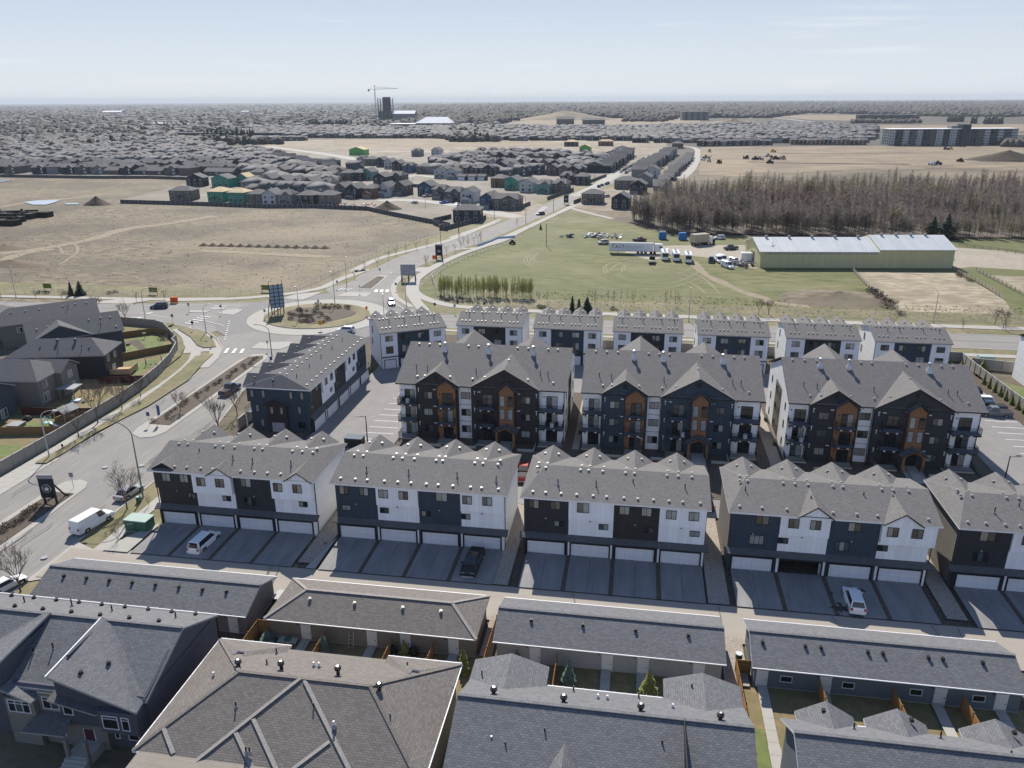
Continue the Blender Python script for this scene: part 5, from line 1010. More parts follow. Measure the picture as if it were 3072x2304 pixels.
# garden fences between the yards: each panel and post a part
def fence(label, pts, h, mpanel, mpost='fence_wood', step=2.4, cap=None, group='garden fences', post=.12, th=.05, name='garden_fence', z0=0, posts_h=.08, taper=None, rail=None):
    P = [Vector((p[0], p[1], 0)) for p in pts]; F = thing(name, label, 'fence', (P[0].x, P[0].y, z0), 0, group)
    for a, b in zip(P, P[1:]):
        d = b-a; n = max(1, round(d.length/step)); L = d.length/n; ang = math.atan2(d.y, d.x)
        for i in range(n):
            o = a+d*(i/n)-P[0]
            def fn(L=L):
                m = MB(); m.box(post/2, -th/2, .06, L-post/2, th/2, h, mpanel)
                if rail or True: m.box(post/2, -th/2-.035, h*.18, L-post/2, -th/2, h*.18+.08, mpost); m.box(post/2, -th/2-.035, h*.82, L-post/2, -th/2, h*.82+.08, mpost)
                if cap: m.box(0, -th/2-.05, h, L, th/2+.05, h+.05, cap)
                return m.mesh('panel')
            link('panel', cached(('fp', round(L, 2), h, mpanel, cap), fn), F, o, ang)
            def fp(): m = MB(); m.box(-post/2, -post/2, 0, post/2, post/2, h+posts_h, mpost); return m.mesh('post')
            link('post', cached(('po', h, mpost, post, posts_h), fp), F, o, ang)
        link('post', cached(('po', h, mpost, post, posts_h), fp), F, b-P[0], ang)
    return F
for x, y0, lab in ((-30.9, 58.6, 'cedar fence between the first two yards behind the tan garages'), (-23.5, 57.6, 'cedar fence in the middle of the yards behind the tan garages'), (-19.0, 58.8, 'cedar fence before the last yard behind the tan garages'), (-6.0, 58.2, 'cedar fence beside the left rear gable of the middle foreground house')):
    fence(lab, [(x, y0), (x, 65.7)], 1.75, 'fence_cedar', 'fence_wood')
fence('tall cedar fence running between the tan and the pale garage rows', [(-13.3, 57.5), (-13.3, 65.6), (-13.2, 71)], 1.8, 'fence_cedar')
fence('cedar fence with gate between the long grey and the tan garages', [(-38.9, 61.9), (-38.9, 66.4), (-37.2, 66.4)], 1.8, 'fence_cedar')
fence('cedar fence and gate left of the blue grey garage row', [(12.2, 58.5), (12.0, 67.6), (13.4, 67.6)], 1.8, 'fence_cedar')
for x, lab in ((20.0, 'cedar fence by the first yard of the blue grey garages'), (26.8, 'cedar fence in the middle of the yards of the blue grey garages'), (33.0, 'cedar fence by the last yard of the blue grey garages')): fence(lab, [(x, 56.6), (x-.3, 65.7)], 1.75, 'fence_cedar')
# ================================================================== HOUSES, FENCES AND GARDENS AT THE LEFT
def house(name, label, cat, loc, rz, w, d, ze, zr_, wall, shingle='shingle_slate', trim='trim_grey', hips=(3, 3), yr=None, gables=(), wins=(), group=None, vents=(), fr='trim_white', skirts=()):
    """local x along the front, y away from the front; gables: (xc, half width, y of its open end, apex z, +1/-1 side)"""
    T = thing(name, label, cat, (*loc, 0), rz, group); o = .45
    m = MB(); m.box(0, 0, 0, w, d, ze-.1, wall); m.build('wall', T)
    r = MB(); gable_roof(r, -o, w+o, -o, d+o, ze, zr_, shingle, trim, hips[0], hips[1], yr)
    y_ = d/2 if yr is None else yr
    if not hips[0]: tri_wall_x(r, 0, d, ze-.15, zr_-.25, 0, .15, wall, y_)
    if not hips[1]: tri_wall_x(r, 0, d, ze-.15, zr_-.25, w-.15, w, wall, y_)
    R = r.build('roof', T)
    for (xc, hw, y, za, sd) in gables:
        g = MB(); cross_gable(g, xc, hw+.4, y-.4*sd, y_, ze, za, shingle, trim); g.build('gable_roof', T)
        m = MB(); yy = (y, y+.3) if sd > 0 else (y-.3, y); tri_wall(m, xc-hw, xc+hw, ze-.2, za-.25, yy[0], yy[1], wall)
        if (sd > 0 and y < 0) or (sd < 0 and y > d): m.box(xc-hw, min(y, d-.1) if sd > 0 else d-.1, 0, xc+hw, .1 if sd > 0 else y, ze-.15, wall)
        m.build('gable_wall', T)
    for (face, a, z, ww, hh, n) in wins:
        p = {0: (a, 0), 1: (w, a), 2: (a, d), 3: (0, a)}[face]; window(T, p[0], p[1], z, ww, hh, face, fr, n)
    for (a, b, yy, dp, z) in skirts: s = MB(); s.slab([(a, yy-dp, z), (b, yy-dp, z), (b, yy, z+.55), (a, yy, z+.55)], .14, shingle, trim); s.build('skirt_roof', T)
    for (x, y, k) in vents:
        z = ze+(zr_-ze)*(1-abs(y-y_)/((y_ if y < y_ else d-y_)+o))
        link(*{'t': ('turbine_vent', turbine_mesh('vent_dark')), 'v': ('roof_vent', vent_mesh()), 'd': ('roof_vent', vent_mesh(dark=True)), 'p': ('vent_pipe', pipe_mesh())}[k], R, (x, y, z))
    return T
R5 = math.radians
house('left_house', 'taupe stucco house with a hipped roof behind the two bare trees', 'house', (-124.5, 121.9), R5(5.6), 14, 9.6, 5.6, 8.3, 'siding_taupe', hips=(3, 4.3), wins=((1, 2.2, 3.6, 1.2, 1.5, 2), (1, 1.9, .9, 1.6, 1.8, 2), (1, 6.9, 3.8, 1.2, 1.4, 2), (0, 3, 3.6, 1.2, 1.4, 2)), gables=(), vents=((4, 2.5, 'd'),))
house('left_house', 'pale gabled wing of the taupe house facing the garden', 'house', (-117.8, 128.0), R5(5.6), 8, 5.4, 5.6, 7.3, 'siding_taupe', hips=(2, 0), wins=((1, 2.8, 3.6, 1.3, 1.4, 2), (1, 3.0, .6, 1.6, 1.9, 2)), skirts=())
house('left_house', 'blue grey gabled house at the left edge with a white deck roof', 'house', (-127, 110.8), R5(4), 14.3, 8.6, 5.6, 7.8, 'siding_slate', hips=(2, 0), wins=((1, 3.4, 3.6, 1.8, 1.3, 3), (1, 2.0, .5, 1.2, 2.0, 2), (1, 5.2, .5, 1.6, 1.8, 2)), fr='trim_white')
house('left_house', 'dark charcoal house with a long hipped roof and two turbine vents', 'house', (-127.1, 135.3), R5(14), 19.2, 8.8, 5.6, 8.2, CH, hips=(4.5, 4.2), wins=((1, 2, 3.6, 1.1, 1.3, 2), (1, 5.5, 3.4, 1.1, 1.3, 2), (1, 4, .8, 1.5, 1.5, 2)), vents=((9, 3.4, 't'), (12.6, 3.4, 't'), (6, 2, 'd'), (16, 1.6, 'd'), (10, .8, 'p'), (14.5, 1.6, 'p')))
house('left_house', 'slate blue house with a broad front gable beside the fenced garden', 'house', (-130.2, 145.6), R5(42.5), 18.6, 11, 5.6, 8.9, 'siding_slate', hips=(0, 0), gables=((6.3, 5.9, -.4, 8.7, 1),), wins=((1, 4, 3.4, 1.2, 1.3, 2),), vents=((2, 3, 'v'), (4.2, 3.4, 'v'), (12.5, 3.8, 'v'), (15, 3.9, 'v'), (17, 3.8, 'v'), (17.6, .8, 'v'), (14.5, 1.5, 'p')))
house('left_house', 'grey roofed house behind the slate blue gable near the main road', 'house', (-147, 156.4), R5(42.5), 21, 10.5, 5.6, 8.5, 'siding_taupe', hips=(3, 0), vents=((3, 3.6, 'v'), (6, 3.6, 'v'), (9, 3.6, 'v'), (14, 3.7, 'v'), (16.8, 3.8, 'v'), (19.3, 3.8, 'v'), (15, 2.8, 'p')), wins=((0, 4, 3.4, 1.2, 1.3, 2),), gables=())
house('left_house', 'grey hip roofed house at the far left edge beside the main road', 'house', (-166, 154), R5(30), 17, 12, 5.6, 8.8, 'siding_taupe', hips=(5, 5), vents=((6, 2, 'p'),))
FW = lambda lab, pts, **k: fence(lab, pts, 2.2, 'fence_wall', 'fence_wall', 2.7, cap='fence_cap', group='long tan screen fences', post=.3, th=.12, name='screen_fence', posts_h=.1, **k)
FW('tan screen fence along the left sidewalk curving to the roundabout', [(-96.9, 84), (-96.7, 110), (-97.2, 128), (-98, 136), (-99.6, 144.4), (-102, 153), (-105.2, 160.8)])
FW('short grey screen fence behind the round corner garden', [(-105.2, 160.8), (-108, 163.6), (-108.4, 166)])
FW('grey screen fence from the corner garden back to the main road walk', [(-110.5, 168.2), (-114, 172), (-118, 176.3), (-121.8, 178.5), (-133.6, 180), (-146, 180.6)])
fence('wooden fence of the garden with the pink patio', [(-124.4, 167.8), (-118.5, 172.5), (-113.5, 171)], 1.8, 'fence_wood', 'fence_wood')
fence('wooden fence between the deck garden and the pink patio garden', [(-114.3, 150.5), (-106, 160.4)], 1.9, 'fence_wood', 'fence_wood')
fence('dark red fence beside the two bare trees', [(-108, 136.5), (-98.6, 139.4)], 1.8, 'fence_red', 'fence_red')
fence('dark red fence at the lower left garden', [(-111.5, 119.3), (-103, 119.9), (-97.6, 121)], 1.8, 'fence_red', 'fence_red')
fence('wooden fence at the left edge above the screen fence', [(-109.8, 109.8), (-103, 111.2), (-97.4, 112.3)], 1.8, 'fence_wood', 'fence_wood')
FW('tan screen fence along the right parking lot', [(72.1, 178.3), (72.0, 170.5), (72.3, 160), (72.7, 148), (73, 128)])
FW('grey screen fence crossing behind the white building at the right', [(72.9, 174.4), (84, 171.5)])
FW('tan screen fence at the right end of the back row', [(65.6, 178.6), (72.1, 178.3)])
FW('low tan retaining wall between the end-on row and the avenue', [(-68.2, 119), (-68.2, 133)])
for i, (x0, x1, t) in enumerate(((-24, -21, 'first and second'), (-6.8, -3.6, 'second and third'), (10.6, 14, 'third and fourth'), (28.4, 31.9, 'fourth and fifth'), (46.4, 49.4, 'fifth and sixth'))): FW('short tan screen fence filling the gap between the %s straight back rows' % t, [(x0, 176.6), (x1, 176.6)])
# chain link along the avenue and the main road
def wire_fence(lab, pts, h=1.8, step=3.2):
    P = [Vector((*p, 0)) for p in pts]; F = thing('chain_link_fence', lab, 'fence', tuple(P[0]), 0, 'chain link fences'); w = MB()
    def fp(): m = MB(); m.cyl(0, 0, 0, h+.05, .04, 'lamp_grey', 5); return m.mesh('post', uv=False)
    pm = cached(('cl', h), fp)
    for a, b in zip(P, P[1:]):
        d = b-a; n = max(1, round(d.length/step))
        for i in range(n): link('post', pm, F, a+d*(i/n)-P[0])
        A = a-P[0]; B = b-P[0]
        for z in [.1+.28*k for k in range(7)]: w.bar((A.x, A.y, z), (B.x, B.y, z), .012 if .1 < z < 1.7 else .035, 'lamp_grey')
        for i in range(n*6): t = i/(n*6); w.bar((A.x+d.x*t, A.y+d.y*t, .05), (A.x+d.x*t, A.y+d.y*t, h), .011, 'lamp_grey')
    w.build('wire_mesh', F, uv=False)
wire_fence('chain link fence along the brown field beside the avenue', [(-190, 207.5), (-143, 211), (-120, 214), (-104, 224), (-101.5, 236), (-101, 250), (-99, 270), (-95, 292), (-86, 330)])
wire_fence('chain link fence between the pasture and the avenue walk', [(-40, 213.5), (-52, 222), (-62, 234), (-66, 246), (-66, 262), (-62, 285), (-55, 305), (-50, 325)])
wire_fence('chain link fence along the pasture beside the main road', [(-40, 213.5), (40, 214), (110, 214), (170, 214)], step=4)
def paddock_fence(lab, pts):
    P = [Vector((*p, 0)) for p in pts]; F = thing('paddock_fence', lab, 'fence', tuple(P[0]), 0, 'wooden paddock fences')
    def fp(): m = MB(); m.box(-.08, -.08, 0, .08, .08, 1.35, 'rail_wood'); return m.mesh('post', uv=False)
    for a, b in zip(P, P[1:]):
        d = b-a; n = max(1, round(d.length/3)); L = d.length/n
        def fr(L=L): m = MB(); m.box(0, -.03, -.07, L, .03, .07, 'rail_wood'); return m.mesh('rail', uv=False)
        for i in range(n):
            o = a+d*(i/n)-P[0]; link('post', cached('pp', fp), F, o)
            for z in (.45, .85, 1.25): link('rail', cached(('pr', round(L, 2)), fr), F, o+Vector((0, 0, z)), math.atan2(d.y, d.x))
paddock_fence('weathered rail fence running from the barn down to the bushes', GP(ZC, (1145, 1262), (1250, 1370))+GP(ZF, (1400, 250), (1440, 300)))
paddock_fence('nearer of the two rail fences at the right edge', GP(ZC, (1800, 1280), (1910, 1330), (2080, 1440)))
paddock_fence('farther of the two rail fences at the right edge', GP(ZC, (1915, 1265), (2000, 1310), (2212, 1420)))
paddock_fence('dark rail fence behind the barn at the far right', GP(ZC, (1810, 1110), (2000, 1135), (2212, 1165)))
# screen fences of the new quarter, built as one run each
def far_fence(lab, pts, h=2.1, step=3):
    P = [Vector((*p, 0)) for p in pts]; F = thing('quarter_fence', lab, 'fence', tuple(P[0]), 0, 'grey fences round the new houses')
    for a, b in zip(P, P[1:]):
        d = b-a; n = max(1, round(d.length/step)); L = d.length/n
        def fn(L=L): m = MB(); m.box(.15, -.05, 0, L, .05, h, 'fence_far'); m.box(0, -.12, 0, .2, .12, h+.15, 'trim_grey'); return m.mesh('panel', uv=False)
        for i in range(n): link('panel', cached(('ff', round(L, 1)), fn), F, a+d*(i/n)-P[0], math.atan2(d.y, d.x))
far_fence('long grey fence between the brown field and the new houses', GP(Q1, (1000, 885), (1300, 893), (1700, 905), (2212, 925))+GP(Q2, (700, 1270), (1300, 1295), (1500, 1340), (1900, 1420), (2212, 1480))+GP(ZB, (640, 985), (690, 990)))
far_fence('grey fence at the corner house beside the avenue', GP(Q3, (0, 1245), (130, 1295), (500, 1195)))
far_fence('long grey fence in front of the old suburb at the left edge', GP(Q1, (0, 668), (300, 672), (800, 680), (1250, 680), (1700, 695), (1730, 690)), step=6)
far_fence('grey fence beside the wrapped houses on the avenue', GP(Q3, (1080, 1015), (1330, 925)))
far_fence('grey fence before the garages on the avenue', GP(Q3, (1440, 865), (1640, 790)))
far_fence('short grey fence right of the avenue by the beige house', GP(Q3, (1330, 1050), (1400, 1025)))
far_fence('grey fence beside the big brown gabled house', GP(Q3, (770, 1120), (920, 1060)))
far_fence('brown fence round the yard of the corner house', GP(Q3, (0, 1225), (170, 1185)))
far_fence('tan fence round the green with the bare lot', GP(Q2, (1710, 1035), (1890, 1040)))
# things in the gardens
def simple(name, label, cat, build, loc, rz=0, group=None):
    m = MB(); build(m); return tag(m.build(name, None, loc, rz), label, cat, group)
T = thing('garden_deck', 'wooden deck with a privacy screen behind the charcoal house', 'deck', (*G(ZL(1430, 960)), 0), R5(14))
m = MB(); m.box(-3, -2.2, .7, 3, 2.2, .9, 'timber'); m.build('deck_floor', T)
for a, b, c, d in ((-3, -2.2, 3, -2.1), (2.9, -2.2, 3, 2.2)): m = MB(); m.box(a, b, .9, c, d, 1.9, 'timber'); m.build('screen', T)
for x, y in ((-2.9, -2.1), (2.9, -2.1), (2.9, 2.1), (-2.9, 2.1)): m = MB(); m.box(x-.08, y-.08, 0, x+.08, y+.08, 1.9, 'timber'); m.build('post', T)
def _sw(m):
    for x in (-1.6, 1.6): m.bar((x-.2, -1, 0), (x, 0, 2.2), .09, 'trim_black'); m.bar((x+.2, 1, 0), (x, 0, 2.2), .09, 'trim_black')
    m.bar((-1.7, 0, 2.2), (1.7, 0, 2.2), .1, 'timber')
    for x in (-.9, .1): m.bar((x, 0, 2.2), (x, .1, .5), .03, 'trim_grey'); m.bar((x+.5, 0, 2.2), (x+.5, .1, .5), .03, 'trim_grey'); m.box(x, 0, .45, x+.5, .3, .5, 'paint_navy')
simple('swing_set', 'dark A-frame swing set on the lawn inside the curving fence', 'swing set', _sw, (*G(ZL(1830, 860)), 0), .7)
def _slide(m):
    for x in (-.5, .5):
        for y in (-.5, .5): m.cyl(x, y, 0, 2.0, .07, 'slide_mint', 6)
    m.box(-.55, -.55, 1.0, .55, .55, 1.08, 'slide_mint'); m.bar((.5, 0, 1.1), (2.2, -.5, .15), .5, 'sign_white', .06); m.bar((-.5, 0, 1.9), (2.4, 1.6, 3), .06, 'rail_wood'); m.bar((-.6, -.5, 2), (.6, -.5, 2), .06, 'slide_mint')
simple('play_slide', 'mint green play frame with a white slide on the lower left lawn', 'play frame', _slide, (*G(ZL(570, 1590)), 0), .2)
def _tub(m): m.box(-1.1, -1.1, 0, 1.1, 1.1, .85, 'siding_taupe'); m.box(-1.15, -1.15, .85, 1.15, 1.15, .97, 'trim_grey')
simple('hot_tub', 'covered grey hot tub on the pavers at the left edge', 'hot tub', _tub, (*G(ZL(200, 1600)), 0), .1)
def _bbq(m): m.box(-.7, -.5, 0, .7, .5, .8, 'bed_dark'); m.lathe(0, 0, [(.8, .6), (1.05, .5), (1.2, .2)], 'bed_dark', 8)
simple('garden_furniture', 'dark covered garden furniture beside the hot tub', 'furniture', _bbq, (*G(ZL(330, 1520)), 0), .1)
def _shed(m):
    for x in (-1.5, 1.5):
        for y in (-1.2, 1.2): m.box(x-.06, y-.06, 0, x+.06, y+.06, 2, 'timber')
    m.box(-1.5, -1.2, 0, 1.5, 1.2, .9, 'fence_wood'); gable_roof(m, -1.8, 1.8, -1.5, 1.5, 2, 2.9, 'parge', 'trim_white', t=.08)
simple('garden_shed', 'small shed with a pale roof against the left screen fence', 'shed', _shed, (*G(ZL(800, 1500)), 0), R5(80))
def _perg(m):
    for x in (-1.4, 1.4):
        for y in (-1.2, 1.2): m.box(x-.07, y-.07, 0, x+.07, y+.07, 2.5, 'trim_grey')
    m.box(-1.8, -1.6, 2.5, 1.8, 1.6, 2.62, 'parge')
simple('patio_cover', 'flat patio cover behind the taupe house', 'pergola', _perg, (*G(ZL(850, 1250)), 0), R5(6))
def _tramp(m): m.box(-3.2, -2, .02, 3.2, 2, .06, 'parge'); m.box(-1.5, -.6, .05, 0, .6, .75, 'sign_white'); m.box(.6, -1, .05, 1.2, -.4, .5, 'paint_navy'); m.box(1.6, .2, .05, 2.2, .8, .5, 'fence_cedar')
simple('garden_patio', 'pale garden patio with scattered seats behind the taupe house', 'patio', _tramp, (*G(ZL(960, 1300)), 0), R5(10))
def _patio(m): m.box(-2.2, -1.6, .02, 2.2, 1.6, .07, 'paving_red'); m.cyl(-.2, 1.0, .07, .8, .5, 'paint_grey', 10)
simple('pink_patio', 'pink paved patio with a round fire bowl in the upper garden', 'patio', _patio, (*G(ZL(1530, 640)), 0), R5(30))
def _pole(m): m.box(-.04, -.04, 0, .04, .04, 1.5, 'rail_wood'); m.box(-.4, -.3, 1.5, .4, .3, 1.75, 'rail_wood')
simple('bird_table', 'wooden bird table on the lawn of the upper garden', 'bird table', _pole, (*G(ZL(1720, 550)), 0), .3)
# utility boxes and bins
def _tx(m):
    m.box(-1.75, -1.0, .02, 1.75, 1.0, .2, 'concrete'); m.box(-1.6, -.95, .2, 1.6, .95, 1.75, 'utility_green'); m.box(-1.7, -1.05, 1.75, 1.7, 1.05, 1.88, 'utility_pale')
    for x, z in ((-1.1, 1.2), (-.75, 1.35), (-.45, 1.35)): m.box(x-.1, -.98, z-.12, x+.1, -.95, z+.12, 'utility_pale')
    m.box(-.02, -.97, .3, .02, -.95, 1.7, 'vent_dark')
simple('transformer_box', 'large green transformer box on the grass beside the first townhouse row', 'utility box', _tx, (*G(ya(850, 680)), 0), R5(-2))
def _tx2(m): m.box(-1.6, -.8, 0, 1.6, .8, 1.6, 'utility_pale')
simple('transformer_box', 'pale green transformer box behind the fence at the right', 'utility box', _tx2, (77.2, 178.5, 0), 0)
def _pd(m): m.box(-.3, -.25, 0, .3, .25, .9, 'utility_green'); m.box(-.32, -.27, .9, .32, .27, .98, 'utility_pale')
simple('utility_pedestal', 'small green utility pedestal at the foot of the curved lamp', 'utility box', _pd, (*G(T5(884, 545)), 0), .1)
def _hyd(m): m.lathe(0, 0, [(0, .16), (.1, .12), (.6, .12), (.62, .16), (.7, .14), (.82, .03)], 'fence_red', 8); m.bar((-.2, 0, .5), (.2, 0, .5), .12, 'fence_red')
simple('fire_hydrant', 'dark red fire hydrant on the left boulevard', 'hydrant', _hyd, (*G(T5(398, 200)), 0), .2)
def _bin(m): m.box(-.9, -.5, 0, .9, .5, 1.2, 'bin_green'); m.box(-.92, -.55, 1.2, .92, .55, 1.3, 'trim_grey')
simple('waste_bin', 'dark green waste bin at the end of the long grey garage row', 'bin', _bin, (-38.9, 71.8, 0), 1.5)
def _bin2(m): m.box(-.3, -.3, 0, .3, .3, .95, 'bin_green'); m.cyl(0, 0, .95, 1.02, .36, 'galvanised', 12)
simple('waste_bin', 'round lidded bin nearer the alley beside the blue grey garages', 'bin', _bin2, (12.55, 69.6, 0), 0)
simple('waste_bin', 'round lidded bin nearer the fence beside the blue grey garages', 'bin', _bin2, (12.75, 68.3, 0), 0)
def _enc(m): m.box(-1.5, -.9, 0, 1.5, .9, 1.9, 'trim_black'); m.box(-1.55, -.95, 1.9, 1.55, .95, 2.0, 'siding_bluegrey')
simple('mailbox_kiosk', 'black mailbox kiosk with a blue top in the left parking lot', 'mailbox', _enc, (*G(ZE(132, 1090)), 0), 0)
for i, (x, t) in enumerate(((52.9, 'left'), (54.6, 'right'))):
    def _dump(m): m.box(-.8, -.6, 0, .8, .6, 1.1, 'utility_green'); m.add([(-.85, -.65, 1.1), (.85, -.65, 1.1), (.85, .65, 1.35), (-.85, .65, 1.35), (-.85, -.65, 1.16), (.85, -.65, 1.16), (.85, .65, 1.42), (-.85, .65, 1.42)], [(0, 3, 2, 1), (4, 5, 6, 7), (0, 1, 5, 4), (1, 2, 6, 5), (2, 3, 7, 6), (3, 0, 4, 7)], 'bin_green')
    simple('waste_container', '%s one of the two green waste containers behind the last townhouse row' % t, 'waste container', _dump, (x, 104.8, 0), 0, 'green waste containers')
# clutter behind the tan garages
def _lad(m): [m.bar((x, 0, 0), (x, .5, 1.9), .05, 'galvanised') for x in (-.25, .25)]; [m.bar((-.25, .05+.12*k, .25+.4*k), (.25, .05+.12*k, .25+.4*k), .05, 'galvanised') for k in range(4)]
simple('stepladder', 'metal stepladder leaning on the tan garage wall', 'ladder', _lad, (-28.0, 65.3, 0), 0)
def _tbl(m): m.box(-1, -.45, .6, 1, .45, .7, 'parge'); m.lathe(0, 0, [(.7, .4), (.85, .35), (.9, .1)], 'utility_green', 10); [m.box(x-.04, -.04, 0, x+.04, .04, .6, 'trim_grey') for x in (-.8, .8)]
simple('garden_table', 'pale table with a green bowl behind the tan garages', 'table', _tbl, (-34.9, 65.0, 0), 0)
def _grill(m): m.box(-.5, -.3, .2, .5, .3, .8, 'bed_dark'); m.lathe(0, 0, [(.8, .4), (1.0, .34), (1.15, .1)], 'bed_dark', 10)
simple('barbecue', 'covered black barbecue left of the third garage door', 'barbecue', _grill, (-23.4, 65.2, 0), 0)
simple('barbecue', 'black barbecue right of the third tan garage door', 'barbecue', _grill, (-21.1, 65.2, 0), 0)
# the fenced front beds of the apartment blocks
for i, x0 in enumerate((-39, -7.5, 25.2)):
    for j, (a, b) in enumerate(((4, 8), (11.4, 14), (21, 23.8))):
        m = MB(); m.box(a, -3.2, 0, b, -3.05, .45, 'parge'); m.box(a, -3.2, .45, b, -3.05, .5, 'concrete'); m.box(b-.15, -3.05, 0, b, 0, .45, 'parge')
        tag(m.build('garden_wall', None, (x0, 120.5, 0)), 'low concrete bed edging before the %s part of the %s apartment block' % (('left', 'middle', 'right')[j], ('left', 'middle', 'right')[i]), 'wall', 'low bed edgings')
# ================================================================== VEHICLES
def loft(m, rings, mm, close=True):
    n = len(rings[0]); vs = [p for r in rings for p in r]; fs = [(i*n+j, i*n+(j+1) % n, (i+1)*n+(j+1) % n, (i+1)*n+j) for i in range(len(rings)-1) for j in range(n)]
    fs += [tuple(range(n-1, -1, -1)), tuple(range((len(rings)-1)*n, len(rings)*n))]; m.add(vs, fs, mm)
KIND = dict(sedan=(4.8, 1.84, .62, .95, 1.45, (-1.95, 1.05), (-1.25, .35)), suv=(4.75, 1.9, .8, 1.08, 1.72, (-2.25, 1.2), (-1.95, .5)), minivan=(5.15, 2.0, .8, 1.06, 1.78, (-2.45, 1.65), (-2.2, .75)),
            pickup=(5.8, 2.02, .95, 1.2, 1.92, (-.75, 1.45), (-.5, .75)), van=(5.9, 2.05, .95, 1.25, 2.25, (-2.9, 1.75), (-2.86, 1.0)), jeep=(4.4, 1.85, .95, 1.15, 1.85, (-2.1, .95), (-2.05, .6)))
CARS = {}
def car_proto(kind, paint):
    if (kind, paint) in CARS: return CARS[(kind, paint)]
    L, Wd, zh, zb, zr_, cb, ct = KIND[kind]; h = L/2; w = Wd/2; D = {}
    m = MB(); zc = .22; R = []
    def ring(x, ws, z0, z1): return [(x, -w*ws*.88, z0), (x, w*ws*.88, z0), (x, w*ws, z0+.18), (x, w*ws, (z0+z1)/2+.1), (x, w*ws*.95, z1-.06), (x, w*ws*.84, z1), (x, -w*ws*.84, z1), (x, -w*ws*.95, z1-.06), (x, -w*ws, (z0+z1)/2+.1), (x, -w*ws, z0+.18)]
    tail = zb if kind not in ('sedan',) else zb-.02
    sts = [(-h, .82, .34, tail-.18), (-h+.08, .95, .26, tail-.03), (-h+.5, 1, .22, tail), (cb[0], 1, .22, zb), (0, 1, .22, zb), (cb[1], 1, .22, zb-.04), (h-.75, .98, .22, zh+.1), (h-.2, .9, .24, zh-.02), (h, .76, .32, zh-.2)]
    if kind in ('pickup', 'van', 'jeep'): sts[-3] = (h-.75, .99, .24, zh+.12); sts[-2] = (h-.1, .96, .26, zh+.05); sts[-1] = (h, .9, .34, zh-.12)
    loft(m, [ring(*s) for s in sts], paint)
    if kind != 'pickup' or True:
        a0, a1 = cb; b0, b1 = ct; wi = w*.84; wt = w*.68 if kind not in ('van', 'jeep') else w*.8; zz = zb-.03
        m.add([(a0, -wi, zz), (a1, -wi, zz), (a1, wi, zz), (a0, wi, zz), (b0, -wt, zr_-.05), (b1, -wt, zr_-.05), (b1, wt, zr_-.05), (b0, wt, zr_-.05), (b0+.12, -wt*.86, zr_), (b1-.15, -wt*.86, zr_), (b1-.15, wt*.86, zr_), (b0+.12, wt*.86, zr_)],
              [(0, 1, 5, 4), (1, 2, 6, 5), (2, 3, 7, 6), (3, 0, 4, 7), (4, 5, 9, 8), (5, 6, 10, 9), (6, 7, 11, 10), (7, 4, 8, 11), (8, 9, 10, 11)], paint)
    if kind == 'pickup': m.box(-h+.12, -w*.78, zb-.06, cb[0]-.12, w*.78, zb+.012, 'bed_dark')
    for x in (-h-.02, h-.06): m.box(x, -w*.8, .3, x+.08, w*.8, .5, paint if kind != 'pickup' else 'trim_grey')
    for x in (h*.6, -h*.58):
        for s in (-1, 1): m.box(x-.42, s*w*.99-.02, .2, x+.42, s*w*.99+.02, .72, 'tyre')
    D['body'] = m.mesh('body', uv=False)
    def quadlift(p, q, r, s, t=.02):
        P = [Vector(v) for v in (p, q, r, s)]; c = sum(P, Vector())/4; n = (P[1]-P[0]).cross(P[3]-P[0]).normalized(); g = MB()
        P = [c+(v-c)*.88+n*t for v in P]; g.add([tuple(v) for v in P]+[tuple(v-n*(t+.02)) for v in P], [(0, 1, 2, 3), (4, 7, 6, 5), (0, 4, 5, 1), (1, 5, 6, 2), (2, 6, 7, 3), (3, 7, 4, 0)], 'car_glass'); return g.mesh('glass', uv=False)
    zt = zr_-.05
    D['windscreen'] = quadlift((a1, -wi, zz), (a1, wi, zz), (b1, wt, zt), (b1, -wt, zt))
    if kind != 'van': D['rear_window'] = quadlift((a0, wi, zz), (a0, -wi, zz), (b0, -wt, zt), (b0, wt, zt))
    sx0 = a0+.1 if kind != 'van' else a1-1.3; tx0 = b0+.05 if kind != 'van' else b1-.95
    D['side_window'] = quadlift((sx0, -wi, zz), (a1-.1, -wi, zz), (b1-.05, -wt, zt), (tx0, -wt, zt)); D['side_window.r'] = quadlift((a1-.1, wi, zz), (sx0, wi, zz), (tx0, wt, zt), (b1-.05, wt, zt))
    wr = .34 if kind in ('sedan', 'minivan') else .39
    g = MB(); g.tube([(0, -.11, 0), (0, .11, 0)], wr, 14, 'tyre'); D['wheel'] = g.mesh('wheel', uv=False); g = MB(); g.tube([(0, -.125, 0), (0, .125, 0)], wr*.6, 10, 'rim'); D['rim'] = g.mesh('rim', uv=False)
    g = MB(); g.box(-.05, -.2, -.09, .04, .2, .09, 'head_lamp'); D['headlight'] = g.mesh('headlight', uv=False); g = MB(); g.box(-.04, -.14, -.16, .05, .14, .16, 'tail_red'); D['tail_light'] = g.mesh('tail_light', uv=False)
    g = MB(); g.box(-.08, -.1, -.07, .08, .1, .07, paint); D['mirror'] = g.mesh('mirror', uv=False)
    CARS[(kind, paint)] = (D, h, w, zh, zb, wr, a1); return CARS[(kind, paint)]
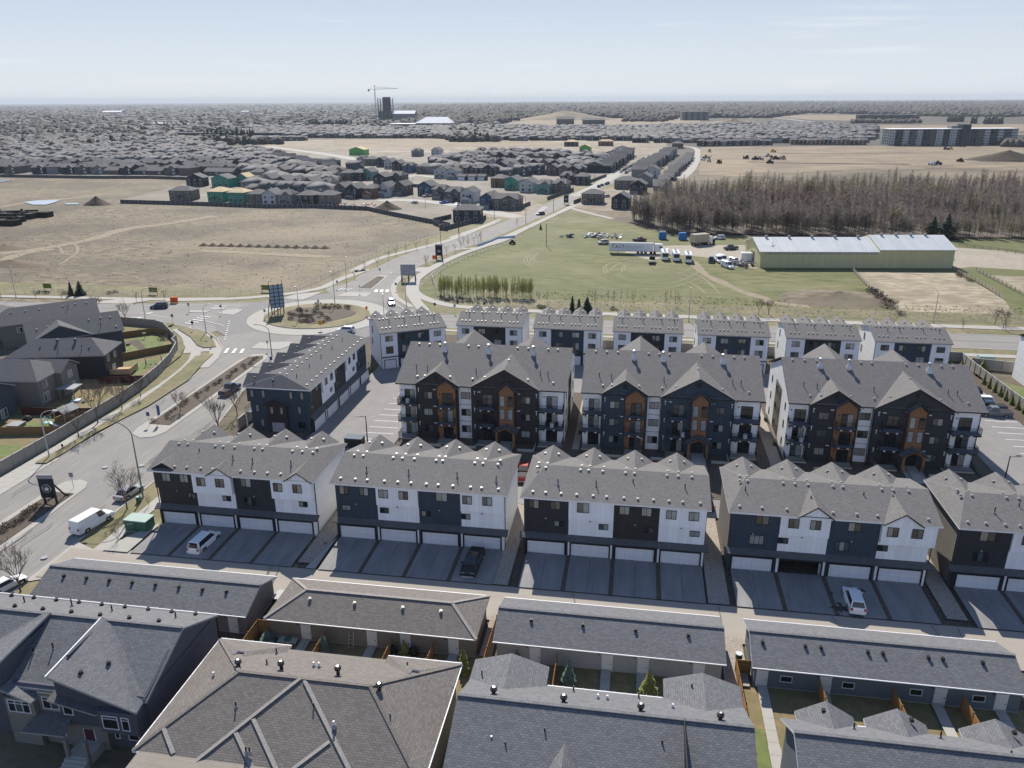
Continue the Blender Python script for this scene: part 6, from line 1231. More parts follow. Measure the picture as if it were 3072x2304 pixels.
def car(kind, paint, label, p, ang, group=None, name=None, cat=None, full=True):
    D, h, w, zh, zb, wr, a1 = car_proto(kind, paint); nm = name or {'sedan': 'parked_car', 'suv': 'parked_suv', 'minivan': 'minivan', 'pickup': 'pickup_truck', 'van': 'delivery_van', 'jeep': 'parked_suv'}[kind]
    T = thing(nm, label, cat or {'pickup': 'pickup truck', 'van': 'van', 'minivan': 'minivan'}.get(kind, 'car'), (p[0], p[1], .07), ang, group)
    link('body', D['body'], T)
    for k in ('windscreen', 'rear_window', 'side_window', 'side_window.r'):
        if k in D: link(k.split('.')[0], D[k], T)
    for x in (h*.6, -h*.58):
        for s in (-1, 1):
            q = link('wheel', D['wheel'], T, (x, s*(w-.1), wr)); full and link('rim', D['rim'], q)
    if full:
        for s in (-1, 1):
            link('headlight', D['headlight'], T, (h-.08, s*w*.62, zh-.12)); link('tail_light', D['tail_light'], T, (-h+.04, s*w*.74, zb-.22)); link('mirror', D['mirror'], T, (a1-.35, s*(w+.05), zb))
    return T
def carp(kind, paint, label, rear, front, **k):
    a = Vector(G(rear)); b = Vector(G(front)); d = b-a; return car(kind, paint, label, tuple((a+b)/2), math.atan2(d.y, d.x), **k)
t_ = car('minivan', 'paint_white', 'white minivan parked on the second driveway of the first row', (-54.2, 82.2), R5(86))
car('pickup', 'paint_black', 'black pickup truck on the last driveway of the second row facing the alley', (-18.3, 82.6), R5(-92))
car('suv', 'paint_white', 'white car with a panoramic roof on the third driveway of the fourth row', (26.7, 81.6), R5(88))
carp('van', 'paint_white', 'white cargo van parked at the kerb of the avenue', ya(475, 712), ya(648, 612))
carp('sedan', 'paint_silver', 'silver sedan parked under the curved lamp by the first row', ya(728, 512), ya(838, 440))
carp('sedan', 'paint_white', 'white sedan cut off by the left edge behind the long garage row', ya(-25, 1075), ya(100, 1010))
car('pickup', 'paint_navy', 'dark blue pickup driving on the avenue beside the planted median', (-79.2, 136.6), R5(88))
carp('suv', 'paint_navy', 'dark blue car driving along the main road at the left', ZD(1005, 250), ZD(918, 254))
carp('suv', 'paint_white', 'white car on the roundabout behind the end-on townhouse row', ZD(2140, 402), ZD(2032, 396))
carp('suv', 'paint_silver', 'silver car leaving the roundabout towards the camera', ZE(343, 212), ZE(358, 246))
car('pickup', 'paint_grey', 'grey pickup truck parked nearest in the right parking lot', (66.2, 145.3), R5(180))
car('pickup', 'paint_navy', 'navy pickup truck parked second in the right parking lot', (66.4, 148.2), R5(180))
car('suv', 'paint_white', 'white car parked third in the right parking lot', (66.0, 151.4), R5(180))
car('suv', 'paint_black', 'black car parked farthest in the right parking lot', (65.8, 156.6), R5(180))
car('pickup', 'paint_red', 'red pickup truck between the second and third townhouse rows', (-15.6, 108.6), R5(90))
car('suv', 'paint_white', 'white car beside the red pickup behind the second townhouse row', (-13.3, 107.2), R5(90))
car('jeep', 'paint_black', 'black car parked between the third and fourth townhouse rows', (11.6, 102.8), R5(90))
car('suv', 'paint_red', 'red car between the middle and right apartment blocks', (22.0, 146.5), R5(92))
car('suv', 'paint_grey', 'dark grey car in front of the middle apartment block', (-3.2, 107.0), R5(90))
car('suv', 'paint_white', 'white car on the main road between the back rows', (-21.0, 191.6), R5(180))
carp('suv', 'paint_maroon', 'maroon car driving down the avenue past the corner house', Q3(1040, 1153), Q3(990, 1158))
carp('sedan', 'paint_silver', 'white sedan turning in the street before the dirt pile', Q2(1850, 1222), Q2(1795, 1215))
carp('pickup', 'paint_blue', 'bright blue pickup by the blue houses of the new quarter', Q3(140, 1042), Q3(65, 1050))
carp('sedan', 'paint_white', 'white sedan in front of the grey corner house', Q3(250, 1058), Q3(195, 1072))
carp('suv', 'paint_silver', 'silver car in the driveway right of the beige house', Q3(1670, 985), Q3(1600, 990))
carp('pickup', 'paint_silver', 'pale pickup in front of the blue house of the new quarter', Q2(2000, 1145), Q2(1920, 1150))
for i, (x, y, c, t) in enumerate(((1060, 1165, 'paint_black', 'black car before the dark house in the new quarter'), (1110, 1165, 'utility_green', 'green car before the dark house in the new quarter'), (1305, 1150, 'paint_blue', 'blue car before the tan garage house'), (1445, 1145, 'paint_silver', 'silver car before the white garage house'), (1495, 1140, 'paint_navy', 'navy car beside the silver one before the white garage house'))):
    car('suv' if i % 2 else 'sedan', c, t, G(Q2(x, y)), R5(260), full=False)
n = 0
CC = ('paint_white', 'paint_silver', 'paint_grey', 'paint_black', 'paint_navy', 'paint_red')
CN = dict(paint_white='white', paint_silver='silver', paint_grey='grey', paint_black='black', paint_navy='navy', paint_red='red')
for i in range(24):
    t = i/23; x = 1765+t*235; y = 760-t*140; a = G(Q3(x, y))
    for s in (0, 1):
        if RND.random() < .35: continue
        c = RND.choice(CC[:5]); n += 1
        car(RND.choice(('suv', 'sedan', 'pickup')), c, '%s vehicle, number %d in the line parked along the upper avenue' % (CN[c], n), (a[0]+s*5.2, a[1]), R5(82), group='vehicles parked along the upper avenue', full=False)
for x, y, c in ((1655, 860, 'paint_black'), (1640, 868, 'paint_grey'), (1600, 880, 'paint_grey'), (1570, 893, 'paint_black')): car('suv', c, '%s car parked beside the brown house on the avenue, at the %s of four' % (CN[c], {1655: 'far end', 1640: 'third place', 1600: 'second place', 1570: 'near end'}[x]), G(Q3(x, y)), R5(80), full=False, group='four cars beside the brown house')
# --- vehicles in the pasture
def semi():
    a = Vector(G(ZB(1662, 1128))); b = Vector(G(ZB(1928, 1134))); d = b-a; ang = math.atan2(d.y, d.x)
    T = thing('semi_trailer', 'long white semi-trailer with ACT lettering parked in the pasture', 'trailer', (*a, 0), ang); L = d.length
    m = MB(); m.box(0, 0, 1.15, L, 2.6, 4.1, 'paint_white'); m.build('box', T)
    m = MB(); m.box(-.03, -.03, 4.05, L+.03, 2.63, 4.15, 'trim_grey'); m.box(0, .02, 1.0, L, 2.58, 1.15, 'trim_grey'); m.build('frame', T)
    for k in range(3):
        for y in (.35, 2.25):
            g = MB(); g.tube([(L-5.6+k*1.4, y-.3, .5), (L-5.6+k*1.4, y+.3, .5)], .5, 14, 'tyre'); w = g.build('wheel', T, uv=False); g = MB(); g.tube([(L-5.6+k*1.4, y-.32, .5), (L-5.6+k*1.4, y+.32, .5)], .25, 10, 'rim'); g.build('rim', w, uv=False)
    for y in (.5, 2.1): g = MB(); g.box(3.2, y-.08, 0, 3.4, y+.08, 1.1, 'trim_grey'); g.build('landing_leg', T)
    def text(body, size, x, z, mm, ex=.015):
        c = bpy.data.curves.new('lettering', 'FONT'); c.body = body; c.size = size; c.extrude = ex; c.align_x = 'LEFT'; c.resolution_u = 1; me = bpy.data.meshes.new_from_object(bpy.data.objects.new('tmp', c)); me.materials.clear(); me.materials.append(MATS[mm])
        o = link('lettering', me, T, (x, -.015, z)); o.rotation_euler = (math.pi/2, 0, 0); return o
    text('ACT.', 1.75, 2.3, 2.2, 'sign_dark'); text('Enhanced Content Technologies', .52, 6.0, 2.75, 'sign_dark'); text('mobile content cleaning and storage', .3, 6.6, 2.25, 'sign_dark')
    m = MB()
    for k in range(7): a_ = k*.45; m.bar((1.9+.5*math.cos(a_+1), -.03, 3.0+.6*math.sin(a_+1)), (1.9+.75*math.cos(a_+1.5), -.03, 3.0+.85*math.sin(a_+1.5)), .12, 'sign_dark')
    m.build('logo', T)
    # tractor unit in front of it
    C = thing('truck_tractor', 'white truck tractor coupled in front of the long trailer', 'truck', tuple(Vector((*b, 0))+Vector((math.cos(ang)*.3, math.sin(ang)*.3, 0))), ang)
    m = MB(); m.box(.2, .1, 1.0, 3.2, 2.5, 3.6, 'paint_white'); m.slab([(.2, .1, 3.9), (2.9, .3, 3.9), (2.9, 2.3, 3.9), (.2, 2.5, 3.9)], .3, 'paint_white', 'paint_white'); m.build('cab', C)
    m = MB(); m.box(3.2, .35, .7, 5.6, 2.25, 2.1, 'paint_white'); m.box(5.6, .3, .5, 5.8, 2.3, 1.4, 'rim'); m.build('bonnet', C)
    m = MB(); m.box(3.2, .3, 2.3, 3.26, 2.3, 3.3, 'car_glass'); m.build('windscreen', C)
    for y in (.07, 2.5): m = MB(); m.box(1.9, y, 2.3, 3.0, y+.03, 3.2, 'car_glass'); m.build('side_window', C)
    for x in (4.7, .3, -1.0):
        for y in (.3, 2.3): g = MB(); g.tube([(x, y-.25, .5), (x, y+.25, .5)], .5, 14, 'tyre'); g.build('wheel', C, uv=False)
    for y in (0, 2.55): g = MB(); g.cyl(.1, y, 1, 4.3, .09, 'rim', 8); g.build('exhaust', C)
semi()
def motorhome(lab, p, ang, L=8.5):
    T = thing('motorhome', lab, 'motorhome', (*p, 0), ang, 'motorhomes in the pasture')
    m = MB(); m.box(-L/2, -1.2, .5, L/2-.9, 1.2, 3.1, 'paint_white'); m.add([(L/2-.9, -1.2, .5), (L/2, -1.1, .5), (L/2, 1.1, .5), (L/2-.9, 1.2, .5), (L/2-.9, -1.2, 3.1), (L/2-.5, -1.1, 3.0), (L/2-.5, 1.1, 3.0), (L/2-.9, 1.2, 3.1)], [(0, 1, 5, 4), (1, 2, 6, 5), (2, 3, 7, 6), (4, 5, 6, 7)], 'paint_white'); m.build('body', T)
    m = MB(); m.box(L/2-.33, -1.0, 1.5, L/2-.1, 1.0, 2.7, 'car_glass'); m.build('windscreen', T)
    for s in (-1, 1):
        for x in (-2.6, -.6, 1.4): m = MB(); m.box(x, s*1.2-.02, 1.7, x+1.0, s*1.2+.02, 2.4, 'car_glass'); m.build('side_window', T)
        for x in (-L*.28, L*.3): g = MB(); g.tube([(x, s*1.05-.15, .42), (x, s*1.05+.15, .42)], .42, 12, 'tyre'); g.build('wheel', T, uv=False)
    for x in (-2.5, .2, 2.4): m = MB(); m.box(x-.35, -.35, 3.1, x+.35, .35, 3.3, 'vent_dark' if x < 0 else 'trim_grey'); m.build('roof_unit', T)
    m = MB(); m.box(-L/2, -1.22, 1.15, L/2-1, -1.19, 1.35, 'sign_blue'); m.box(-L/2-.03, -.9, 1.5, -L/2, .9, 2.3, 'glass_mid'); m.build('stripe', T)
for i, (x, y) in enumerate(((1997, 1160), (2064, 1165), (2138, 1175))): motorhome('%s of the three white motorhomes parked side by side' % ('left', 'middle', 'right')[i], G(ZB(x, y)), R5(-88 if i < 2 else -90))
def flatbed():
    T = thing('flatbed_truck', 'small flatbed tow truck parked left of the motorhomes', 'truck', (*G(ZB(1922, 1185)), 0), R5(88))
    m = MB(); m.box(-3.2, -1.1, .8, 1.0, 1.1, 1.0, 'parge'); m.box(-3.2, -1.1, 1.0, -3.0, 1.1, 1.3, 'timber'); m.build('bed', T); m = MB(); m.box(1.3, -1, .5, 2.9, 1, 2.1, 'bed_dark'); m.box(2.9, -.9, .5, 3.8, .9, 1.3, 'bed_dark'); m.build('cab', T)
    m = MB(); m.bar((1.1, -1, .9), (1.1, 0, 2.6), .12, 'trim_black'); m.bar((1.1, 1, .9), (1.1, 0, 2.6), .12, 'trim_black'); m.build('frame', T)
    for x in (-2, 2.8):
        for s in (-1, 1): g = MB(); g.tube([(x, s*.95-.15, .4), (x, s*.95+.15, .4)], .4, 10, 'tyre'); g.build('wheel', T, uv=False)
flatbed()
def boxtruck():
    a = Vector(G(ZC(170, 1112))); b = Vector(G(ZC(305, 1100))); d = b-a; ang = math.atan2(d.y, d.x); T = thing('container_truck', 'truck carrying a large beige crate in the gravel yard', 'truck', (*a, 0), ang); L = d.length
    m = MB(); m.box(0, 0, 1.3, L*.68, 3.2, 4.5, 'paint_beige'); [m.box(L*.68*k/8-.04, -.03, 1.3, L*.68*k/8+.04, 0, 4.5, 'trim_grey') for k in range(1, 8)]; m.build('crate', T)
    m = MB(); m.box(0, .2, 1.0, L*.7, 3, 1.3, 'trim_black'); m.build('frame', T); m = MB(); m.box(L*.72, .4, .9, L*.86, 2.8, 3.3, 'paint_white'); m.box(L*.86, .6, .9, L, 2.6, 2.1, 'bed_dark'); m.build('cab', T)
    for x in (.1, .22, .5, .6, .92):
        for y in (.4, 2.8): g = MB(); g.tube([(L*x, y-.2, .5), (L*x, y+.2, .5)], .5, 12, 'tyre'); g.build('wheel', T, uv=False)
boxtruck()
def crate_blue(lab, p, w, d, h, shape=0):
    T = thing('blue_container', lab, 'container', (*p, 0), .05); m = MB(); m.box(-w/2, -d/2, .2, w/2, d/2, h, 'tarp_blue'); m.build('body', T)
    m = MB(); m.add([(-w/2, -d/2, h), (w/2, -d/2, h), (w/2, d/2, h), (-w/2, d/2, h), (-w/2+.4, -d/2+.3, h+.5), (w/2-.4, -d/2+.3, h+.5), (w/2-.4, d/2-.3, h+.5), (-w/2+.4, d/2-.3, h+.5)], [(0, 1, 5, 4), (1, 2, 6, 5), (2, 3, 7, 6), (3, 0, 4, 7), (4, 5, 6, 7)], 'paint_silver' if shape else 'tarp_blue'); m.build('cover', T)
crate_blue('tall blue tarped box at the edge of the wood with a pale top', G(ZB(1985, 1040)), 3.1, 2.8, 2.8, 1); crate_blue('square blue container right of the tarped box', G(ZB(2106, 1045)), 3.3, 2.6, 2.5, 0)
carp('pickup', 'paint_black', 'dark pickup driving on the gravel by the barn', ZC(435, 1130), ZC(360, 1136)); carp('pickup', 'paint_black', 'dark pickup parked on the gravel beside the junk pile', ZC(275, 1192), ZC(275, 1228))
carp('jeep', 'paint_silver', 'pale jeep parked at the tail of the long trailer', ZB(1655, 1070), ZB(1600, 1073)); carp('pickup', 'paint_maroon', 'dark tow truck parked behind the long trailer', ZB(1810, 1058), ZB(1885, 1052))
carp('suv', 'paint_white', 'white trailer van at the edge of the wood', ZC(345, 1068), ZC(305, 1068)); carp('suv', 'paint_navy', 'dark blue van half hidden behind the crate truck', ZC(180, 1050), ZC(215, 1052))
for i, (x, y) in enumerate(((320, 1210), (345, 1205), (375, 1245), (420, 1215))): car('van' if i < 3 else 'jeep', 'paint_white', '%s of the white campers crowded beside the barn yard' % ('first from the left', 'second from the left', 'nearest', 'rightmost')[i], G(ZC(x, y)), R5(-80+i*9), group='white campers by the barn', name='camper_van', cat='camper')
def _quad(m): m.box(-1, -.8, .4, 1, .8, 1.1, 'bed_dark'); m.box(-.6, -.8, 1.1, .5, .8, 1.9, 'trim_black'); [m.cyl(x, y, 0, .8, .4, 'tyre', 8) for x in (-.9, .9) for y in (-.7, .7)]
simple('utility_vehicle', 'small black utility vehicle alone on the pasture', 'utility vehicle', _quad, (*G(ZB(1080, 1070)), 0), .2)
# junk, machines and shipping box near the barn
def junk(lab, p, n, r, cols, hmax=1.4, name='junk_pile'):
    rr = random.Random(int(p[0]*7)); m = MB()
    for i in range(n):
        x, y = rr.gauss(0, r), rr.gauss(0, r*.5); s = rr.uniform(.3, 1.1); a = rr.random()*3; L_ = rr.uniform(.5, 3)
        m.bar((x, y, rr.uniform(.1, hmax)), (x+L_*math.cos(a), y+L_*math.sin(a), rr.uniform(.1, hmax)), s*.6, rr.choice(cols))
    return tag(m.build(name, None, (*p, 0), uv=False, kind='stuff'), lab, 'pile')
junk('heap of white pipes and scrap at the top of the pasture', G(ZB(1600, 1030)), 46, 4.2, ('sign_white', 'paint_silver', 'trim_grey', 'bed_dark')); junk('two small machines standing at the top of the pasture', G(ZB(1435, 1030)), 14, 1.6, ('bed_dark', 'trim_grey', 'paint_navy'))
junk('junk and timber heaped beside the barn', G(ZC(455, 1235)), 40, 3.0, ('rail_wood', 'bark_dark', 'trim_grey', 'siding_tan')); junk('lumber and waste on the empty lot beside the new houses', G(Q2(1020, 1240)), 44, 7, ('timber', 'sign_white', 'sheathing', 'paint_red'), .8, 'lumber_pile')
def _box(m): m.box(-3.2, -1.3, .4, 3.2, 1.3, 3.2, 'paint_white'); m.box(-3.2, -1.32, .2, 3.2, 1.32, .4, 'trim_grey')
simple('storage_box', 'white storage box standing against the barn end', 'container', _box, (*G(ZC(512, 1205)), 0), .05)
rr = random.Random(5)
for k, (x, y) in enumerate(((265, 530), (225, 580), (250, 570), (262, 590), (490, 572), (545, 578), (580, 578), (630, 560), (650, 575), (640, 600), (680, 575), (720, 575), (660, 530), (1490, 492), (1730, 515), (1760, 515), (1830, 498), (1815, 590), (1640, 610), (1680, 608), (325, 600))):
    cc = rr.choice(('sign_yellow', 'bed_dark', 'paint_white', 'paint_silver', 'rail_wood')); p = G(ZC(x, y)); m = MB()
    m.box(-2.6, -1.3, .9, 2.6, 1.3, 2.3, cc); m.box(-.2 if k % 2 else -2.2, -1.1, 2.3, 1.4 if k % 2 else -.6, 1.1, 3.5, 'bed_dark' if k % 3 else cc)
    [m.tube([(xx, s*1.3-.3, .8), (xx, s*1.3+.3, .8)], .8, 8, 'tyre') for xx in (-1.9, 1.9) for s in (-1, 1)]; m.bar((2.6, 0, 1.2), (4.6, 0, .7 if k % 2 else 3.4), .5, cc)
    row = 'on the left of the dirt site' if x < 300 else 'in the group at the centre of the dirt site' if x < 760 else 'near the long apartment building'
    tag(m.build('earth_mover', None, (*p, 0), rr.random()*6, uv=False), '%s machine %s, place %d' % ({'sign_yellow': 'yellow', 'bed_dark': 'dark', 'paint_white': 'white', 'paint_silver': 'grey', 'rail_wood': 'brown'}[cc], row, k+1), 'machine', 'machines on the dirt site')
# ------------------------------------------------------------------ lamps and signs
def street_lamp(lab, p, ang, h=8.6, reach=2.4, m_='lamp_grey', curved=True, group='street lamps'):
    T = thing('street_lamp', lab, 'street lamp', (*p, 0), ang, group)
    g = MB(); g.cyl(0, 0, 0, .35, .17, 'lamp_grey', 8); g.tube([(0, 0, .3), (0, 0, h*.6), (0, 0, h*.82)], [.12, .09, .075], 8, m_); g.build('pole', T, uv=False)
    g = MB()
    if curved: g.tube([(reach*(1-math.cos(a)), 0, h*.82+h*.18*math.sin(a)) for a in (math.pi/2*k/8 for k in range(9))], [.075-.003*k for k in range(9)], 6, m_)
    else: g.tube([(0, 0, h*.8), (0, 0, h)], .07, 6, m_); g.tube([(0, 0, h*.96), (reach, 0, h*.99)], .045, 6, m_)
    g.build('arm', T, uv=False); g = MB(); z = h if curved else h*.985; g.box(reach-.1, -.16, z-.1, reach+.65, .16, z+.05, 'lamp_glass'); g.box(reach-.1, -.17, z+.05, reach+.65, .17, z+.09, m_); g.build('luminaire', T)
P_ = lambda t, x, y: G(t(x, y))
street_lamp('tall green-grey lamp whose arm arches over the avenue by the first townhouse row', P_(ZD, 865, 1395), R5(178), 12.2, 4.0, 'lamp_green')
street_lamp('curved grey lamp on the left boulevard beside the screen fence', P_(ZD, 300, 1155), 0, 8.6, 2.6)
street_lamp('curved grey lamp at the left side of the main road', P_(ZD, 882, 345), R5(20), 9.5, 1.2); street_lamp('grey lamp arching over the left splitter island', P_(ZD, 1245, 405), R5(20), 7.5, 1.4)
street_lamp('green lamp arching in front of the end-on townhouse row', P_(ZD, 1641, 545), R5(175), 7.5, 3.0, 'lamp_green'); street_lamp('tall lamp standing on the roundabout island behind the shrubs', P_(Q6, 1125, 500), R5(150), 9.5, .6)
street_lamp('tall grey lamp standing at the front of the roundabout island', P_(Q6, 735, 650), R5(150), 8.6, .5); street_lamp('lamp at the roundabout kerb beside the angled townhouse row', P_(Q6, 1668, 625), R5(110), 6, .8, 'lamp_grey')
street_lamp('lamp arching over the billboard by the avenue', P_(T1, 568, 540), R5(165), 8.0, 4.4, 'lamp_grey')
for i, (t, x, y, h) in enumerate(((T1, 118, 590, 0), (T1, 192, 440, 9), (T1, 792, 262, 12), (T1, 904, 145, 12), (Q3, 240, 1320, 13), (Q3, 578, 1185, 13), (Q3, 877, 1240, 13), (Q3, 1138, 1118, 13), (Q3, 1328, 945, 12), (Q3, 1527, 850, 12), (Q2, 1160, 1180, 9), (Q2, 1940, 1255, 9), (Q2, 1800, 1140, 11))):
    if not h: continue
    street_lamp(('thin lamp', 'grey lamp')[i % 2]+' number %d from the roundabout along the avenue and its side street' % i, P_(t, x, y), R5(60+i*25), h, .8, 'lamp_black' if h > 10 else 'lamp_grey', group='thin lamps along the avenue')
street_lamp('grey lamp beside the walk behind the fourth straight back row', (14.4+.0, 203.5), R5(90), 9, .4); street_lamp('curved white lamp near the walk behind the right back rows', P_(ZF, 1650, 350), R5(170), 9, 1.2)
street_lamp('lamp at the left edge on the far boulevard', P_(ZD, 98, 190), R5(90), 9.5, .3)
def lot_lamp(lab, p, ang): street_lamp(lab, p, ang, 5.6, 1.0, 'lamp_black', False, 'black parking lot lamps')
lot_lamp('black lamp with one arm in the left parking lot', P_(ZE, 208, 1085), R5(190)); lot_lamp('black lamp before the middle apartment block', (-1.9+7.5-3.2, 112.5), R5(110)); lot_lamp('black lamp at the lower corner of the right apartment block', (55.6, 114.5), R5(10)); lot_lamp('black lamp between the fourth and the last townhouse rows', (38.0, 101.5), R5(60))
def sign(lab, p, ang, m='sign_white', w=.6, h=.75, z=2.0, name='traffic_sign', mark=None, arrow=False):
    T = thing(name, lab, 'sign', (*p, 0), ang, 'small traffic signs'); g = MB(); g.cyl(0, 0, 0, z+h, .035, 'lamp_grey', 6); g.build('pole', T, uv=False); g = MB(); g.box(-w/2, -.07, z, w/2, -.04, z+h, m); g.build('plate', T)
    if mark == 'keep': g = MB(); g.bar((-.1, -.08, z+h*.85), (.0, -.08, z+h*.5), .08, 'sign_dark', .02); g.bar((0, -.085, z+h*.5), (.18, -.085, z+h*.12), .1, 'sign_dark', .02); g.build('arrow', T)
    if mark == 'walk': g = MB(); g.bar((0, -.08, z+h*.2), (0, -.08, z+h*.8), .13, 'sign_dark', .02); g.build('symbol', T)
    if mark == 'chev': g = MB(); g.bar((-.3, -.08, z+h*.85), (.15, -.08, z+h*.5), .2, 'sign_dark', .02); g.bar((.15, -.086, z+h*.5), (-.3, -.086, z+h*.15), .2, 'sign_dark', .02); g.build('chevron', T)
SG = (('keep right sign at the near tip of the planted median', T5, 952, 60, 'sign_blue', 'keep'), ('square sign on the near median behind the billboard', T5, 470, 458, 'trim_grey', None), ('pedestrian sign on the splitter island by the end-on row', T3, 693, 400, 'sign_white', 'walk'), ('keep right sign beside the end-on row', T3, 716, 500, 'sign_blue', 'keep'),
      ('sign on the left splitter island of the main road', T3, 420, 182, 'trim_grey', 'walk'), ('sign at the tip of the far left splitter island', T3, 232, 172, 'trim_grey', None), ('green sign at the kerb left of the crossing', T3, 137, 240, 'utility_green', None), ('sign by the left pedestrian crossing', T3, 255, 282, 'sign_dark', None),
      ('sign in the grass of the left corner of the roundabout', T3, 368, 370, 'trim_grey', None), ('pedestrian sign by the avenue splitter island', T1, 275, 490, 'sign_white', 'walk'), ('sign at the head of the planted splitter island', T1, 403, 380, 'trim_grey', None), ('blue sign at the kerb beside the billboard', T1, 505, 475, 'sign_blue', 'keep'), ('sign at the left kerb of the avenue mouth', T1, 133, 460, 'trim_grey', 'walk'),
      ('sign behind the roundabout island at its far edge', T3, 990, 150, 'sign_white', 'walk'), ('orange marker at the right end of the roundabout island', T1, 320, 632, 'sign_orange', None), ('sign between the bed and the walk by the avenue', T6, 434, 185, 'sign_dark', None), ('sign at the corner of the walk behind the back rows', T6, 560, 195, 'trim_grey', None), ('sign at the left edge of the roundabout apron', T3, 677, 210, 'trim_grey', None), ('green notice board on the far side of the pasture edge', T6, 748, 180, 'sign_dark', None))
for lab, t, x, y, m, mk in SG: sign(lab, P_(t, x, y), R5(10), m, mark=mk)
sign('yellow chevron sign on the roundabout island', P_(T3, 1003, 278), R5(12), 'sign_yellow', 1.1, 1.1, 1.6, mark='chev')
sign('orange construction sign beside the dark notice board', P_(T1, 747, 288), R5(10), 'sign_orange', 1.3, 1.3, 1.1)
for k, (x, y, t) in enumerate(((928, 370, 'beside the parked blue car'), (290, 345, 'at the left end'), (1605, 355, 'behind the roundabout lattice'))):
    T = thing('lot_sign', 'small green lot sign on the chain link fence %s' % t, 'sign', (*G((x/2.011, 800+(y-200)/2.011)), 0), 0, 'green lot signs')
    g = MB(); g.box(-1.4, -.05, .8, 1.4, .05, 2.3, 'sign_green'); g.build('board', T)
    for xx in (-1.2, 1.2): g = MB(); g.box(xx-.06, .05, 0, xx+.06, .15, 2.3, 'rail_wood'); g.build('post', T)
def braced_sign(lab, p, ang, w, h, face, n=2, lean=3.0, z0=1.2, mark=None, lattice=False, name='billboard'):
    T = thing(name, lab, 'billboard', (*p, 0), ang)
    if lattice:
        g = MB(); g.box(-w/2, -.02, z0, w/2, .03, z0+h, 'sign_lattice'); g.build('board', T)
        for i in range(4): x = -w/2+w*i/3; g = MB(); g.box(x-.07, -.12, z0-.1, x+.07, .1, z0+h+.3, 'sign_dark'); g.build('upright', T)
        for i in range(7): z = z0+h*i/6; g = MB(); g.box(-w/2-.1, -.14, z-.07, w/2+.1, -.05, z+.07, 'sign_dark'); g.build('crossbar', T)
        for s, m_ in ((-.5, 'sign_orange'), (.48, 'sign_orange')): g = MB(); g.bar((w*s, 0, z0+h), (w*s, 0, z0+h+1.2), .14, m_); g.build('flag', T)
    else:
        g = MB(); g.box(-w/2, -.08, z0, w/2, .08, z0+h, face); g.build('board', T)
        g = MB(); g.box(-w/2-.05, -.1, z0+h-.55 if mark == 'house' else z0-.06, w/2+.05, .1, z0+h+.04 if mark == 'house' else z0, 'trim_grey'); g.build('header', T)
    for x in ([-w/2+.2, w/2-.2] if n == 2 else [-w/2+.2, 0, w/2-.2]):
        g = MB(); g.box(x-.12, .1, 0, x+.12, .34, z0+h*.8, 'sign_dark'); g.build('post', T); g = MB(); g.bar((x, .3, z0+h*.55), (x, lean, .1), .18, 'sign_dark'); g.build('brace', T); g = MB(); g.bar((x, -lean*.4, .1), (x, lean, .1), .18, 'sign_dark'); g.build('skid', T)
    g = MB(); g.bar((-w/2+.2, .2, .5), (w/2-.2, .2, z0), .14, 'sign_dark'); g.build('brace', T)
    if mark == 'house':
        g = MB(); zc = z0+h*.42; pts = [(.62*math.cos(a), .62*math.sin(a)) for a in (k*math.pi/10 for k in range(20))]
        for k in range(20): a, b = pts[k], pts[(k+1) % 20]; g.bar((a[0], -.1, zc+a[1]), (b[0], -.1, zc+b[1]), .07, 'sign_white', .03)
        g.bar((-.34, -.1, zc+.0), (0, -.1, zc+.34), .12, 'sign_white', .04); g.bar((.34, -.1, zc+.0), (0, -.1, zc+.34), .12, 'sign_white', .04); g.box(-.24, -.12, zc-.32, .24, -.08, zc+.05, 'sign_white'); g.build('emblem', T)
braced_sign('dark real estate board with a white house emblem on the near median', P_(T5, 322, 560), R5(8), 2.1, 3.6, 'sign_dark', mark='house', lean=2.6)
braced_sign('slatted billboard on timber braces on the roundabout island', P_(Q6, 500, 610), R5(38), 3.6, 6.2, 'sign_lattice', 3, 5.0, 2.2, lattice=True)
braced_sign('brown photo billboard on braces beside the avenue', P_(T1, 583, 412), R5(8), 4.8, 3.6, 'sign_photo', 3, 2.0, 2.0)
braced_sign('tall dark notice board on the boulevard of the avenue', P_(T1, 778, 272), R5(8), 2.6, 4.2, 'sign_dark', mark='house', lean=2.0, z0=1.4)
braced_sign('small dark notice board on the upper avenue walk', P_(T2, 553, 340), R5(8), 2.6, 4.4, 'sign_dark', mark='house', lean=1.5)
def _flag(m): m.cyl(0, 0, 0, 3.6, .05, 'lamp_grey', 6); m.add([(0, -.03, 1.6), (.45, -.03, 1.8), (.5, -.03, 3.4), (0, -.03, 3.9), (0, .03, 1.6), (.45, .03, 1.8), (.5, .03, 3.4), (0, .03, 3.9)], [(0, 1, 2, 3), (7, 6, 5, 4), (0, 4, 5, 1), (1, 5, 6, 2), (2, 6, 7, 3)], 'sign_blue')
simple('feather_flag', 'blue feather flag leaning in the planted median', 'flag', _flag, (*G(ZD(960, 950)), 0), .4)
def _org(m): m.box(-1, -.3, .3, 1, .3, 1.9, 'sign_orange'); m.box(-1.1, -.4, 0, -.9, .4, .3, 'trim_grey'); m.box(.9, -.4, 0, 1.1, .4, .3, 'trim_grey')
simple('road_works_board', 'orange road works board by the kerb beside the dark blue car', 'sign', _org, (*G(ZD(1053, 222)), 0), .3)
def _tarp(m):
    L = [G(T1(x, y)) for x, y in ((1020, 190), (1060, 178), (1110, 160), (1150, 142), (1210, 138), (1260, 132))]; o = L[0]
    for a, b in zip(L, L[1:]): m.bar((a[0]-o[0], a[1]-o[1], .45), (b[0]-o[0], b[1]-o[1], .45), .06, 'tarp_pale', .9)
mat('tarp_pale', (.3, .5, .7), var=.15, scale=1)
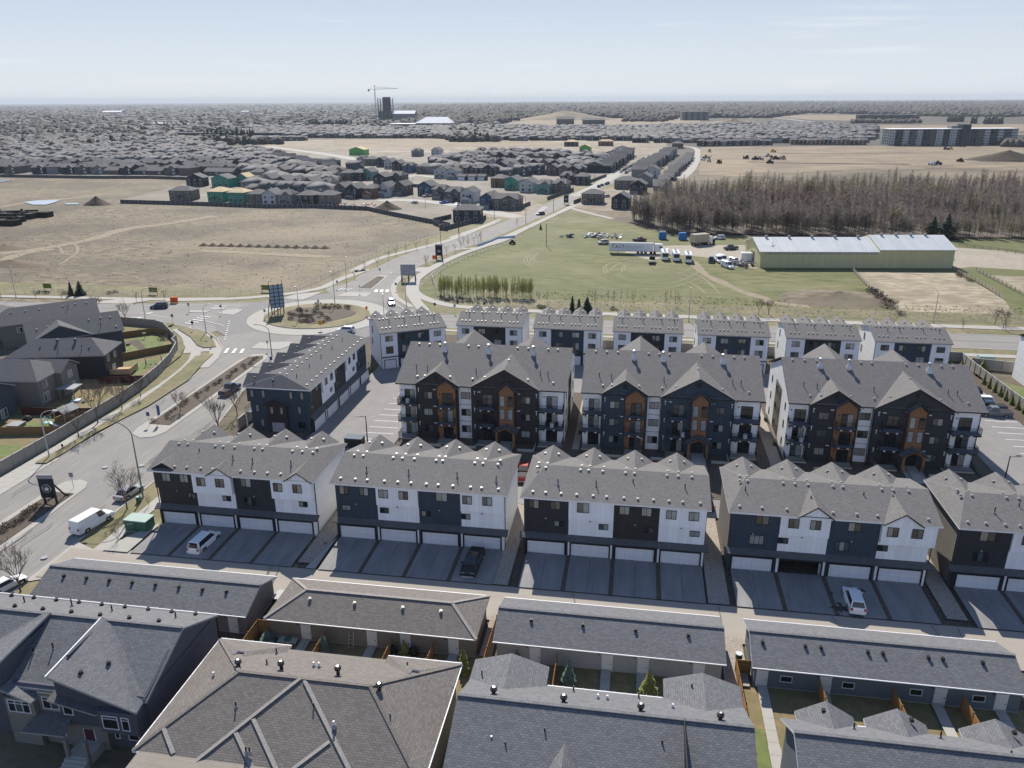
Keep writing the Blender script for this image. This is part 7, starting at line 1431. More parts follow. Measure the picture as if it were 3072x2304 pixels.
simple('silt_barrier', 'pale blue silt barrier along the walk beside the avenue', 'barrier', _tarp, (*G(T1(1020, 190)), 0))
def _pole2(m): m.cyl(0, 0, 0, 9, .13, 'bark_dark', 6); m.bar((-.2, 0, 8.2), (-3, .3, 0), .03, 'trim_grey')
simple('power_pole', 'lone dark power pole in the pasture with a slanting stay', 'pole', _pole2, (*G(ZB(1285, 1085)), 0))
# ================================================================== TREES AND SHRUBS
def bare_meshes(seed, h, spread, trunk_h, m_='bark', tw='twigs', dens=1.0, r0=.09):
    rr = random.Random(seed); tk = MB(); cr_ = MB(); tk.tube([(0, 0, -.1), (.03, 0, trunk_h*.5), (0, .03, trunk_h)], [r0*1.2, r0, r0*.85], 6, m_)
    def br(p, d, L, r, lv):
        q = p+d*L; (tk if lv == 0 else cr_).tube([tuple(p), tuple(p+d*L*.5+Vector((rr.uniform(-.05, .05),)*3)*L), tuple(q)], [r, r*.75, r*.5], 4 if lv == 0 else 3, m_ if lv < 2 else tw, cap=False)
        if lv >= 4 or L < .25: return
        k = max(2, int((3 if lv < 3 else 4)*dens+rr.random()))
        for i in range(k):
            t = rr.uniform(.35, 1); a = rr.uniform(0, 6.28); tilt = rr.uniform(.25, .75)*spread; ax = Vector((math.cos(a), math.sin(a), 0)); nd = (d+ax*tilt+Vector((0, 0, .25))).normalized()
            br(p+d*L*t, nd, L*rr.uniform(.55, .78), max(r*.55, .011), lv+1)
    for i in range(4+int(dens*2)):
        a = i*2.4+rr.random(); br(Vector((0, 0, trunk_h*rr.uniform(.7, 1))), Vector((math.cos(a)*.45*spread, math.sin(a)*.45*spread, 1)).normalized(), h*.36*rr.uniform(.7, 1.1), r0*.55, 0)
    return tk.mesh('trunk', uv=False), cr_.mesh('crown', uv=False)
mat('leaf_litter', (.12, .095, .075), var=.3, scale=.4)
BT = [bare_meshes(11+i, 6.2, (1.0, 1.25, .9)[i % 3], 1.7, dens=1.0) for i in range(3)]; BS = [bare_meshes(31+i, 3.2, .8, 1.0, dens=.6, r0=.04) for i in range(2)]
def bare_tree(lab, p, s=1.0, k=0, small=False, group='bare street trees'):
    t, c = (BS if small else BT)[k % (2 if small else 3)]; T = thing('bare_tree' if not small else 'bare_sapling', lab, 'tree', (*p, 0), k*1.7, group); T.scale = (s, s, s); link('trunk', t, T); link('crown', c, T)
for i, (x, y, s, l) in enumerate(((592, 945, 1.35, 'largest bare tree on the left boulevard in front of the taupe house'), (738, 865, 1.05, 'bare tree on the left boulevard before the dark red fence'), (478, 1035, 1.05, 'bare tree on the left boulevard above the hydrant'), (850, 790, .8, 'small bare tree farthest up the left boulevard'),
      (1090, 880, .75, 'small bare tree standing in the planted median'), (1320, 1000, 1.15, 'large bare tree between the avenue and the end-on townhouse row'), (1432, 900, .95, 'bare tree with pale buds beside the dark pickup'), (768, 1465, 1.15, 'bare tree beside the silver sedan and the white van'))): bare_tree(l, P_(ZD, x, y), s, i)
bare_tree('bare tree at the left edge beside the white sedan', P_(ya, 125, 1060), 1.15, 1); bare_tree('thin sapling on the grass before the green transformer box', P_(ya, 715, 765), .8, 0, True); bare_tree('thin sapling between the pedestal and the first townhouse row', P_(ya, 900, 545), .7, 1, True)
for i, (x, y, t) in enumerate(((577, 300, 'first'), (760, 330, 'second'))): bare_tree('%s thin bare tree on the near boulevard of the main road' % t, P_(ZD, x, y), .95, i)
k = 0
for t, pts, w in ((T1, ((693, 310), (700, 305), (760, 285), (825, 240), (878, 225), (917, 205), (960, 190), (998, 175), (1043, 155), (1025, 160)), 'right boulevard of the avenue'), (T1, ((240, 395), (385, 315), (458, 270), (505, 250), (568, 230), (633, 215), (700, 190), (306, 345)), 'left boulevard of the avenue'), (T2, ((85, 520), (145, 505), (318, 440), (65, 530)), 'upper boulevard of the avenue'), (ZF, ((1830, 395), (2080, 395), (2095, 400), (1395, 385)), 'main road boulevard at the right'), (ZD, ((218, 200), (375, 205), (825, 215), (995, 205), (10, 205)), 'far boulevard of the main road at the left')):
    for j, q in enumerate(pts): k += 1; bare_tree('slender bare sapling, number %d along the %s' % (j+1, w), P_(t, *q), 1.15, k, True, 'saplings along the roads')
for i, (x, y) in enumerate(((2030, 360), (2095, 360), (630, 300), (568, 300))): bare_tree('%s bushy young tree by the walk at the right' % ('first', 'second', 'third', 'fourth')[i], P_(ZF, x, y), .75, i, False, 'young trees by the right walk')
bare_tree('slim bare tree before the white bay of the middle apartment block', (6.2, 118.5), .75, 0, True); bare_tree('slim bare tree before the white bay of the right apartment block', (38.2, 118.3), .8, 1, True); bare_tree('slim bare tree before the white bay of the left apartment block', (-26, 118.5), .75, 1, True)
def conifer_mesh(seed, h, r, m_, lv=13, n=11):
    def fn():
        rr = random.Random(seed); c = MB()
        for i in range(lv):
            t = i/lv; z = h*(.06+.9*t); R_c = r*(1-t)**.85*rr.uniform(.85, 1.1)+.04; dz = h/lv*1.7
            for j in range(n):
                a = 2*math.pi*(j+rr.random()*.8)/n; rad = R_c*rr.uniform(.65, 1.12); b = .34*rad+.05; x, y = math.cos(a), math.sin(a); zt = z+dz*.55; zl = z-dz*rr.uniform(.1, .45)
                c.add([(x*.05, y*.05, zt), (x*rad-y*b, y*rad+x*b, zl), (x*rad*1.08, y*rad*1.08, zl+dz*.12), (x*rad+y*b, y*rad-x*b, zl)], [(0, 1, 2), (0, 2, 3)], m_)
        c.tube([(0, 0, h*.3), (0, 0, h)], [r*.16, .01], 5, m_); return c.mesh('crown', uv=False)
    return cached(('con', seed, h, r, m_), fn)
def conifer(lab, p, h, r, m_='spruce', seed=1, group=None, name='spruce_tree'):
    T = thing(name, lab, 'tree', (*p, 0), seed*1.3, group); link('crown', conifer_mesh(seed, h, r, m_), T)
    def fn(): m = MB(); m.cyl(0, 0, 0, h*.4, max(.05, r*.07), 'bark_dark', 6); return m.mesh('trunk', uv=False)
    link('trunk', cached(('ct', h, r), fn), T)
conifer('left one of two dark spruces before the brown field', P_(ZD, 432, 175), 4.6, 1.1, seed=1); conifer('right wider one of two dark spruces before the brown field', P_(ZD, 486, 172), 4.6, 1.8, seed=2)
for i, (x, h, r) in enumerate(((1441, 5.0, 1.2), (1481, 4.2, 1.1), (1530, 4.6, 2.0))): conifer('%s of the three dark spruces behind the third straight back row' % ('left', 'middle', 'right wider')[i], P_(ZE, x, 276), h, r, seed=i+3)
conifer('left one of the two big spruces behind the barn', P_(ZC, 1640, 1062), 9.5, 4.2, seed=6); conifer('right taller one of the two big spruces behind the barn', P_(ZC, 1725, 1066), 11, 5.0, seed=7)
conifer('small lone conifer on the grassy slope by the avenue', P_(T2, 432, 458), 2.6, .8, seed=8)
conifer('bluish small spruce in the second yard behind the tan garages', P_(yd, 1958, 628), 2.6, .75, 'spruce_blue', 9); conifer('bluish bushy spruce in the first yard behind the tan garages', P_(yd, 1620, 568), 2.1, .95, 'spruce_blue', 10)
conifer('bluish spruce between two paths behind the pale garages', P_(ye, 1420, 815), 3.2, .8, 'spruce_blue', 11); conifer('yellow green cedar behind the pale garages', P_(ye, 1898, 882), 3.3, 1.05, 'cedar_shrub', 12, name='cedar_tree')
conifer('small green conifer before the third tan garage fence', P_(ye, 430, 642), 2.2, .7, 'cedar_shrub', 13, name='cedar_tree'); conifer('slim green cedar at the right corner of the tan house', P_(ye, 787, 745), 3.4, .7, 'cedar_shrub', 14, name='cedar_tree'); conifer('small conifer behind the left rear gable of the grey house', P_(ye, 1108, 690), 1.9, .5, 'cedar_shrub', 15, name='cedar_tree')
for i in range(9): conifer('slim cedar number %d of the row along the right parking fence' % (i+1), (71.3+i*.12, 163.5-i*2.3), 2.3, .55, 'cedar_shrub', 16+i % 3, 'cedars along the right fence', 'cedar_tree')
for i in range(3): conifer('slim dark cedar, %s beside the angled townhouse row' % ('front one', 'middle one', 'rear one')[i], (-55.8+i*.2, 151.2+i*1.4), 2.4, .55, 'cedar_shrub', 16+i % 3, 'cedars beside the angled row', 'cedar_tree')
for i, (x, y) in enumerate(((66.6, 176.5), (68, 173.5), (74.6, 172.8), (69.8, 171.5))): conifer('yellow green cedar bush, %s near the right end of the back row' % ('first', 'second', 'third', 'fourth')[i], (x, y), 2.6, 1.2, 'cedar_shrub', 20, 'cedar bushes at the right', 'cedar_tree')
def shrub_mesh(seed, m_, n=150, flat=.75):
    def fn():
        rr = random.Random(seed); c = MB()
        for i in range(n):
            a, b = rr.uniform(0, 6.283), rr.random(); rad = rr.uniform(.35, 1.0)**.6; z = math.sin(b*1.57)*rad*flat+.05; q = math.cos(b*1.57)*rad
            p = Vector((q*math.cos(a), q*math.sin(a), z)); d = Vector((rr.gauss(0, 1), rr.gauss(0, 1), rr.gauss(0, 1))).normalized()*.12; e = Vector((rr.gauss(0, 1), rr.gauss(0, 1), rr.gauss(0, 1))).normalized()*.12
            c.add([tuple(p+d), tuple(p+e), tuple(p-d*.7)], [(0, 1, 2)], m_)
        for i in range(14): a = rr.uniform(0, 6.28); c.bar((0, 0, 0), (.7*math.cos(a), .7*math.sin(a), rr.uniform(.3, .7)), .03, 'bark_dark')
        return c.mesh('shrub', uv=False)
    return cached(('sh', seed, m_), fn)
def shrub(lab, p, s, m_='shrub_red', seed=1, group=None, z=0):
    o = link('shrub', shrub_mesh(seed, m_), None, (*p, z), seed*2.1, scale=(s, s, s)); return tag(o, lab, 'shrub', group)
WH_ = ('small', 'medium', 'wide')
CNAME = dict(shrub_red='reddish brown', spruce='dark green', shrub_dry='straw coloured', spruce_blue='grey green')
rr = random.Random(3); n = 0
for x, y, s, m_ in [(940, 520, 1.5, 'spruce'), (1025, 520, .9, 'spruce'), (1090, 530, 1.3, 'spruce'), (1155, 545, 1.5, 'spruce'), (1275, 550, 1.4, 'shrub_red'), (1245, 535, .9, 'shrub_red'), (1035, 660, 1.0, 'spruce'), (1055, 680, 1.0, 'spruce'), (805, 635, .9, 'spruce_blue'), (760, 620, .9, 'spruce_blue')]+[(rr.uniform(620, 1060), rr.uniform(540, 710), rr.uniform(.6, 1.2), rr.choice(('shrub_red', 'shrub_red', 'shrub_dry'))) for _ in range(34)]:
    n += 1; shrub('%s shrub, number %d in the bed on the roundabout island' % (CNAME[m_], n), P_(Q6, x, y), s, m_, n % 5, 'shrubs on the roundabout island', .3)
n = 0
for i in range(26):
    t = i/25; x = -84.6+1.2*t+rr.uniform(-1, 1); y = 120+38*t; n += 1; shrub('%s dry shrub, number %d from the near end of the planted median' % (WH_[n % 3], n), (x, y), rr.uniform(.4, .95), 'shrub_red' if n % 3 else 'shrub_dry', n % 5, 'shrubs in the planted median', .2)
for i in range(30): shrub('dry brown shrub, number %d of the low hedge on the near median' % (i+1), (-83.4+rr.uniform(-.5, .5), 88-i*.95), rr.uniform(.75, 1.0), 'shrub_dry' if i % 3 else 'shrub_red', i % 5, 'hedge shrubs on the near median', .2)
for i, (x, y, s, t) in enumerate(((238, 162, 1.3, 'left'), (282, 164, 1.3, 'right'))): shrub('%s of two round green bushes on the far boulevard' % t, P_(ZD, x, y), s, 'spruce', i)
for i, (x, y, t) in enumerate(((395, 165, 'first'), (660, 165, 'second'), (695, 160, 'third'))): shrub('%s reddish bush on the far boulevard right of the spruces' % t, P_(ZD, x, y), 1.2, 'shrub_red', i+1)
for i, (x, y, t) in enumerate(((1245, 250, 'left'), (1270, 255, 'middle'), (1688, 262, 'right'))): shrub('%s dark green bush at the pasture edge behind the back rows' % t, P_(ZE, x, y), 1.3, 'spruce', i+1)
for i, (x, y, s) in enumerate(((1290, 185, 3.0), (1325, 210, 2.6), (1375, 250, 3.0), (1447, 300, 1.6), (1265, 160, 2.2))): shrub('big reddish bush, number %d from the far end of the line beside the paddock' % (i+1), P_(ZF, x, y), s, 'shrub_red', i, 'bushes beside the paddock')
for i, (x, y, s) in enumerate(((1805, 55, 1.5), (1820, 65, 1.5), (1862, 85, 1.2), (1885, 95, 1.2))): shrub('dark bush, %s of four on the right paddock fence' % ('first', 'second', 'third', 'last')[i], P_(ZF, x, y), s, 'shrub_red', i+1, 'bushes on the right paddock fence')
for i, (x, y, s) in enumerate(((610, 1225, 2.6), (650, 1225, 2.6), (750, 1220, 1.8), (850, 1228, 1.5), (930, 1228, 1.3), (480, 1240, 1.8))): shrub('dark bush, number %d from the left in front of the barn' % (i+1), P_(ZC, x, y), s, 'shrub_dry' if i > 3 else 'bark_dark', i, 'bushes in front of the barn')
shrub('dark round bush beside the wall of the charcoal house', P_(ZL, 980, 1020), 1.8, 'spruce', 2); shrub('dry grass tuft at the corner of the end-on townhouse row', (-65.2, 117.8), 1.2, 'shrub_dry', 3); shrub('small shrub in the gap right of the first townhouse row', (-38.6, 84.6), .6, 'shrub_dry', 4); shrub('tangled dark bush at the rounded corner of the garden fence', P_(ZL, 1960, 560), 2.0, 'bark_dark', 1)
# saplings in a dense stand at the near edge of the pasture
def aspen_mesh(seed, h, crown, m_b='bark_aspen', n=34, wdt=.045, r=.05, up=.9, low=.3):
    rr = random.Random(seed); t = MB(); c = MB(); lean = rr.uniform(-.03, .03); t.tube([(0, 0, -.1), (lean*h, lean*h, h*.5), (lean*h*1.5, 0, h*(.97 if up > 1 else .86))], [r, r*.7, r*.2], 4, m_b, cap=False)
    for i in range(n):
        z = h*rr.uniform(low, .98); a = rr.uniform(0, 6.28); L = ((h-z)*.35*rr.uniform(.5, 1.2)+.10*h*rr.uniform(.3, 1))*(1 if up > 1 else .85); d = Vector((math.cos(a), math.sin(a), up*rr.uniform(.7, 1.6))).normalized(); p = Vector((lean*z, 0, z)); q = p+d*L; s = Vector((-math.sin(a), math.cos(a), 0))*wdt
        c.add([tuple(p-s), tuple(p+s), tuple(q)], [(0, 1, 2)], crown)
        for k in range(3):
            w = rr.uniform(.3, .95); p2 = p+d*L*w; a2 = a+rr.uniform(-1.2, 1.2); d2 = Vector((math.cos(a2), math.sin(a2), up*rr.uniform(.5, 1.8))).normalized(); s2 = Vector((-math.sin(a2), math.cos(a2), .2))*wdt*.7; c.add([tuple(p2-s2), tuple(p2+s2), tuple(p2+d2*L*.5)], [(0, 1, 2)], crown)
    return t, c
AS = []
for i in range(4): t, c = aspen_mesh(50+i, 5.6, 'buds_green', n=60, wdt=.04, up=1.6, low=.25); AS.append((t.mesh('trunk', uv=False), c.mesh('crown', uv=False)))
rr = random.Random(9)
for i in range(130):
    u = rr.random(); x = 640+u*570; y = 395-(.5-abs(u-.5))*18+rr.uniform(-62, 4)*(1-u*.6)
    if x < 700: y = min(y, 370)-10
    T = thing('aspen_sapling', 'slender aspen sapling hazed with yellow green buds in the stand by the pasture fence', 'tree', (*P_(ZE, x, y/2*1.0), 0), rr.random()*6, 'aspen saplings in the stand by the pasture fence'); s = rr.uniform(.7, 1.15); T.scale = (s, s, s); t, c = AS[i % 4]; link('trunk', t, T); link('crown', c, T)
AB = []
for i in range(2): t, c = aspen_mesh(60+i, 5.0, 'twigs', n=16, wdt=.03, up=1.6, low=.3); AB.append((t.mesh('trunk', uv=False), c.mesh('crown', uv=False)))
for i, x in enumerate([1540, 1560, 1575, 1580, 1655, 1690, 1735, 1770, 1800, 1815, 1690, 1240, 1290]+[2000, 2010, 2030, 2060, 2075]): T = thing('aspen_sapling', 'bare slender sapling, number %d from the left along the pasture fence' % (i+1), 'tree', (*P_(ZE, x, 238+(i % 3)*5), 0), i, 'bare saplings along the pasture fence'); t, c = AB[i % 2]; link('trunk', t, T); link('crown', c, T)
# the wood: the front trees each on their own, the rest as one mass
WD = []
for i in range(6): t, c = aspen_mesh(70+i, 12.5, ('twigs_wood', 'twigs_wood', 'twigs_red', 'twigs_wood', 'buds_olive', 'twigs_wood')[i], 'bark_aspen' if i % 2 else 'bark_dark', n=130, wdt=.06, r=.11, low=.25, up=.55); WD.append((t, c, t.mesh('trunk', uv=False), c.mesh('crown', uv=False)))
def inpoly(x, y, P):
    r = False; j = len(P)-1
    for i in range(len(P)):
        if (P[i][1] > y) != (P[j][1] > y) and x < (P[j][0]-P[i][0])*(y-P[i][1])/(P[j][1]-P[i][1])+P[i][0]: r = not r
        j = i
    return r
WOOD = GP(T2, (850, 425), (900, 395), (960, 350), (1100, 300)) + [(60, 520), (120, 540), (260, 560), (420, 560), (420, 352)] + [(157, 355), (108, 349), (60, 350), (15, 349)]
rr = random.Random(12); front = []; k = 0
for i in range(190):
    t = rr.random(); x = -4+t*185; y = 351+rr.uniform(0, 9)+(0 if x > 12 else (12-x)*2.5); front.append((x, y))
for (x, y) in front:
    k += 1; j = rr.choice((0, 1, 2, 3, 5) if x < 95 else (0, 2, 4, 4, 3)); T = thing('bare_aspen', 'bare %s aspen in the front rows of the wood behind the pasture' % ('brown', 'grey', 'reddish', 'dark', 'olive tinged', 'tall grey')[j], 'tree', (x, y, 0), rr.random()*6, 'bare aspens in the front rows of the wood'); s = rr.uniform(.75, 1.12)*(.72 if x > 110 else 1); T.scale = (s, s, s); link('trunk', WD[j][2], T); link('crown', WD[j][3], T)
def scatter(name, protos, places, lab=None, cat=None):
    """one joined mesh with a copy of a prototype at each place (x, y, scale, turn, index)"""
    V, Fi, Mi, names = [], [], [], []; off = 0; arr = []
    for p in protos:
        v = np.array(p.v, np.float32); mi = []
        for n_ in p.mats:
            if n_ not in names: names.append(n_)
            mi.append(names.index(n_))
        tri = []; tm = []
        for f, m in zip(p.f, p.m):
            for q in range(1, len(f)-1): tri.append((f[0], f[q], f[q+1])); tm.append(mi[m])
        arr.append((v, np.array(tri, np.int32), np.array(tm, np.int32)))
    for (x, y, s, a, i) in places:
        v, tr_, tm = arr[i]; c, sn = math.cos(a), math.sin(a); sx, sz = s if isinstance(s, tuple) else (s, s)
        w = np.empty_like(v); w[:, 0] = (v[:, 0]*c-v[:, 1]*sn)*sx+x; w[:, 1] = (v[:, 0]*sn+v[:, 1]*c)*sx+y; w[:, 2] = v[:, 2]*sz; V.append(w); Fi.append(tr_+off); Mi.append(tm); off += len(v)
    V = np.concatenate(V); Fi = np.concatenate(Fi); Mi = np.concatenate(Mi); me = bpy.data.meshes.new(name); me.vertices.add(len(V)); me.vertices.foreach_set('co', V.ravel()); me.loops.add(len(Fi)*3); me.loops.foreach_set('vertex_index', Fi.ravel()); me.polygons.add(len(Fi)); me.polygons.foreach_set('loop_start', np.arange(0, len(Fi)*3, 3, dtype=np.int32)); me.polygons.foreach_set('material_index', Mi)
    for n_ in names: me.materials.append(MATS[n_])
    me.update(); me.validate(); o = link(name, me, None, kind='stuff')
    if lab: o['label'] = lab; o['category'] = cat
    return o
def merged(i):
    t, c = WD[i][0], WD[i][1]; m = MB(); m.add(t.v, t.f, t.mats[0]); m.add(c.v, c.f, c.mats[0]); return m
PW = [merged(i) for i in range(6)]; pl = []
while len(pl) < 4600:
    x, y = rr.uniform(-12, 400), rr.uniform(348, 560)
    if inpoly(x, y, WOOD) and (y < 480 or rr.random() < .5):
        g = math.sin(x*.045+1)+math.sin(y*.05+x*.02); j = 4 if (g > 1.6 or (y > 458 and 30 < x < 150 and rr.random() < .7) or (x > 150 and y < 420 and rr.random() < .4)) else 2 if g < -1.2 else rr.choice((0, 1, 3, 5)); s = rr.uniform(.62, 1.08)*(.75 if x > 120 and y < 400 else 1)*(1+.14*math.sin(x*.11)*math.sin(y*.09))
        pl.append((x, y, s, rr.random()*6.28, j))
scatter('woodland', PW, pl, 'dense bare brown aspen wood behind the pasture and the barn', 'wood')
# the forest floor below them
sheet('forest_floor', [WOOD], lay(), 'leaf_litter')
# weeds, tufts and small mounds: uneven ground
def tuft(seed, m_):
    rr = random.Random(seed); c = MB()
    for i in range(9): a = rr.random()*6.28; L = rr.uniform(.25, .6); d = Vector((math.cos(a)*.5, math.sin(a)*.5, 1)).normalized()*L; s = Vector((-math.sin(a), math.cos(a), 0))*.05; p = Vector((rr.uniform(-.3, .3), rr.uniform(-.3, .3), 0)); c.add([tuple(p-s), tuple(p+s), tuple(p+d)], [(0, 1, 2)], m_)
    return c
TF = [tuft(1, 'shrub_dry'), tuft(2, 'dry_grass'), tuft(3, 'boulevard'), tuft(4, 'straw')]; pl = []
for _ in range(2600):
    x, y = rr.uniform(-330, -95), rr.uniform(212, 400)
    if x < -100-(y-215)*-.0: pl.append((x, y, rr.uniform(.4, .9), rr.random()*6, rr.choice((1, 1, 3))))
for _ in range(1800):
    x, y = rr.uniform(-60, 170), rr.uniform(215, 232)
    pl.append((x, y, rr.uniform(.4, .9), rr.random()*6, rr.choice((1, 1, 2, 3))))
scatter('field_weeds', TF, pl)
def mound(name, lab, p, rx, ry, h, m_, seed=1, n=26, rz=0):
    rr = random.Random(seed); c = MB(); vs = []; R_m = 8
    for i in range(R_m+1):
        t = i/R_m
        for j in range(n): a = 2*math.pi*j/n; q = 1+rr.uniform(-.05, .05); vs.append((rx*t*q*math.cos(a), ry*t*q*math.sin(a), h*(1-t)**.9*(1-.25*t)*(1+rr.uniform(-.05, .05)) if i < R_m else -.05))
    c.add(vs, [(i*n+j, i*n+n+j, i*n+n+(j+1) % n, i*n+(j+1) % n) for i in range(R_m) for j in range(n)], m_); o = c.build(name, None, (*p, 0), rz, uv=False, smooth=True); return tag(o, lab, 'mound')
mound('dirt_mound', 'dark conical soil heap in the brown field near the puddle', (-305, 412), 8, 6.5, 4.8, 'soil'); 
for i in range(14): mound('soil_pile', 'dark soil pile, number %d from the left in the row on the brown field' % (i+1), (-173.5+i*3.95, 294.4+.05*i), 2.3, 2.0, 1.15, 'soil', i+2)['group'] = 'row of soil piles'
mound('dirt_mound', 'brown dirt heap beside the street of the new houses', (-134, 414), 8.5, 6.5, 4.4, 'soil', 30); mound('brush_heap', 'lower dark brush heap at the left edge of the field', G(ZA(60, 1195)), 16, 6, 1.8, 'shrub_dry', 31); mound('brush_heap', 'upper dark brush heap at the left edge of the field', G(ZA(30, 1095)), 13, 6, 1.5, 'shrub_dry', 32)
mound('grass_hummock', 'rough straw covered hummock beside the paddock', G(ZF(1060, 200)), 17, 12, 2.2, 'dry_grass', 33); mound('grass_hummock', 'dark mound of earth behind the wood at the far right', G(ZC(2110, 580)), 40, 18, 9, 'soil', 34); mound('dirt_mound', 'large dark dirt mound beyond the far suburb', G(Q4(1000, 385)), 60, 30, 16, 'earthwork', 35); mound('dirt_mound', 'wide pale mound on the horizon side of the band of houses', G(Q3(1260, 250)), 150, 80, 26, 'earthwork', 36)
for i, (x, y) in enumerate(((40, 900), (210, 905), (40, 935), (110, 915), (10, 955))):
    m = MB(); [m.bar((rr.uniform(-9, 9), rr.uniform(-3, 3), .4+.5*k), (rr.uniform(-9, 9), rr.uniform(-3, 3), .4+.5*k), .9, 'dark_stack') for k in range(7)]; m.box(-9, -2.4, 0, 9, 2.4, 2.6, 'dark_stack'); tag(m.build('pipe_stack', None, (*G(ZA(x, y)), 0), .02), 'dark stack of materials at the left of the field, %s of five' % ('second from the left', 'rightmost', 'fourth', 'middle', 'nearest')[i], 'stack', 'dark stacks in the field')
# ================================================================== THE BARN, THE NEW QUARTER, THE SUBURB AND THE HORIZON
T = thing('barn', 'long pale green metal barn with a light ribbed roof beside the wood', 'barn', (42.35, 278.7, 0), R5(6.9)); D_ = 21.5
for nm, x0, x1, e, r_ in (('left', 0, 40, 5.6, 8.9), ('right', 40, 65.3, 6.3, 9.7)):
    m = MB(); m.box(x0, 0, 0, x1, D_, e, 'barn_wall'); m.build('wall', T)
    m = MB(); gable_roof(m, x0-(.6 if not x0 else 0), x1+(.6 if x0 else 0), -.6, D_+.6, e+.1, r_, 'barn_roof', 'trim_white'); tri_wall_x(m, 0, D_, e-.05, r_-.2, x0+.02 if not x0 else x0-.02, x0+.3, 'barn_wall'); tri_wall_x(m, 0, D_, e-.05, r_-.2, x1-.3, x1-.02, 'barn_wall'); q = m.build('roof', T)
    for k in range(4 if x0 else 5): v = MB(); v.box(-.4, -.4, 0, .4, .4, .9, 'trim_grey'); v.build('roof_vent', q, (x0+4+k*(x1-x0)/5, D_/2-.6, r_-.2))
for k in range(13): m = MB(); m.box(1.5+k*2.95, -.05, 4.75, 4.1+k*2.95, 0, 5.2, 'glass_pale'); m.build('window', T)
m = MB(); m.bar((4.8, 4, 7), (4.8, 4, 8.4), .15, 'trim_grey'); m.bar((4.2, 3.4, 6.8), (5.8, 4.4, 7.0), .3, 'trim_grey'); m.build('flue', T)
m = MB(); m.box(-.05, 8, 0, 0, 13, 4, 'brown_panel'); m.build('door', T); m = MB(); m.box(65.3, 2, 2.4, 67, 9, 2.6, 'trim_white'); m.build('porch_roof', T)
# ---- houses of the new quarter
SK = dict(taupe='siding_taupe', tan='siding_tan', light='siding_light', white='siding_white_lap', charcoal='siding_slate2', navy='siding_navy', slate='siding_slate', brown='sheathing_brown', green='wrap_green', teal='wrap_teal', lime='wrap_lime', blue='siding_blue')
mat('siding_slate2', (.045, .045, .052), var=.08); mat('sheathing_brown', (.2, .11, .065), var=.15, scale=.6); mat('wrap_teal', (.12, .3, .25), var=.1, scale=.5); mat('siding_blue', (.05, .10, .17), var=.08)
CW = dict(taupe='taupe', tan='tan', light='light grey', white='white', charcoal='charcoal', navy='navy', slate='slate grey', brown='brown wrapped', green='green wrapped', teal='teal wrapped', lime='lime wrapped', blue='blue')
def far_window(w, h):
    def fn(): m = MB(); m.box(-w/2, -.06, 0, w/2, 0, h, 'trim_white'); m.box(-w/2+.12, -.09, .12, w/2-.12, -.06, h-.12, 'glass_dark'); return m.mesh('window', uv=False)
    return cached(('fw', w, h), fn)
def quarter_house(col, w, d, kind, p, rz, label, back=True, roofm='shingle_far', h=5.7, fr=1):
    T = thing('suburban_house', label, 'house', (*p, 0), rz, 'houses of the new quarter'); s = SK[col]
    def fw(): m = MB(); m.box(-w/2, 0, 0, w/2, d, h, s); return m.mesh('wall', uv=False)
    link('wall', cached(('qw', w, d, h, s), fw), T)
    def fr_():
        m = MB(); o = .5
        if kind == 'hip': gable_roof(m, -w/2-o, w/2+o, -o, d+o, h+.1, h+2.3, roofm, 'trim_grey', min(w, d)*.42, min(w, d)*.42)
        elif kind == 'cross': gable_roof(m, -w/2-o, w/2+o, -o, d+o, h+.1, h+2.5, roofm, 'trim_grey', 0 if w > d else 2, 2); cross_gable(m, w*.15, w*.3, -o-.2, d/2, h+.1, h+2.1, roofm, 'trim_grey'); tri_wall(m, w*.15-w*.27, w*.15+w*.27, h, h+1.9, -.02, .2, s)
        else:
            for sg in (-1, 1): m.slab([(0, -o, h+2.9), (sg*(w/2+o), -o, h+.1), (sg*(w/2+o), d+o, h+.1), (0, d+o, h+2.9)], .18, roofm, 'trim_grey')
            tri_wall(m, -w/2, w/2, h-.02, h+2.65, 0, .2, s); tri_wall(m, -w/2, w/2, h-.02, h+2.65, d-.2, d, s)
        return m.mesh('roof', uv=False)
    link('roof', cached(('qr', w, d, h, s, kind, roofm), fr_), T)
    n = 2 if w < 9.5 else 3
    for i in range(n): x = -w/2+w*(i+.5)/n; link('window', far_window(1.5, 1.3), T, (x, 0, 3.6)); (link('window', far_window(1.9 if back else 1.5, 1.9), T, (x, 0, .6)) if back or i else None)
    for yy in (d*.3, d*.7): link('window', far_window(1.0, 1.2), T, (w/2, yy, 3.6), math.pi/2)
    if not back:
        def fg(): m = MB(); m.box(-2.9, -3.2, 0, 2.9, 0, 2.9, s); m.box(-2.4, -3.26, 0, 2.4, -3.2, 2.3, 'siding_light'); [m.slab([(0, -3.6, 4.2), (sg*3.3, -3.6, 3.0), (sg*3.3, .3, 3.0), (0, .3, 4.2)], .15, roofm, 'trim_grey') for sg in (-1, 1)]; tri_wall(m, -2.9, 2.9, 2.85, 4.0, -3.2, 0, s); return m.mesh('garage', uv=False)
        link('garage', cached(('qg', s, roofm), fg), T, (-w/2+3.0 if w > 8 else 0, 0, 0))
    else:
        def fd(): m = MB(); m.box(-1.6, -1.8, 2.6, 1.6, 0, 2.75, 'trim_black'); m.box(-1.5, -1.7, 0, -1.35, -1.55, 2.6, 'trim_grey'); m.box(1.35, -1.7, 0, 1.5, -1.55, 2.6, 'trim_grey'); return m.mesh('porch', uv=False)
        if RND.random() < .5: link('porch', cached('qd', fd), T, (0, 0, 0))
    return T
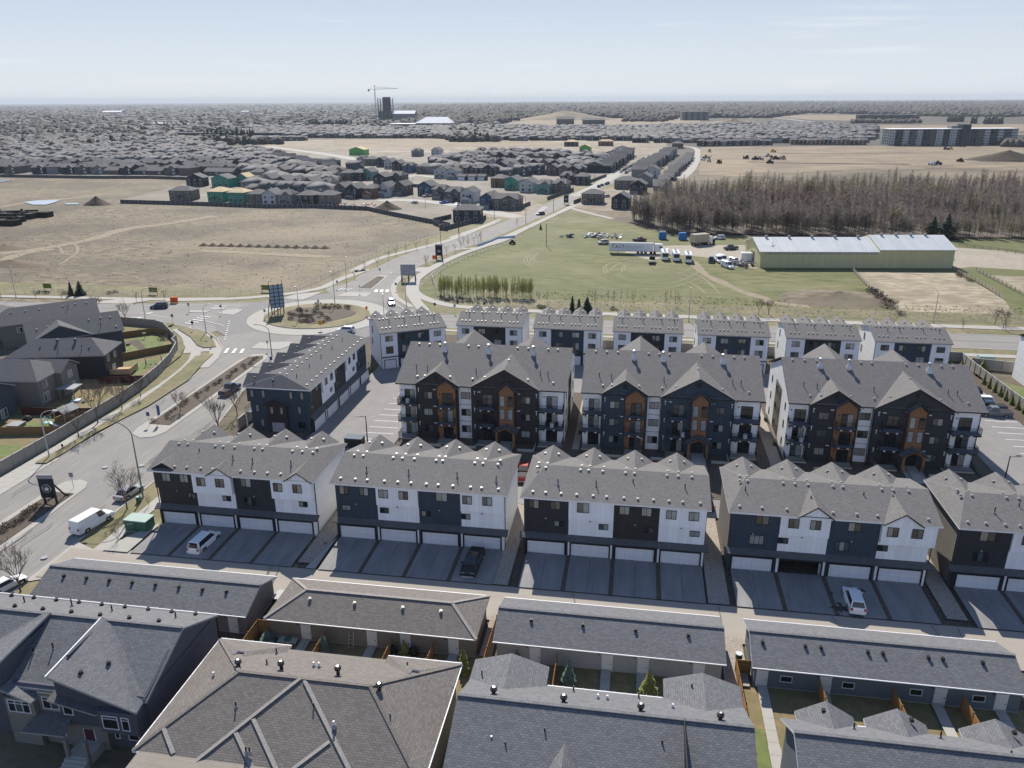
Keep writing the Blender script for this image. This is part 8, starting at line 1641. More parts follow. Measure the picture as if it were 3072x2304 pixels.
HL = [  # transform, x, y, colour, width, depth, roof, facing, back?, what it stands beside
 (Q1, 1500, 862, 'tan', 13.5, 11, 'hip', 4, 1, 'at the fence corner of the brown field'), (Q2, 60, 1228, 'taupe', 8, 12, 'hip', 2, 1, 'left of the white house on the field fence'), (Q2, 215, 1234, 'white', 8, 12, 'gable', 2, 1, 'on the field fence'), (Q2, 385, 1238, 'light', 8, 12, 'cross', 2, 1, 'right of the white house on the field fence'),
 (Q2, 620, 1242, 'charcoal', 10, 12, 'hip', 2, 1, 'second from the right on the field fence'), (Q2, 845, 1242, 'tan', 9, 12, 'hip', 0, 1, 'last on the right of the field fence'), (Q1, 1620, 745, 'charcoal', 12, 9, 'gable', 5, 1, 'behind the tan house at the fence corner'),
 (Q2, 1000, 1150, 'taupe', 7.5, 13, 'gable', -8, 0, 'left of the two before the dark garage'), (Q2, 1130, 1162, 'charcoal', 7.5, 13, 'gable', -8, 0, 'beside the parked green car'), (Q2, 1315, 1160, 'brown', 7.2, 13, 'hip', -8, 0, 'with the blue car before it'), (Q2, 1475, 1145, 'white', 7, 13, 'gable', -8, 0, 'with a white front garage'), (Q2, 1655, 1130, 'taupe', 7, 13, 'gable', -8, 0, 'last before the brown fenced lot'),
 (Q2, 830, 1085, 'light', 8, 12, 'cross', -8, 1, 'second row behind the tan one'), (Q2, 650, 1085, 'taupe', 8, 12, 'gable', -8, 1, 'second row behind the charcoal one'), (Q2, 500, 1070, 'tan', 8, 12, 'cross', -8, 1, 'second row, third from the street corner'), (Q2, 350, 1060, 'taupe', 8, 12, 'gable', -8, 1, 'second row behind the white one'), (Q2, 195, 1040, 'light', 8, 12, 'gable', -8, 1, 'second row at its left end'),
 (Q2, 1060, 970, 'taupe', 8, 12, 'hip', -8, 1, 'with a porch left of the green one'), (Q2, 1190, 965, 'charcoal', 8, 12, 'hip', -8, 1, 'in the third row right of the porch'), (Q2, 1290, 960, 'teal', 8, 12, 'gable', -8, 1, 'between the grey ones in the third row'), (Q2, 1430, 1020, 'slate', 9, 13, 'gable', -8, 1, 'tall behind the white garage front'), (Q2, 1600, 1000, 'taupe', 10, 13, 'cross', -8, 1, 'behind the last one of the street row'),
 (Q2, 700, 960, 'slate', 8, 12, 'gable', -8, 1, 'left of the pale lot in the third row'), (Q2, 840, 965, 'taupe', 8, 12, 'gable', -8, 1, 'right of the pale lot in the third row'), (Q2, 610, 890, 'light', 14, 11, 'hip', -8, 1, 'wide and pale at the end of the curved row'), (Q2, 450, 885, 'taupe', 9, 11, 'cross', -8, 1, 'left of the wide pale one'), (Q2, 330, 930, 'tan', 9, 11, 'gable', -8, 1, 'two left of the wide pale one'), (Q2, 190, 950, 'white', 9, 11, 'gable', -8, 1, 'white fronted near the left of the quarter'), (Q2, 60, 960, 'light', 9, 11, 'hip', -8, 1, 'at the left end of the third row'), (Q2, 40, 860, 'taupe', 9, 11, 'hip', -8, 1, 'at the left end of the fourth row'),
 (Q2, 1225, 790, 'white', 8, 12, 'cross', -8, 1, 'beside the street below the green gable'), (Q2, 1320, 800, 'taupe', 10, 13, 'hip', -8, 1, 'wide below the green gable'), (Q2, 1440, 815, 'navy', 7.5, 12, 'gable', -8, 1, 'in the rising row'), (Q2, 1530, 835, 'white', 7.5, 12, 'gable', -8, 1, 'in the rising row'), (Q2, 1620, 855, 'charcoal', 7.5, 12, 'gable', -8, 1, 'in the rising row'), (Q2, 1740, 880, 'blue', 8.5, 12, 'cross', -8, 1, 'in the rising row beside the grey wide one'), (Q2, 1930, 890, 'taupe', 14, 12, 'hip', -8, 1, 'wide beside the parked cars'),
 (Q2, 1830, 700, 'light', 9, 12, 'cross', -8, 1, 'below the long dirt field'), (Q2, 2040, 780, 'taupe', 13, 12, 'hip', -8, 1, 'wide below the long dirt field'), (Q2, 2050, 690, 'white', 9, 12, 'gable', -8, 1, 'tall at the top of the quarter'), (Q2, 2130, 935, 'white', 9, 13, 'gable', -8, 1, 'tall beside the green'), (Q2, 1930, 1130, 'blue', 9, 12, 'gable', -8, 1, 'right of the brown fenced lot'),
 (Q3, 50, 1005, 'taupe', 8, 12, 'cross', -8, 0, 'left of the blue truck'), (Q3, 185, 1030, 'taupe', 9, 12, 'cross', -8, 0, 'behind the blue truck'), (Q3, 320, 1040, 'white', 8, 12, 'gable', -8, 0, 'with a slanting roof left of the blue one'), (Q3, 505, 1095, 'blue', 8, 13, 'gable', -8, 0, 'beside the big brown gabled one'), (Q3, 680, 1105, 'taupe', 14, 12, 'cross', -5, 1, 'big and gabled at the street corner'), (Q3, 315, 1222, 'slate', 13, 11, 'hip', 3, 1, 'alone on the near corner of the quarter'),
 (Q3, 605, 890, 'brown', 9, 15, 'hip', -8, 1, 'half finished in the middle row'), (Q3, 735, 915, 'green', 9, 15, 'gable', -8, 1, 'half finished right of the brown one'), (Q3, 880, 938, 'white', 9, 14, 'gable', -8, 1, 'in the middle row near the avenue'), (Q3, 1035, 950, 'teal', 9, 14, 'cross', -8, 1, 'right of the white one near the avenue'), (Q3, 1190, 945, 'tan', 9, 14, 'cross', -8, 1, 'last of the middle row near the avenue'),
 (Q3, 1395, 870, 'charcoal', 9, 12, 'hip', -8, 1, 'with a pale hipped roof beside the avenue garages'), (Q3, 1255, 860, 'charcoal', 8, 12, 'cross', -8, 1, 'left of the pale hipped one'), (Q3, 1495, 1052, 'tan', 11, 11, 'hip', -8, 1, 'right of the avenue before the slope'), (Q3, 1765, 1098, 'slate', 9, 11, 'gable', -8, 1, 'nearest the wood right of the avenue'), (Q3, 1815, 912, 'tan', 14, 12, 'hip', -8, 1, 'big and plain right of the avenue'), (Q3, 1935, 955, 'charcoal', 9, 11, 'gable', -8, 0, 'behind the one nearest the wood'), (Q3, 1990, 880, 'light', 9, 14, 'gable', -8, 1, 'second right of the avenue'), (Q3, 2070, 800, 'white', 9, 14, 'gable', -8, 1, 'third right of the avenue'),
 (Q3, 60, 805, 'white', 9, 13, 'gable', -8, 1, 'at the left end of the garage lane'), (Q3, 170, 815, 'white', 8, 12, 'gable', -8, 0, 'beside the three small garages'), (Q3, 60, 668, 'tan', 12, 12, 'hip', -8, 1, 'wide at the upper left of the quarter'), (Q3, 195, 652, 'tan', 13, 12, 'hip', -8, 1, 'wide at the upper middle of the quarter'), (Q3, 870, 625, 'tan', 11, 12, 'hip', -8, 1, 'broad in the top rows'), (Q3, 1015, 598, 'charcoal', 8, 10, 'gable', -8, 1, 'alone in the top row'), (Q3, 1325, 672, 'tan', 14, 13, 'hip', -8, 1, 'broad right of the top rows'), (Q3, 1180, 655, 'slate', 9, 12, 'gable', -8, 1, 'left of the broad tan one'), (Q3, 1420, 620, 'white', 9, 12, 'gable', -8, 1, 'behind the broad tan one')]
for t, x, y, col, w, d, kd, rz, bk, wh in HL: quarter_house(col, w, d, kd, G(t(x, y)), R5(rz), ('%s %s house %s' % (CW[col], {'hip': 'hip roofed', 'gable': 'gabled', 'cross': 'cross gabled'}[kd], wh)), bool(bk))
rr = random.Random(21); ORD = ('first', 'second', 'third', 'fourth', 'fifth', 'sixth', 'seventh', 'eighth', 'ninth', 'tenth', 'eleventh', 'twelfth', 'thirteenth', 'fourteenth', 'fifteenth', 'sixteenth', 'seventeenth', 'eighteenth', 'nineteenth', 'twentieth')
for ri, (y0, y1, xs) in enumerate(((775, 785, (250, 340, 430, 520)), (745, 800, (640, 745, 850, 975, 1120, 1230, 1320)), (690, 735, (300, 380, 460, 550, 640, 735, 830, 950, 1050, 1150)), (635, 665, (330, 430, 530, 640, 740, 930, 1040)), (588, 600, (440, 550, 640, 730, 800)))):
    for i, x in enumerate(xs):
        col = rr.choice(('taupe', 'tan', 'light', 'slate', 'white', 'charcoal')); y = y0+(y1-y0)*i/len(xs); quarter_house(col, 8.4, 12, rr.choice(('gable', 'gable', 'hip', 'cross')), G(Q3(x, y)), R5(-8), '%s house, %s from the left in row %s of the packed block' % (CW[col], ORD[i], ('one', 'two', 'three', 'four', 'five')[ri]))
# small garages, wrapped and framed houses
for i, x in enumerate((265, 360, 450)):
    T = thing('detached_garage', '%s of three small garages on the lane of the new quarter' % ('left', 'middle', 'right')[i], 'garage', (*G(Q3(x, 825)), 0), R5(-8), 'three small garages'); m = MB(); m.box(-3.2, 0, 0, 3.2, 6.5, 2.8, SK[('slate', 'tan', 'charcoal')[i]]); m.build('wall', T, uv=False); m = MB(); m.box(-2.6, -.06, 0, 2.6, 0, 2.3, 'siding_white_lap'); m.build('garage_door', T); m = MB(); gable_roof(m, -3.6, 3.6, -.4, 6.9, 2.9, 4.3, 'shingle_far', 'trim_grey'); m.build('roof', T, uv=False)
for lab, t, x, y, w, d, c, rm, kd in (('green wrapped house with a raw plywood roof on the field fence', Q1, 1790, 872, 10, 13, 'green', 'sheathing', 'hip'), ('green wrapped house with a flat plywood top beside it', Q1, 1960, 880, 10, 11, 'green', 'sheathing', 'hip'), ('green wrapped house with a dark roof behind the plywood one', Q1, 1830, 752, 13, 11, 'green', 'shingle_far', 'gable'), ('small green wrapped house behind the plywood ones', Q1, 2010, 740, 8, 10, 'green', 'sheathing', 'gable'),
        ('bright lime wrapped gable house alone beside the dirt road', Q2, 1180, 685, 17, 14, 'lime', 'sheathing', 'gable'), ('lime wrapped house with plywood roof in the building site', Q3, 1435, 560, 12, 12, 'lime', 'sheathing', 'gable'), ('dark wrapped building with a yellow plywood roof', Q3, 1300, 505, 16, 14, 'charcoal', 'sheathing', 'hip'), ('plywood box of a house on the building site', Q3, 1630, 500, 18, 10, 'brown', 'sheathing', 'hip'), ('brick coloured unfinished house at the top of the avenue', Q4, 330, 665, 13, 13, 'brown', 'shingle_far', 'hip')):
    quarter_house(c, w, d, kd, G(t(x, y)), R5(-4), lab, True, rm)
# rows that follow the upper avenue and the curved strip of narrow houses
def strip(a, b, n, cols, lab, group, w=None, d=12, kind='gable', rz=None, h=5.7, nm='suburban_house'):
    A, B = Vector(a), Vector(b); dv = B-A; ang = math.atan2(dv.y, dv.x); wd = dv.length/n*.84; nl = Vector((-dv.y, dv.x)).normalized()
    for i in range(n):
        p = A+dv*((i+.5)/n)+nl*rr.uniform(-1.6, 1.6); col = cols[i % len(cols)]; T = thing(nm, '%s %s, number %d of the %s' % (CW[col], 'house' if nm != 'lane_garage' else 'garage', i+1, lab), 'house' if nm != 'lane_garage' else 'garage', (*p, 0), ang, group); T.scale = (1, rr.uniform(.85, 1.1), rr.uniform(.9, 1.14)); s = SK[col]; W_ = round(w or wd, 1)
        def fn(): m = MB(); m.box(-W_/2, 0, 0, W_/2, d, h, s); [m.box(-W_/2+W_*(k+.5)/3-.5, -.05, z, -W_/2+W_*(k+.5)/3+.5, 0, z+1.3, 'trim_white' if k % 2 else 'glass_dark') for k in range(3) for z in (.9, 3.7)]; return m.mesh('wall', uv=False)
        link('wall', cached(('sw', W_, d, h, s), fn), T)
        def fr_(): m = MB(); [m.slab([(0, -.5, h+2.2), (sg*(W_/2+.25), -.5, h+.1), (sg*(W_/2+.25), d+.5, h+.1), (0, d+.5, h+2.2)], .18, 'shingle_far', 'trim_grey') for sg in (-1, 1)]; tri_wall(m, -W_/2, W_/2, h-.02, h+2.0, 0, .2, s); tri_wall(m, -W_/2, W_/2, h-.02, h+2.0, d-.2, d, s); return m.mesh('roof', uv=False)
        def fh(): m = MB(); gable_roof(m, -W_/2-.2, W_/2+.2, -.5, d+.5, h+.1, h+2.2, 'shingle_far', 'trim_grey', 2, 2); return m.mesh('roof', uv=False)
        link('roof', cached(('sr', W_, d, h, s, kind), fr_ if kind == 'gable' else fh), T)
strip(G(Q2(990, 870)), G(Q2(350, 735)), 24, ('slate', 'tan', 'charcoal', 'light', 'slate'), 'curved strip of narrow houses', 'narrow houses in the curved strip')
strip(G(Q2(720, 905)), G(Q2(20, 810)), 9, ('light', 'charcoal', 'slate', 'tan'), 'row in front of the curved strip', 'row before the curved strip', kind='hip')
strip(G(Q3(1700, 755)), G(Q3(1905, 590)), 26, ('charcoal', 'slate', 'blue', 'tan', 'charcoal'), 'row left of the upper avenue', 'row left of the upper avenue')
strip(G(Q3(1600, 755)), G(Q3(1850, 560)), 18, ('slate', 'taupe'), 'second row left of the upper avenue', 'second row left of the upper avenue', kind='hip')
strip(G(Q3(2010, 800)), G(T2(1080, 100)), 28, ('light', 'taupe', 'white', 'light'), 'row right of the upper avenue', 'row right of the upper avenue')
strip(G(T2(1010, 275)), G(T2(1165, 115)), 24, ('light', 'slate'), 'low garage row by the service lane', 'garage row by the service lane', d=7, h=2.8, nm='lane_garage')
strip(G(Q4(600, 640)), G(Q4(1490, 625)), 11, ('charcoal', 'tan', 'slate', 'light'), 'front row behind the dirt site', 'front row behind the dirt site', kind='hip'); strip(G(Q4(1690, 618)), G(Q5(390, 600)), 9, ('brown', 'slate', 'tan'), 'right part of the row behind the dirt site', 'right part of the row behind the dirt site', kind='hip')
# the long apartment building at the right and others farther off
def slab_block(lab, p, rz, L, D, H, n, st, cols, roofm='white_roof', end=None):
    T = thing('apartment_building', lab, 'building', (*p, 0), rz)
    for i in range(n):
        x0, x1 = L*i/n, L*(i+1)/n; c = cols[i % len(cols)]; m = MB(); m.box(x0, .0 if i % 2 else .8, 0, x1, D, H, c); m.build('wall', T, uv=False)
        def fn(): m = MB(); [m.box(-L/n*.36+L/n*.36*k, -.12, 1+H/st*s, -L/n*.36+L/n*.36*k+L/n*.2, 0, 1+H/st*s+1.5, 'glass_dark' if k != 1 else 'glass_mid') for k in range(3) for s in range(st)]; return m.mesh('window', uv=False)
        o = link('window_stack', cached(('sb', L/n, H, st), fn), T, ((x0+x1)/2, 0 if i % 2 else .8, 0)); o['kind'] = 'stuff'
    m = MB(); m.box(-.4, -.3, H, L+.4, D+.3, H+.7, 'trim_white', top=roofm); m.build('roof', T, uv=False)
    return T
T = slab_block('long six storey grey and white apartment building at the far right', (298.6, 1065, 0)[:2], R5(9.5), 158, 22, 19, 19, 6, ('siding_white_lap', 'siding_slate', 'siding_white_lap', 'siding_bluegrey', 'siding_white_lap', 'siding_slate', 'siding_taupe'))
m = MB(); m.box(88, -2, 0, 98, 12, 24.5, 'siding_slate'); m.box(78, 6, 19.7, 88, 16, 23, 'siding_light'); m.build('stair_tower', T, uv=False)
m = MB(); [m.box(-.15, 1.5+k*4.6, 1.5+s*3.1, 0, 3.8+k*4.6, 3.6+s*3.1, 'glass_dark') for k in range(4) for s in range(6)]; o = m.build('window_stack', T, uv=False); o['kind'] = 'stuff'
slab_block('grey apartment building far off beyond the dirt mound', G(Q4(380, 325)), R5(6), 75, 30, 22, 9, 5, ('siding_light', 'siding_slate'), 'shingle_far')
slab_block('long low brown building in front of the far trees', G(Q5(300, 325)), R5(8), 150, 25, 15, 12, 4, ('siding_brown', 'siding_purple', 'siding_taupe'), 'shingle_far')
slab_block('long dark three storey block above the old suburb', G(Q1(1460, 358)), R5(1), 165, 14, 10, 18, 3, ('siding_slate2', 'siding_slate', 'siding_purple'), 'shingle_far')
# tower under construction with its crane
T = thing('tower_block', 'concrete tower under construction on the horizon with open top floors', 'tower', (-700, 2130, 0), R5(15))
m = MB(); m.box(0, 0, 0, 52, 30, 28, 'tower_concrete'); m.build('podium', T, uv=False); m = MB(); m.box(14, 6, 28, 34, 24, 64, 'tower_concrete'); m.build('core', T, uv=False)
for k in range(9): m = MB(); m.box(0, 0, 28+k*3.6, 41, 28, 28.5+k*3.6, 'tower_concrete'); m.build('floor_slab', T, uv=False)
for i in range(7):
    for j in range(3): m = MB(); m.box(i*6.6, j*13, 28, i*6.6+1.1, j*13+1.1, 62 if (i+j) % 3 else 58, 'tower_concrete'); m.build('column', T, uv=False)
for k in range(7):
    for j in range(5): m = MB(); m.box(2+j*10, -.3, 2+k*3.7, 9+j*10, 0, 4.6+k*3.7, 'glass_dark'); m.build('window', T, uv=False)
T = thing('tower_crane', 'tower crane with a long jib beside the unfinished tower', 'crane', (-704, 2126, 0), R5(12))
m = MB(); [m.bar((x, y, 0), (x, y, 84), .7, 'crane_paint') for x in (-1, 1) for y in (-1, 1)]; [m.bar((-1, -1, k*4), (1, -1, k*4+4), .45, 'crane_paint') for k in range(21)]; m.build('mast', T, uv=False)
m = MB(); m.bar((-18, 0, 83), (62, 0, 85), .9, 'crane_paint'); m.bar((0, 0, 88), (56, 0, 85.8), .5, 'crane_paint'); [m.bar((k*5, 0, 84), (k*5+2.5, 0, 86.5), .4, 'crane_paint') for k in range(11)]; m.build('jib', T, uv=False)
m = MB(); m.box(-18, -1.5, 78, -14, 1.5, 82.5, 'bed_dark'); m.build('counterweight', T, uv=False); m = MB(); m.bar((0, 0, 84), (0, 0, 94), 1.2, 'crane_paint'); m.bar((0, 0, 93), (-16, 0, 84), .35, 'crane_paint'); m.bar((0, 0, 93), (40, 0, 86), .35, 'crane_paint'); m.build('apex', T, uv=False)
T = thing('white_hall', 'white hall with a bright pitched roof right of the tower', 'building', (*G(Q2(1530, 385)), 0), R5(2)); m = MB(); m.box(0, 0, 0, 90, 50, 8, 'siding_light'); m.box(60, 0, 8, 132, 50, 10, 'siding_tan'); m.build('wall', T, uv=False); m = MB(); gable_roof(m, 58, 134, -1, 51, 10, 22, 'white_roof', 'trim_white', 20, 10); m.box(-1, -1, 8.05, 60, 51, 8.6, 'white_roof'); m.build('roof', T, uv=False)
# ---- the old suburb: the 190 nearest one by one, the rest as masses
mat('roof_a', (.097, .099, .107), var=.15, scale=.05); mat('roof_b', (.13, .13, .135), var=.12, scale=.05); mat('roof_c', (.068, .069, .078), var=.12, scale=.05); mat('roof_d', (.115, .109, .11), var=.12, scale=.05)
RM = ('roof_a', 'roof_b', 'roof_c', 'roof_d'); WM = ('siding_taupe', 'siding_tan', 'siding_light', 'siding_slate', 'siding_bluegrey')
def far_house(seed):
    rr = random.Random(seed); m = MB(); w, d = rr.uniform(9.5, 13), rr.uniform(11, 14); h = rr.choice((5.6, 5.6, 5.2, 3.2)); a, b = WM[seed % 5], RM[(seed//2) % 4]
    wl = MB(); wl.box(-w/2, -d/2, 0, w/2, d/2, h, a); [wl.box(x-.7, -d/2-.06, z, x+.7, -d/2, z+1.3, 'trim_white' if (k % 2) else 'glass_dark') for k, (x, z) in enumerate(((-w*.3, h-2.1), (w*.3, h-2.1), (0, .8), (w*.32, .8)))]
    r = MB(); gable_roof(r, -w/2-.5, w/2+.5, -d/2-.5, d/2+.5, h+.05, h+2.6, b, 'trim_grey', 0 if seed % 3 == 0 else w*.3, 0 if seed % 3 == 0 else w*.3)
    if seed % 2: cross_gable(r, w*.2, w*.27, -d/2-.8, 0, h+.05, h+2.0, b, 'trim_grey'); tri_wall(r, w*.2-w*.24, w*.2+w*.24, h-.05, h+1.8, -d/2-.3, -d/2+.1, a)
    if seed % 3 == 0: tri_wall_x(r, -d/2, d/2, h-.05, h+2.3, -w/2, -w/2+.2, a); tri_wall_x(r, -d/2, d/2, h-.05, h+2.3, w/2-.2, w/2, a)
    j = MB(); j.v = wl.v+r.v; j.f = wl.f+[tuple(q+len(wl.v) for q in f) for f in r.f]; j.mats = wl.mats+r.mats; j.m = wl.m+[q+len(wl.mats) for q in r.m]
    return wl, r, j, a, b
FH = [far_house(i) for i in range(10)]; FM = [(w.mesh('wall', uv=False), r.mesh('roof', uv=False)) for w, r, j, a, b in FH]; FJ = [f[2] for f in FH]
WN = dict(siding_taupe='taupe', siding_tan='tan', siding_light='pale grey', siding_slate='dark slate', siding_bluegrey='blue grey'); RN_ = dict(roof_a='grey', roof_b='pale grey', roof_c='dark', roof_d='brownish grey')
SUB = GP(Q1, (-900, 645), (0, 650), (1250, 648), (1720, 690), (2000, 640), (1960, 600), (2212, 560), (1900, 430), (1500, 362), (700, 330), (0, 362), (-900, 380))
rr = random.Random(33); cand = []; row = 0; y = 594.0
while y < 1290:
    x = -1500.0; n_ = 0
    while x < -250:
        x += rr.uniform(12.2, 14.5); yy = y+6*math.sin(x*.012)+(x+400)*-.02
        if rr.random() < .05: x += 10
        if inpoly(x, yy, SUB): n_ += 1; cand.append((x, yy, row, n_))
    y += 18 if row % 2 == 0 else 31; row += 1
vis = [c for c in cand if c[0] > -1.05*c[1]*.86-60]; near = sorted(vis, key=lambda c: c[1]+.3*abs(c[0]+400))[:70]; ns = set(near); rest = [c for c in cand if c not in ns]; 
RW = ('front', 'second', 'third', 'fourth', 'fifth', 'sixth', 'seventh', 'eighth', 'ninth', 'tenth')
for i, c in enumerate(near):
    k = rr.randrange(10); wl, r, j, a, b = FH[k]
    T = thing('suburban_house', '%s house, %s roof, number %d from the left, %s suburb row' % (WN[a], RN_[b], c[3], RW[min(9, c[2])]), 'house', (c[0], c[1], 0), rr.choice((0, 0, math.pi, .06, -.05)), 'houses of the old suburb at the left'); link('wall', FM[k][0], T); link('roof', FM[k][1], T)
scatter('suburb_rows', FJ, [(x, y, 1, rr.choice((0, 0, math.pi, .08, 1.57)), rr.randrange(10)) for x, y, _, _ in rest], 'packed grey roofs of the old suburb running back to the left', 'houses')
TAKEN = [(o.location.x, o.location.y) for o in bpy.data.objects if o.parent is None and o.name.startswith(('suburban_house', 'detached_garage'))]
def clear(x, y, r): return all(abs(a-x) > r or abs(b-y) > r for a, b in TAKEN)
# the band of houses beyond the dirt fields
def fill(poly, sx, sy, rot, jit=.15, skip=.05):
    c, s = math.cos(rot), math.sin(rot); X = [p[0]*c+p[1]*s for p in poly]; Y = [-p[0]*s+p[1]*c for p in poly]; out = []; y = min(Y); k = 0
    while y < max(Y):
        x = min(X)
        while x < max(X):
            x += sx*rr.uniform(1-jit, 1+jit); wx, wy = x*c-y*s, x*s+y*c
            if rr.random() > skip and inpoly(wx, wy, poly): out.append((wx, wy, 1, rot+rr.choice((0, 0, 0, math.pi)), rr.randrange(10)))
        y += sy*1.1 if k % 2 else sy*2.3; k += 1
    return out
pl = []
for P, sx, sy, rot in ((GP(Q2, (0, 500), (400, 500), (1100, 505), (2212, 500), (2212, 395), (1600, 400), (800, 400), (0, 400)), 12.5, 16, -.05), (GP(Q3, (0, 420), (180, 460), (850, 455), (860, 430), (1150, 400), (2212, 390), (2212, 325), (1200, 330), (600, 320), (0, 330)), 12, 16, .02), (GP(Q3, (880, 448), (1840, 460), (2212, 440), (2212, 395), (860, 400)), 11.6, 15, 0.0), (GP(Q3, (1860, 500), (2212, 440), (2212, 400), (1860, 430)), 12, 15, 0),
        (GP(Q4, (0, 600), (0, 400), (700, 400), (1500, 370), (2212, 390), (2212, 600), (600, 615)), 12.5, 17, .05), (GP(Q5, (0, 590), (390, 590), (480, 540), (500, 400), (0, 385)), 12.5, 17, .05)): pl += fill(P, sx, sy, rot)
scatter('suburb_rows', FJ, pl, 'bands of grey houses beyond the dirt fields', 'houses')
pl = []
for P in (GP(Q2, (-60, 1180), (700, 1180), (960, 1060), (960, 900), (1240, 850), (340, 700), (-60, 620)), GP(Q3, (0, 790), (560, 790), (1250, 830), (1500, 760), (1620, 640), (1180, 590), (500, 580), (60, 620))):
    for q in fill(P, 11.5, 15, R5(-8), .1, .08):
        if clear(q[0], q[1]+6, 9.5): TAKEN.append((q[0], q[1]+6)); pl.append(q)
scatter('quarter_rows', FJ, pl, 'further grey roofed houses packed between the rows of the new quarter', 'houses')
# the city far off at the left: roofs and trees thinning to the horizon
def clump(seed, m_, w=1.0, h=1.0, n=7):
    rr = random.Random(seed); m = MB(); vs = [(0, 0, h*rr.uniform(.9, 1.1))]
    for z, q in ((.72, .62), (.3, 1.0), (0, .8)):
        for j in range(n): a = 2*math.pi*j/n; r_ = q*w*rr.uniform(.7, 1.25); vs.append((r_*math.cos(a), r_*math.sin(a), h*z*rr.uniform(.75, 1.25)))
    fs = [(0, 1+j, 1+(j+1) % n) for j in range(n)]+[(1+k*n+j, 1+(k+1)*n+j, 1+(k+1)*n+(j+1) % n, 1+k*n+(j+1) % n) for k in range(2) for j in range(n)]; m.add(vs, fs, m_); return m
mat('wood_a', (.075, .068, .063), var=.3, scale=.05); mat('wood_b', (.058, .056, .055), var=.3, scale=.05); mat('wood_c', (.085, .088, .055), var=.3, scale=.05); mat('wood_d', (.1, .085, .075), var=.3, scale=.05)
CL = [clump(1, 'wood_a'), clump(2, 'wood_b'), clump(3, 'wood_d'), clump(4, 'wood_c'), clump(5, 'spruce_far', .55, 1.15), clump(6, 'wood_a')]
pl = []; th = lambda px: G((px, 330))
for _ in range(15000):
    px = rr.uniform(-500, 1500); d = 1250+rr.random()**1.6*9000; g = G((px, 1200)); dv = Vector(g).normalized(); x, y = dv.x*d, dv.y*d
    if inpoly(x, y, SUB): continue
    if inpoly(x, y, GP(Q2, (0, 520), (2212, 520), (2212, 395), (0, 395))): continue
    s = (1+d/3500); pl.append((x, y, (s*.95, .75+d/9000), rr.choice((0, 0, 1.57, .3, 3.14)), rr.randrange(10)))
scatter('distant_roofs', FJ, pl[:9000], 'grey roofs of the distant city fading towards the horizon', 'houses')
pl = []
for _ in range(12000):
    px = rr.uniform(-500, 1500); d = 1150+rr.random()**1.5*11000; g = G((px, 1200)); dv = Vector(g).normalized(); x, y = dv.x*d, dv.y*d
    if inpoly(x, y, SUB) and rr.random() < .7: continue
    if inpoly(x, y, GP(Q2, (0, 560), (2212, 560), (2212, 390), (0, 390))): continue
    s = 4+d/420; pl.append((x, y, (s, 6.5+rr.random()*4.5+d/2500), rr.random()*6, rr.choice((0, 1, 1, 2, 4, 3))))
scatter('distant_trees', CL, pl, 'trees scattered through the distant city', 'trees')
# woods in front of the horizon, centre and right
FWD = GP(Q3, (-300, 315), (600, 300), (800, 255), (1150, 240), (1500, 225), (2212, 262)) + GP(Q4, (380, 300), (1450, 300), (1900, 240), (2212, 245)) + GP(Q5, (300, 245), (1000, 270), (2212, 275), (3300, 260), (3300, 100), (-2000, 92)) + GP(Q3, (-300, 128))
B2 = GP(Q4, (1530, 285), (1560, 235), (2212, 240), (2212, 300)) ; pl = []; tries = 0
while len(pl) < 15000 and tries < 90000:
    tries += 1; px = rr.uniform(1150, 3500); d = 1800+rr.random()**1.4*9500; dv = Vector(G((px, 1200))).normalized(); x, y = dv.x*d, dv.y*d
    if not inpoly(x, y, FWD): continue
    g = math.sin(x*.004+y*.0013)+math.sin(y*.0031); s = 5+d/360; pl.append((x, y, (s, (11+d/900)*rr.uniform(.75, 1.15)), rr.random()*6, 3 if g > 1.3 and rr.random() < .6 else 4 if rr.random() < .05 else rr.choice((0, 1, 2, 5, 0))))
scatter('distant_wood', CL, pl, 'bare grey brown woods running along the horizon', 'wood')
pl = []
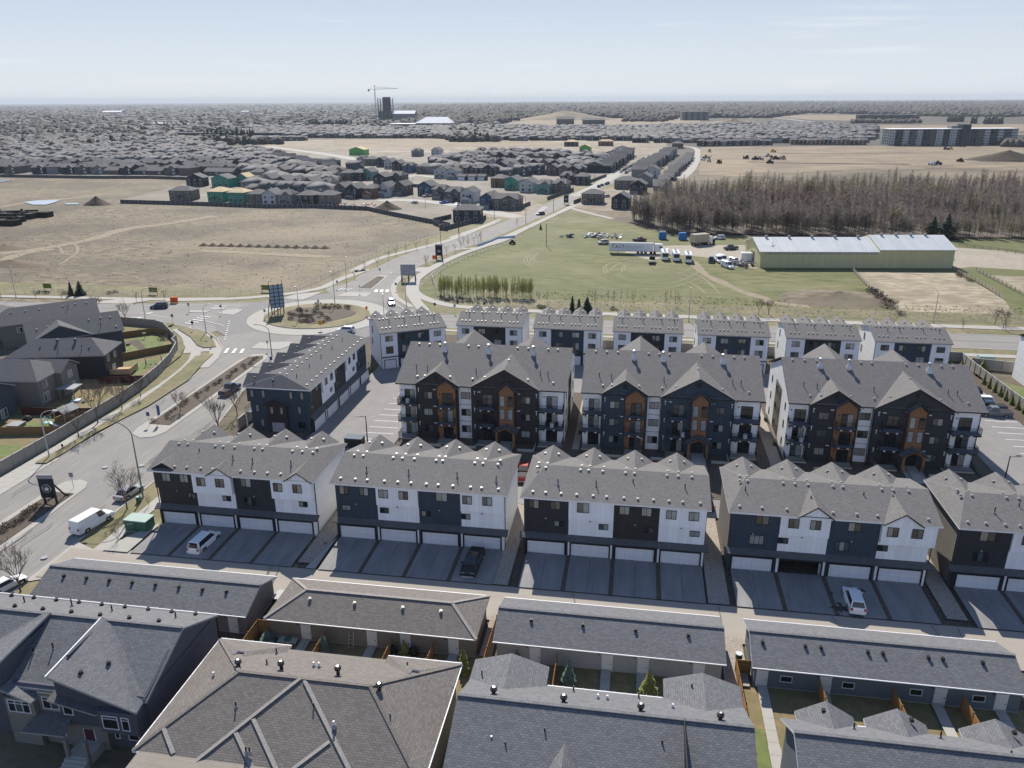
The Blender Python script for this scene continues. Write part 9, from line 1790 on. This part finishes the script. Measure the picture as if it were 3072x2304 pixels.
for t, x0, x1, y0, y1, n_, kk in ((Q5, 1330, 1500, 322, 332, 40, 4), (Q5, 1600, 1650, 345, 352, 6, 4), (Q5, 1740, 1960, 345, 360, 26, 4), (Q5, 200, 1000, 335, 350, 160, 2), (Q5, 1980, 2500, 575, 625, 420, 2), (Q2, 640, 1120, 372, 380, 60, 4), (Q5, 1850, 2212, 560, 600, 200, 0), (Q1, 1700, 2150, 355, 372, 30, 4), (Q1, 720, 1220, 318, 332, 90, 1), (Q1, -50, 90, 330, 365, 60, 1), (Q3, 1800, 2212, 240, 270, 120, 1), (Q1, 0, 700, 255, 290, 220, 1)):
    for _ in range(n_): g = G(t(rr.uniform(x0, x1), rr.uniform(y0, y1))); s = 3.5+g[1]/700; pl.append((g[0], g[1], (s, (9 if kk != 4 else 13)*rr.uniform(.7, 1.2)), rr.random()*6, kk))
scatter('tree_belt', CL, pl, 'tree belts and spruce clumps between the far fields', 'trees')
# bright specks: pale halls and tanks far off
for i, (t, x, y, w, h, mm, lab) in enumerate(((Q1, 1310, 250, 22, 7, 'white_roof', 'left'), (Q1, 1400, 248, 40, 6, 'white_roof', 'middle'), (Q1, 1500, 247, 60, 5, 'siding_light', 'right'), (Q1, 925, 148, 90, 12, 'white_roof', 'lone'), (Q1, 2035, 155, 30, 14, 'white_roof', 'tall pointed'), (Q2, 1700, 322, 60, 22, 'siding_light', 'blocky'), (Q3, 1250, 305, 40, 14, 'siding_tan', 'brown'), (Q3, 1520, 305, 50, 12, 'siding_taupe', 'dusty'))):
    T = thing('distant_hall', '%s pale hall near the horizon, place %d from the left' % (lab, i+1), 'building', (*G(t(x, y)), 0), .1); m = MB(); m.box(-w/2, 0, 0, w/2, w*.6, h, mm); m.build('wall', T, uv=False); m = MB(); gable_roof(m, -w/2-1, w/2+1, -1, w*.6+1, h, h*1.35, 'white_roof' if i < 6 else 'shingle_far', 'trim_white'); m.build('roof', T, uv=False)
# ------------------------------------------------------------------ the air
hm = bpy.data.materials.new('haze'); hm.use_nodes = True; hn = hm.node_tree
for n_ in list(hn.nodes):
    if n_.type != 'OUTPUT_MATERIAL': hn.nodes.remove(n_)
pv = hn.nodes.new('ShaderNodeVolumePrincipled'); pv.inputs['Color'].default_value = (.84, .92, 1.0, 1); pv.inputs['Density'].default_value = 5.5e-5; pv.inputs['Anisotropy'].default_value = 0.0
hn.links.new(pv.outputs[0], [q for q in hn.nodes if q.type == 'OUTPUT_MATERIAL'][0].inputs['Volume'])
MATS['haze'] = hm; m = MB(); m.box(-33000, -33000, -1.5, 33000, 33000, 130, 'haze'); m.build('haze', None, uv=False, kind='stuff')
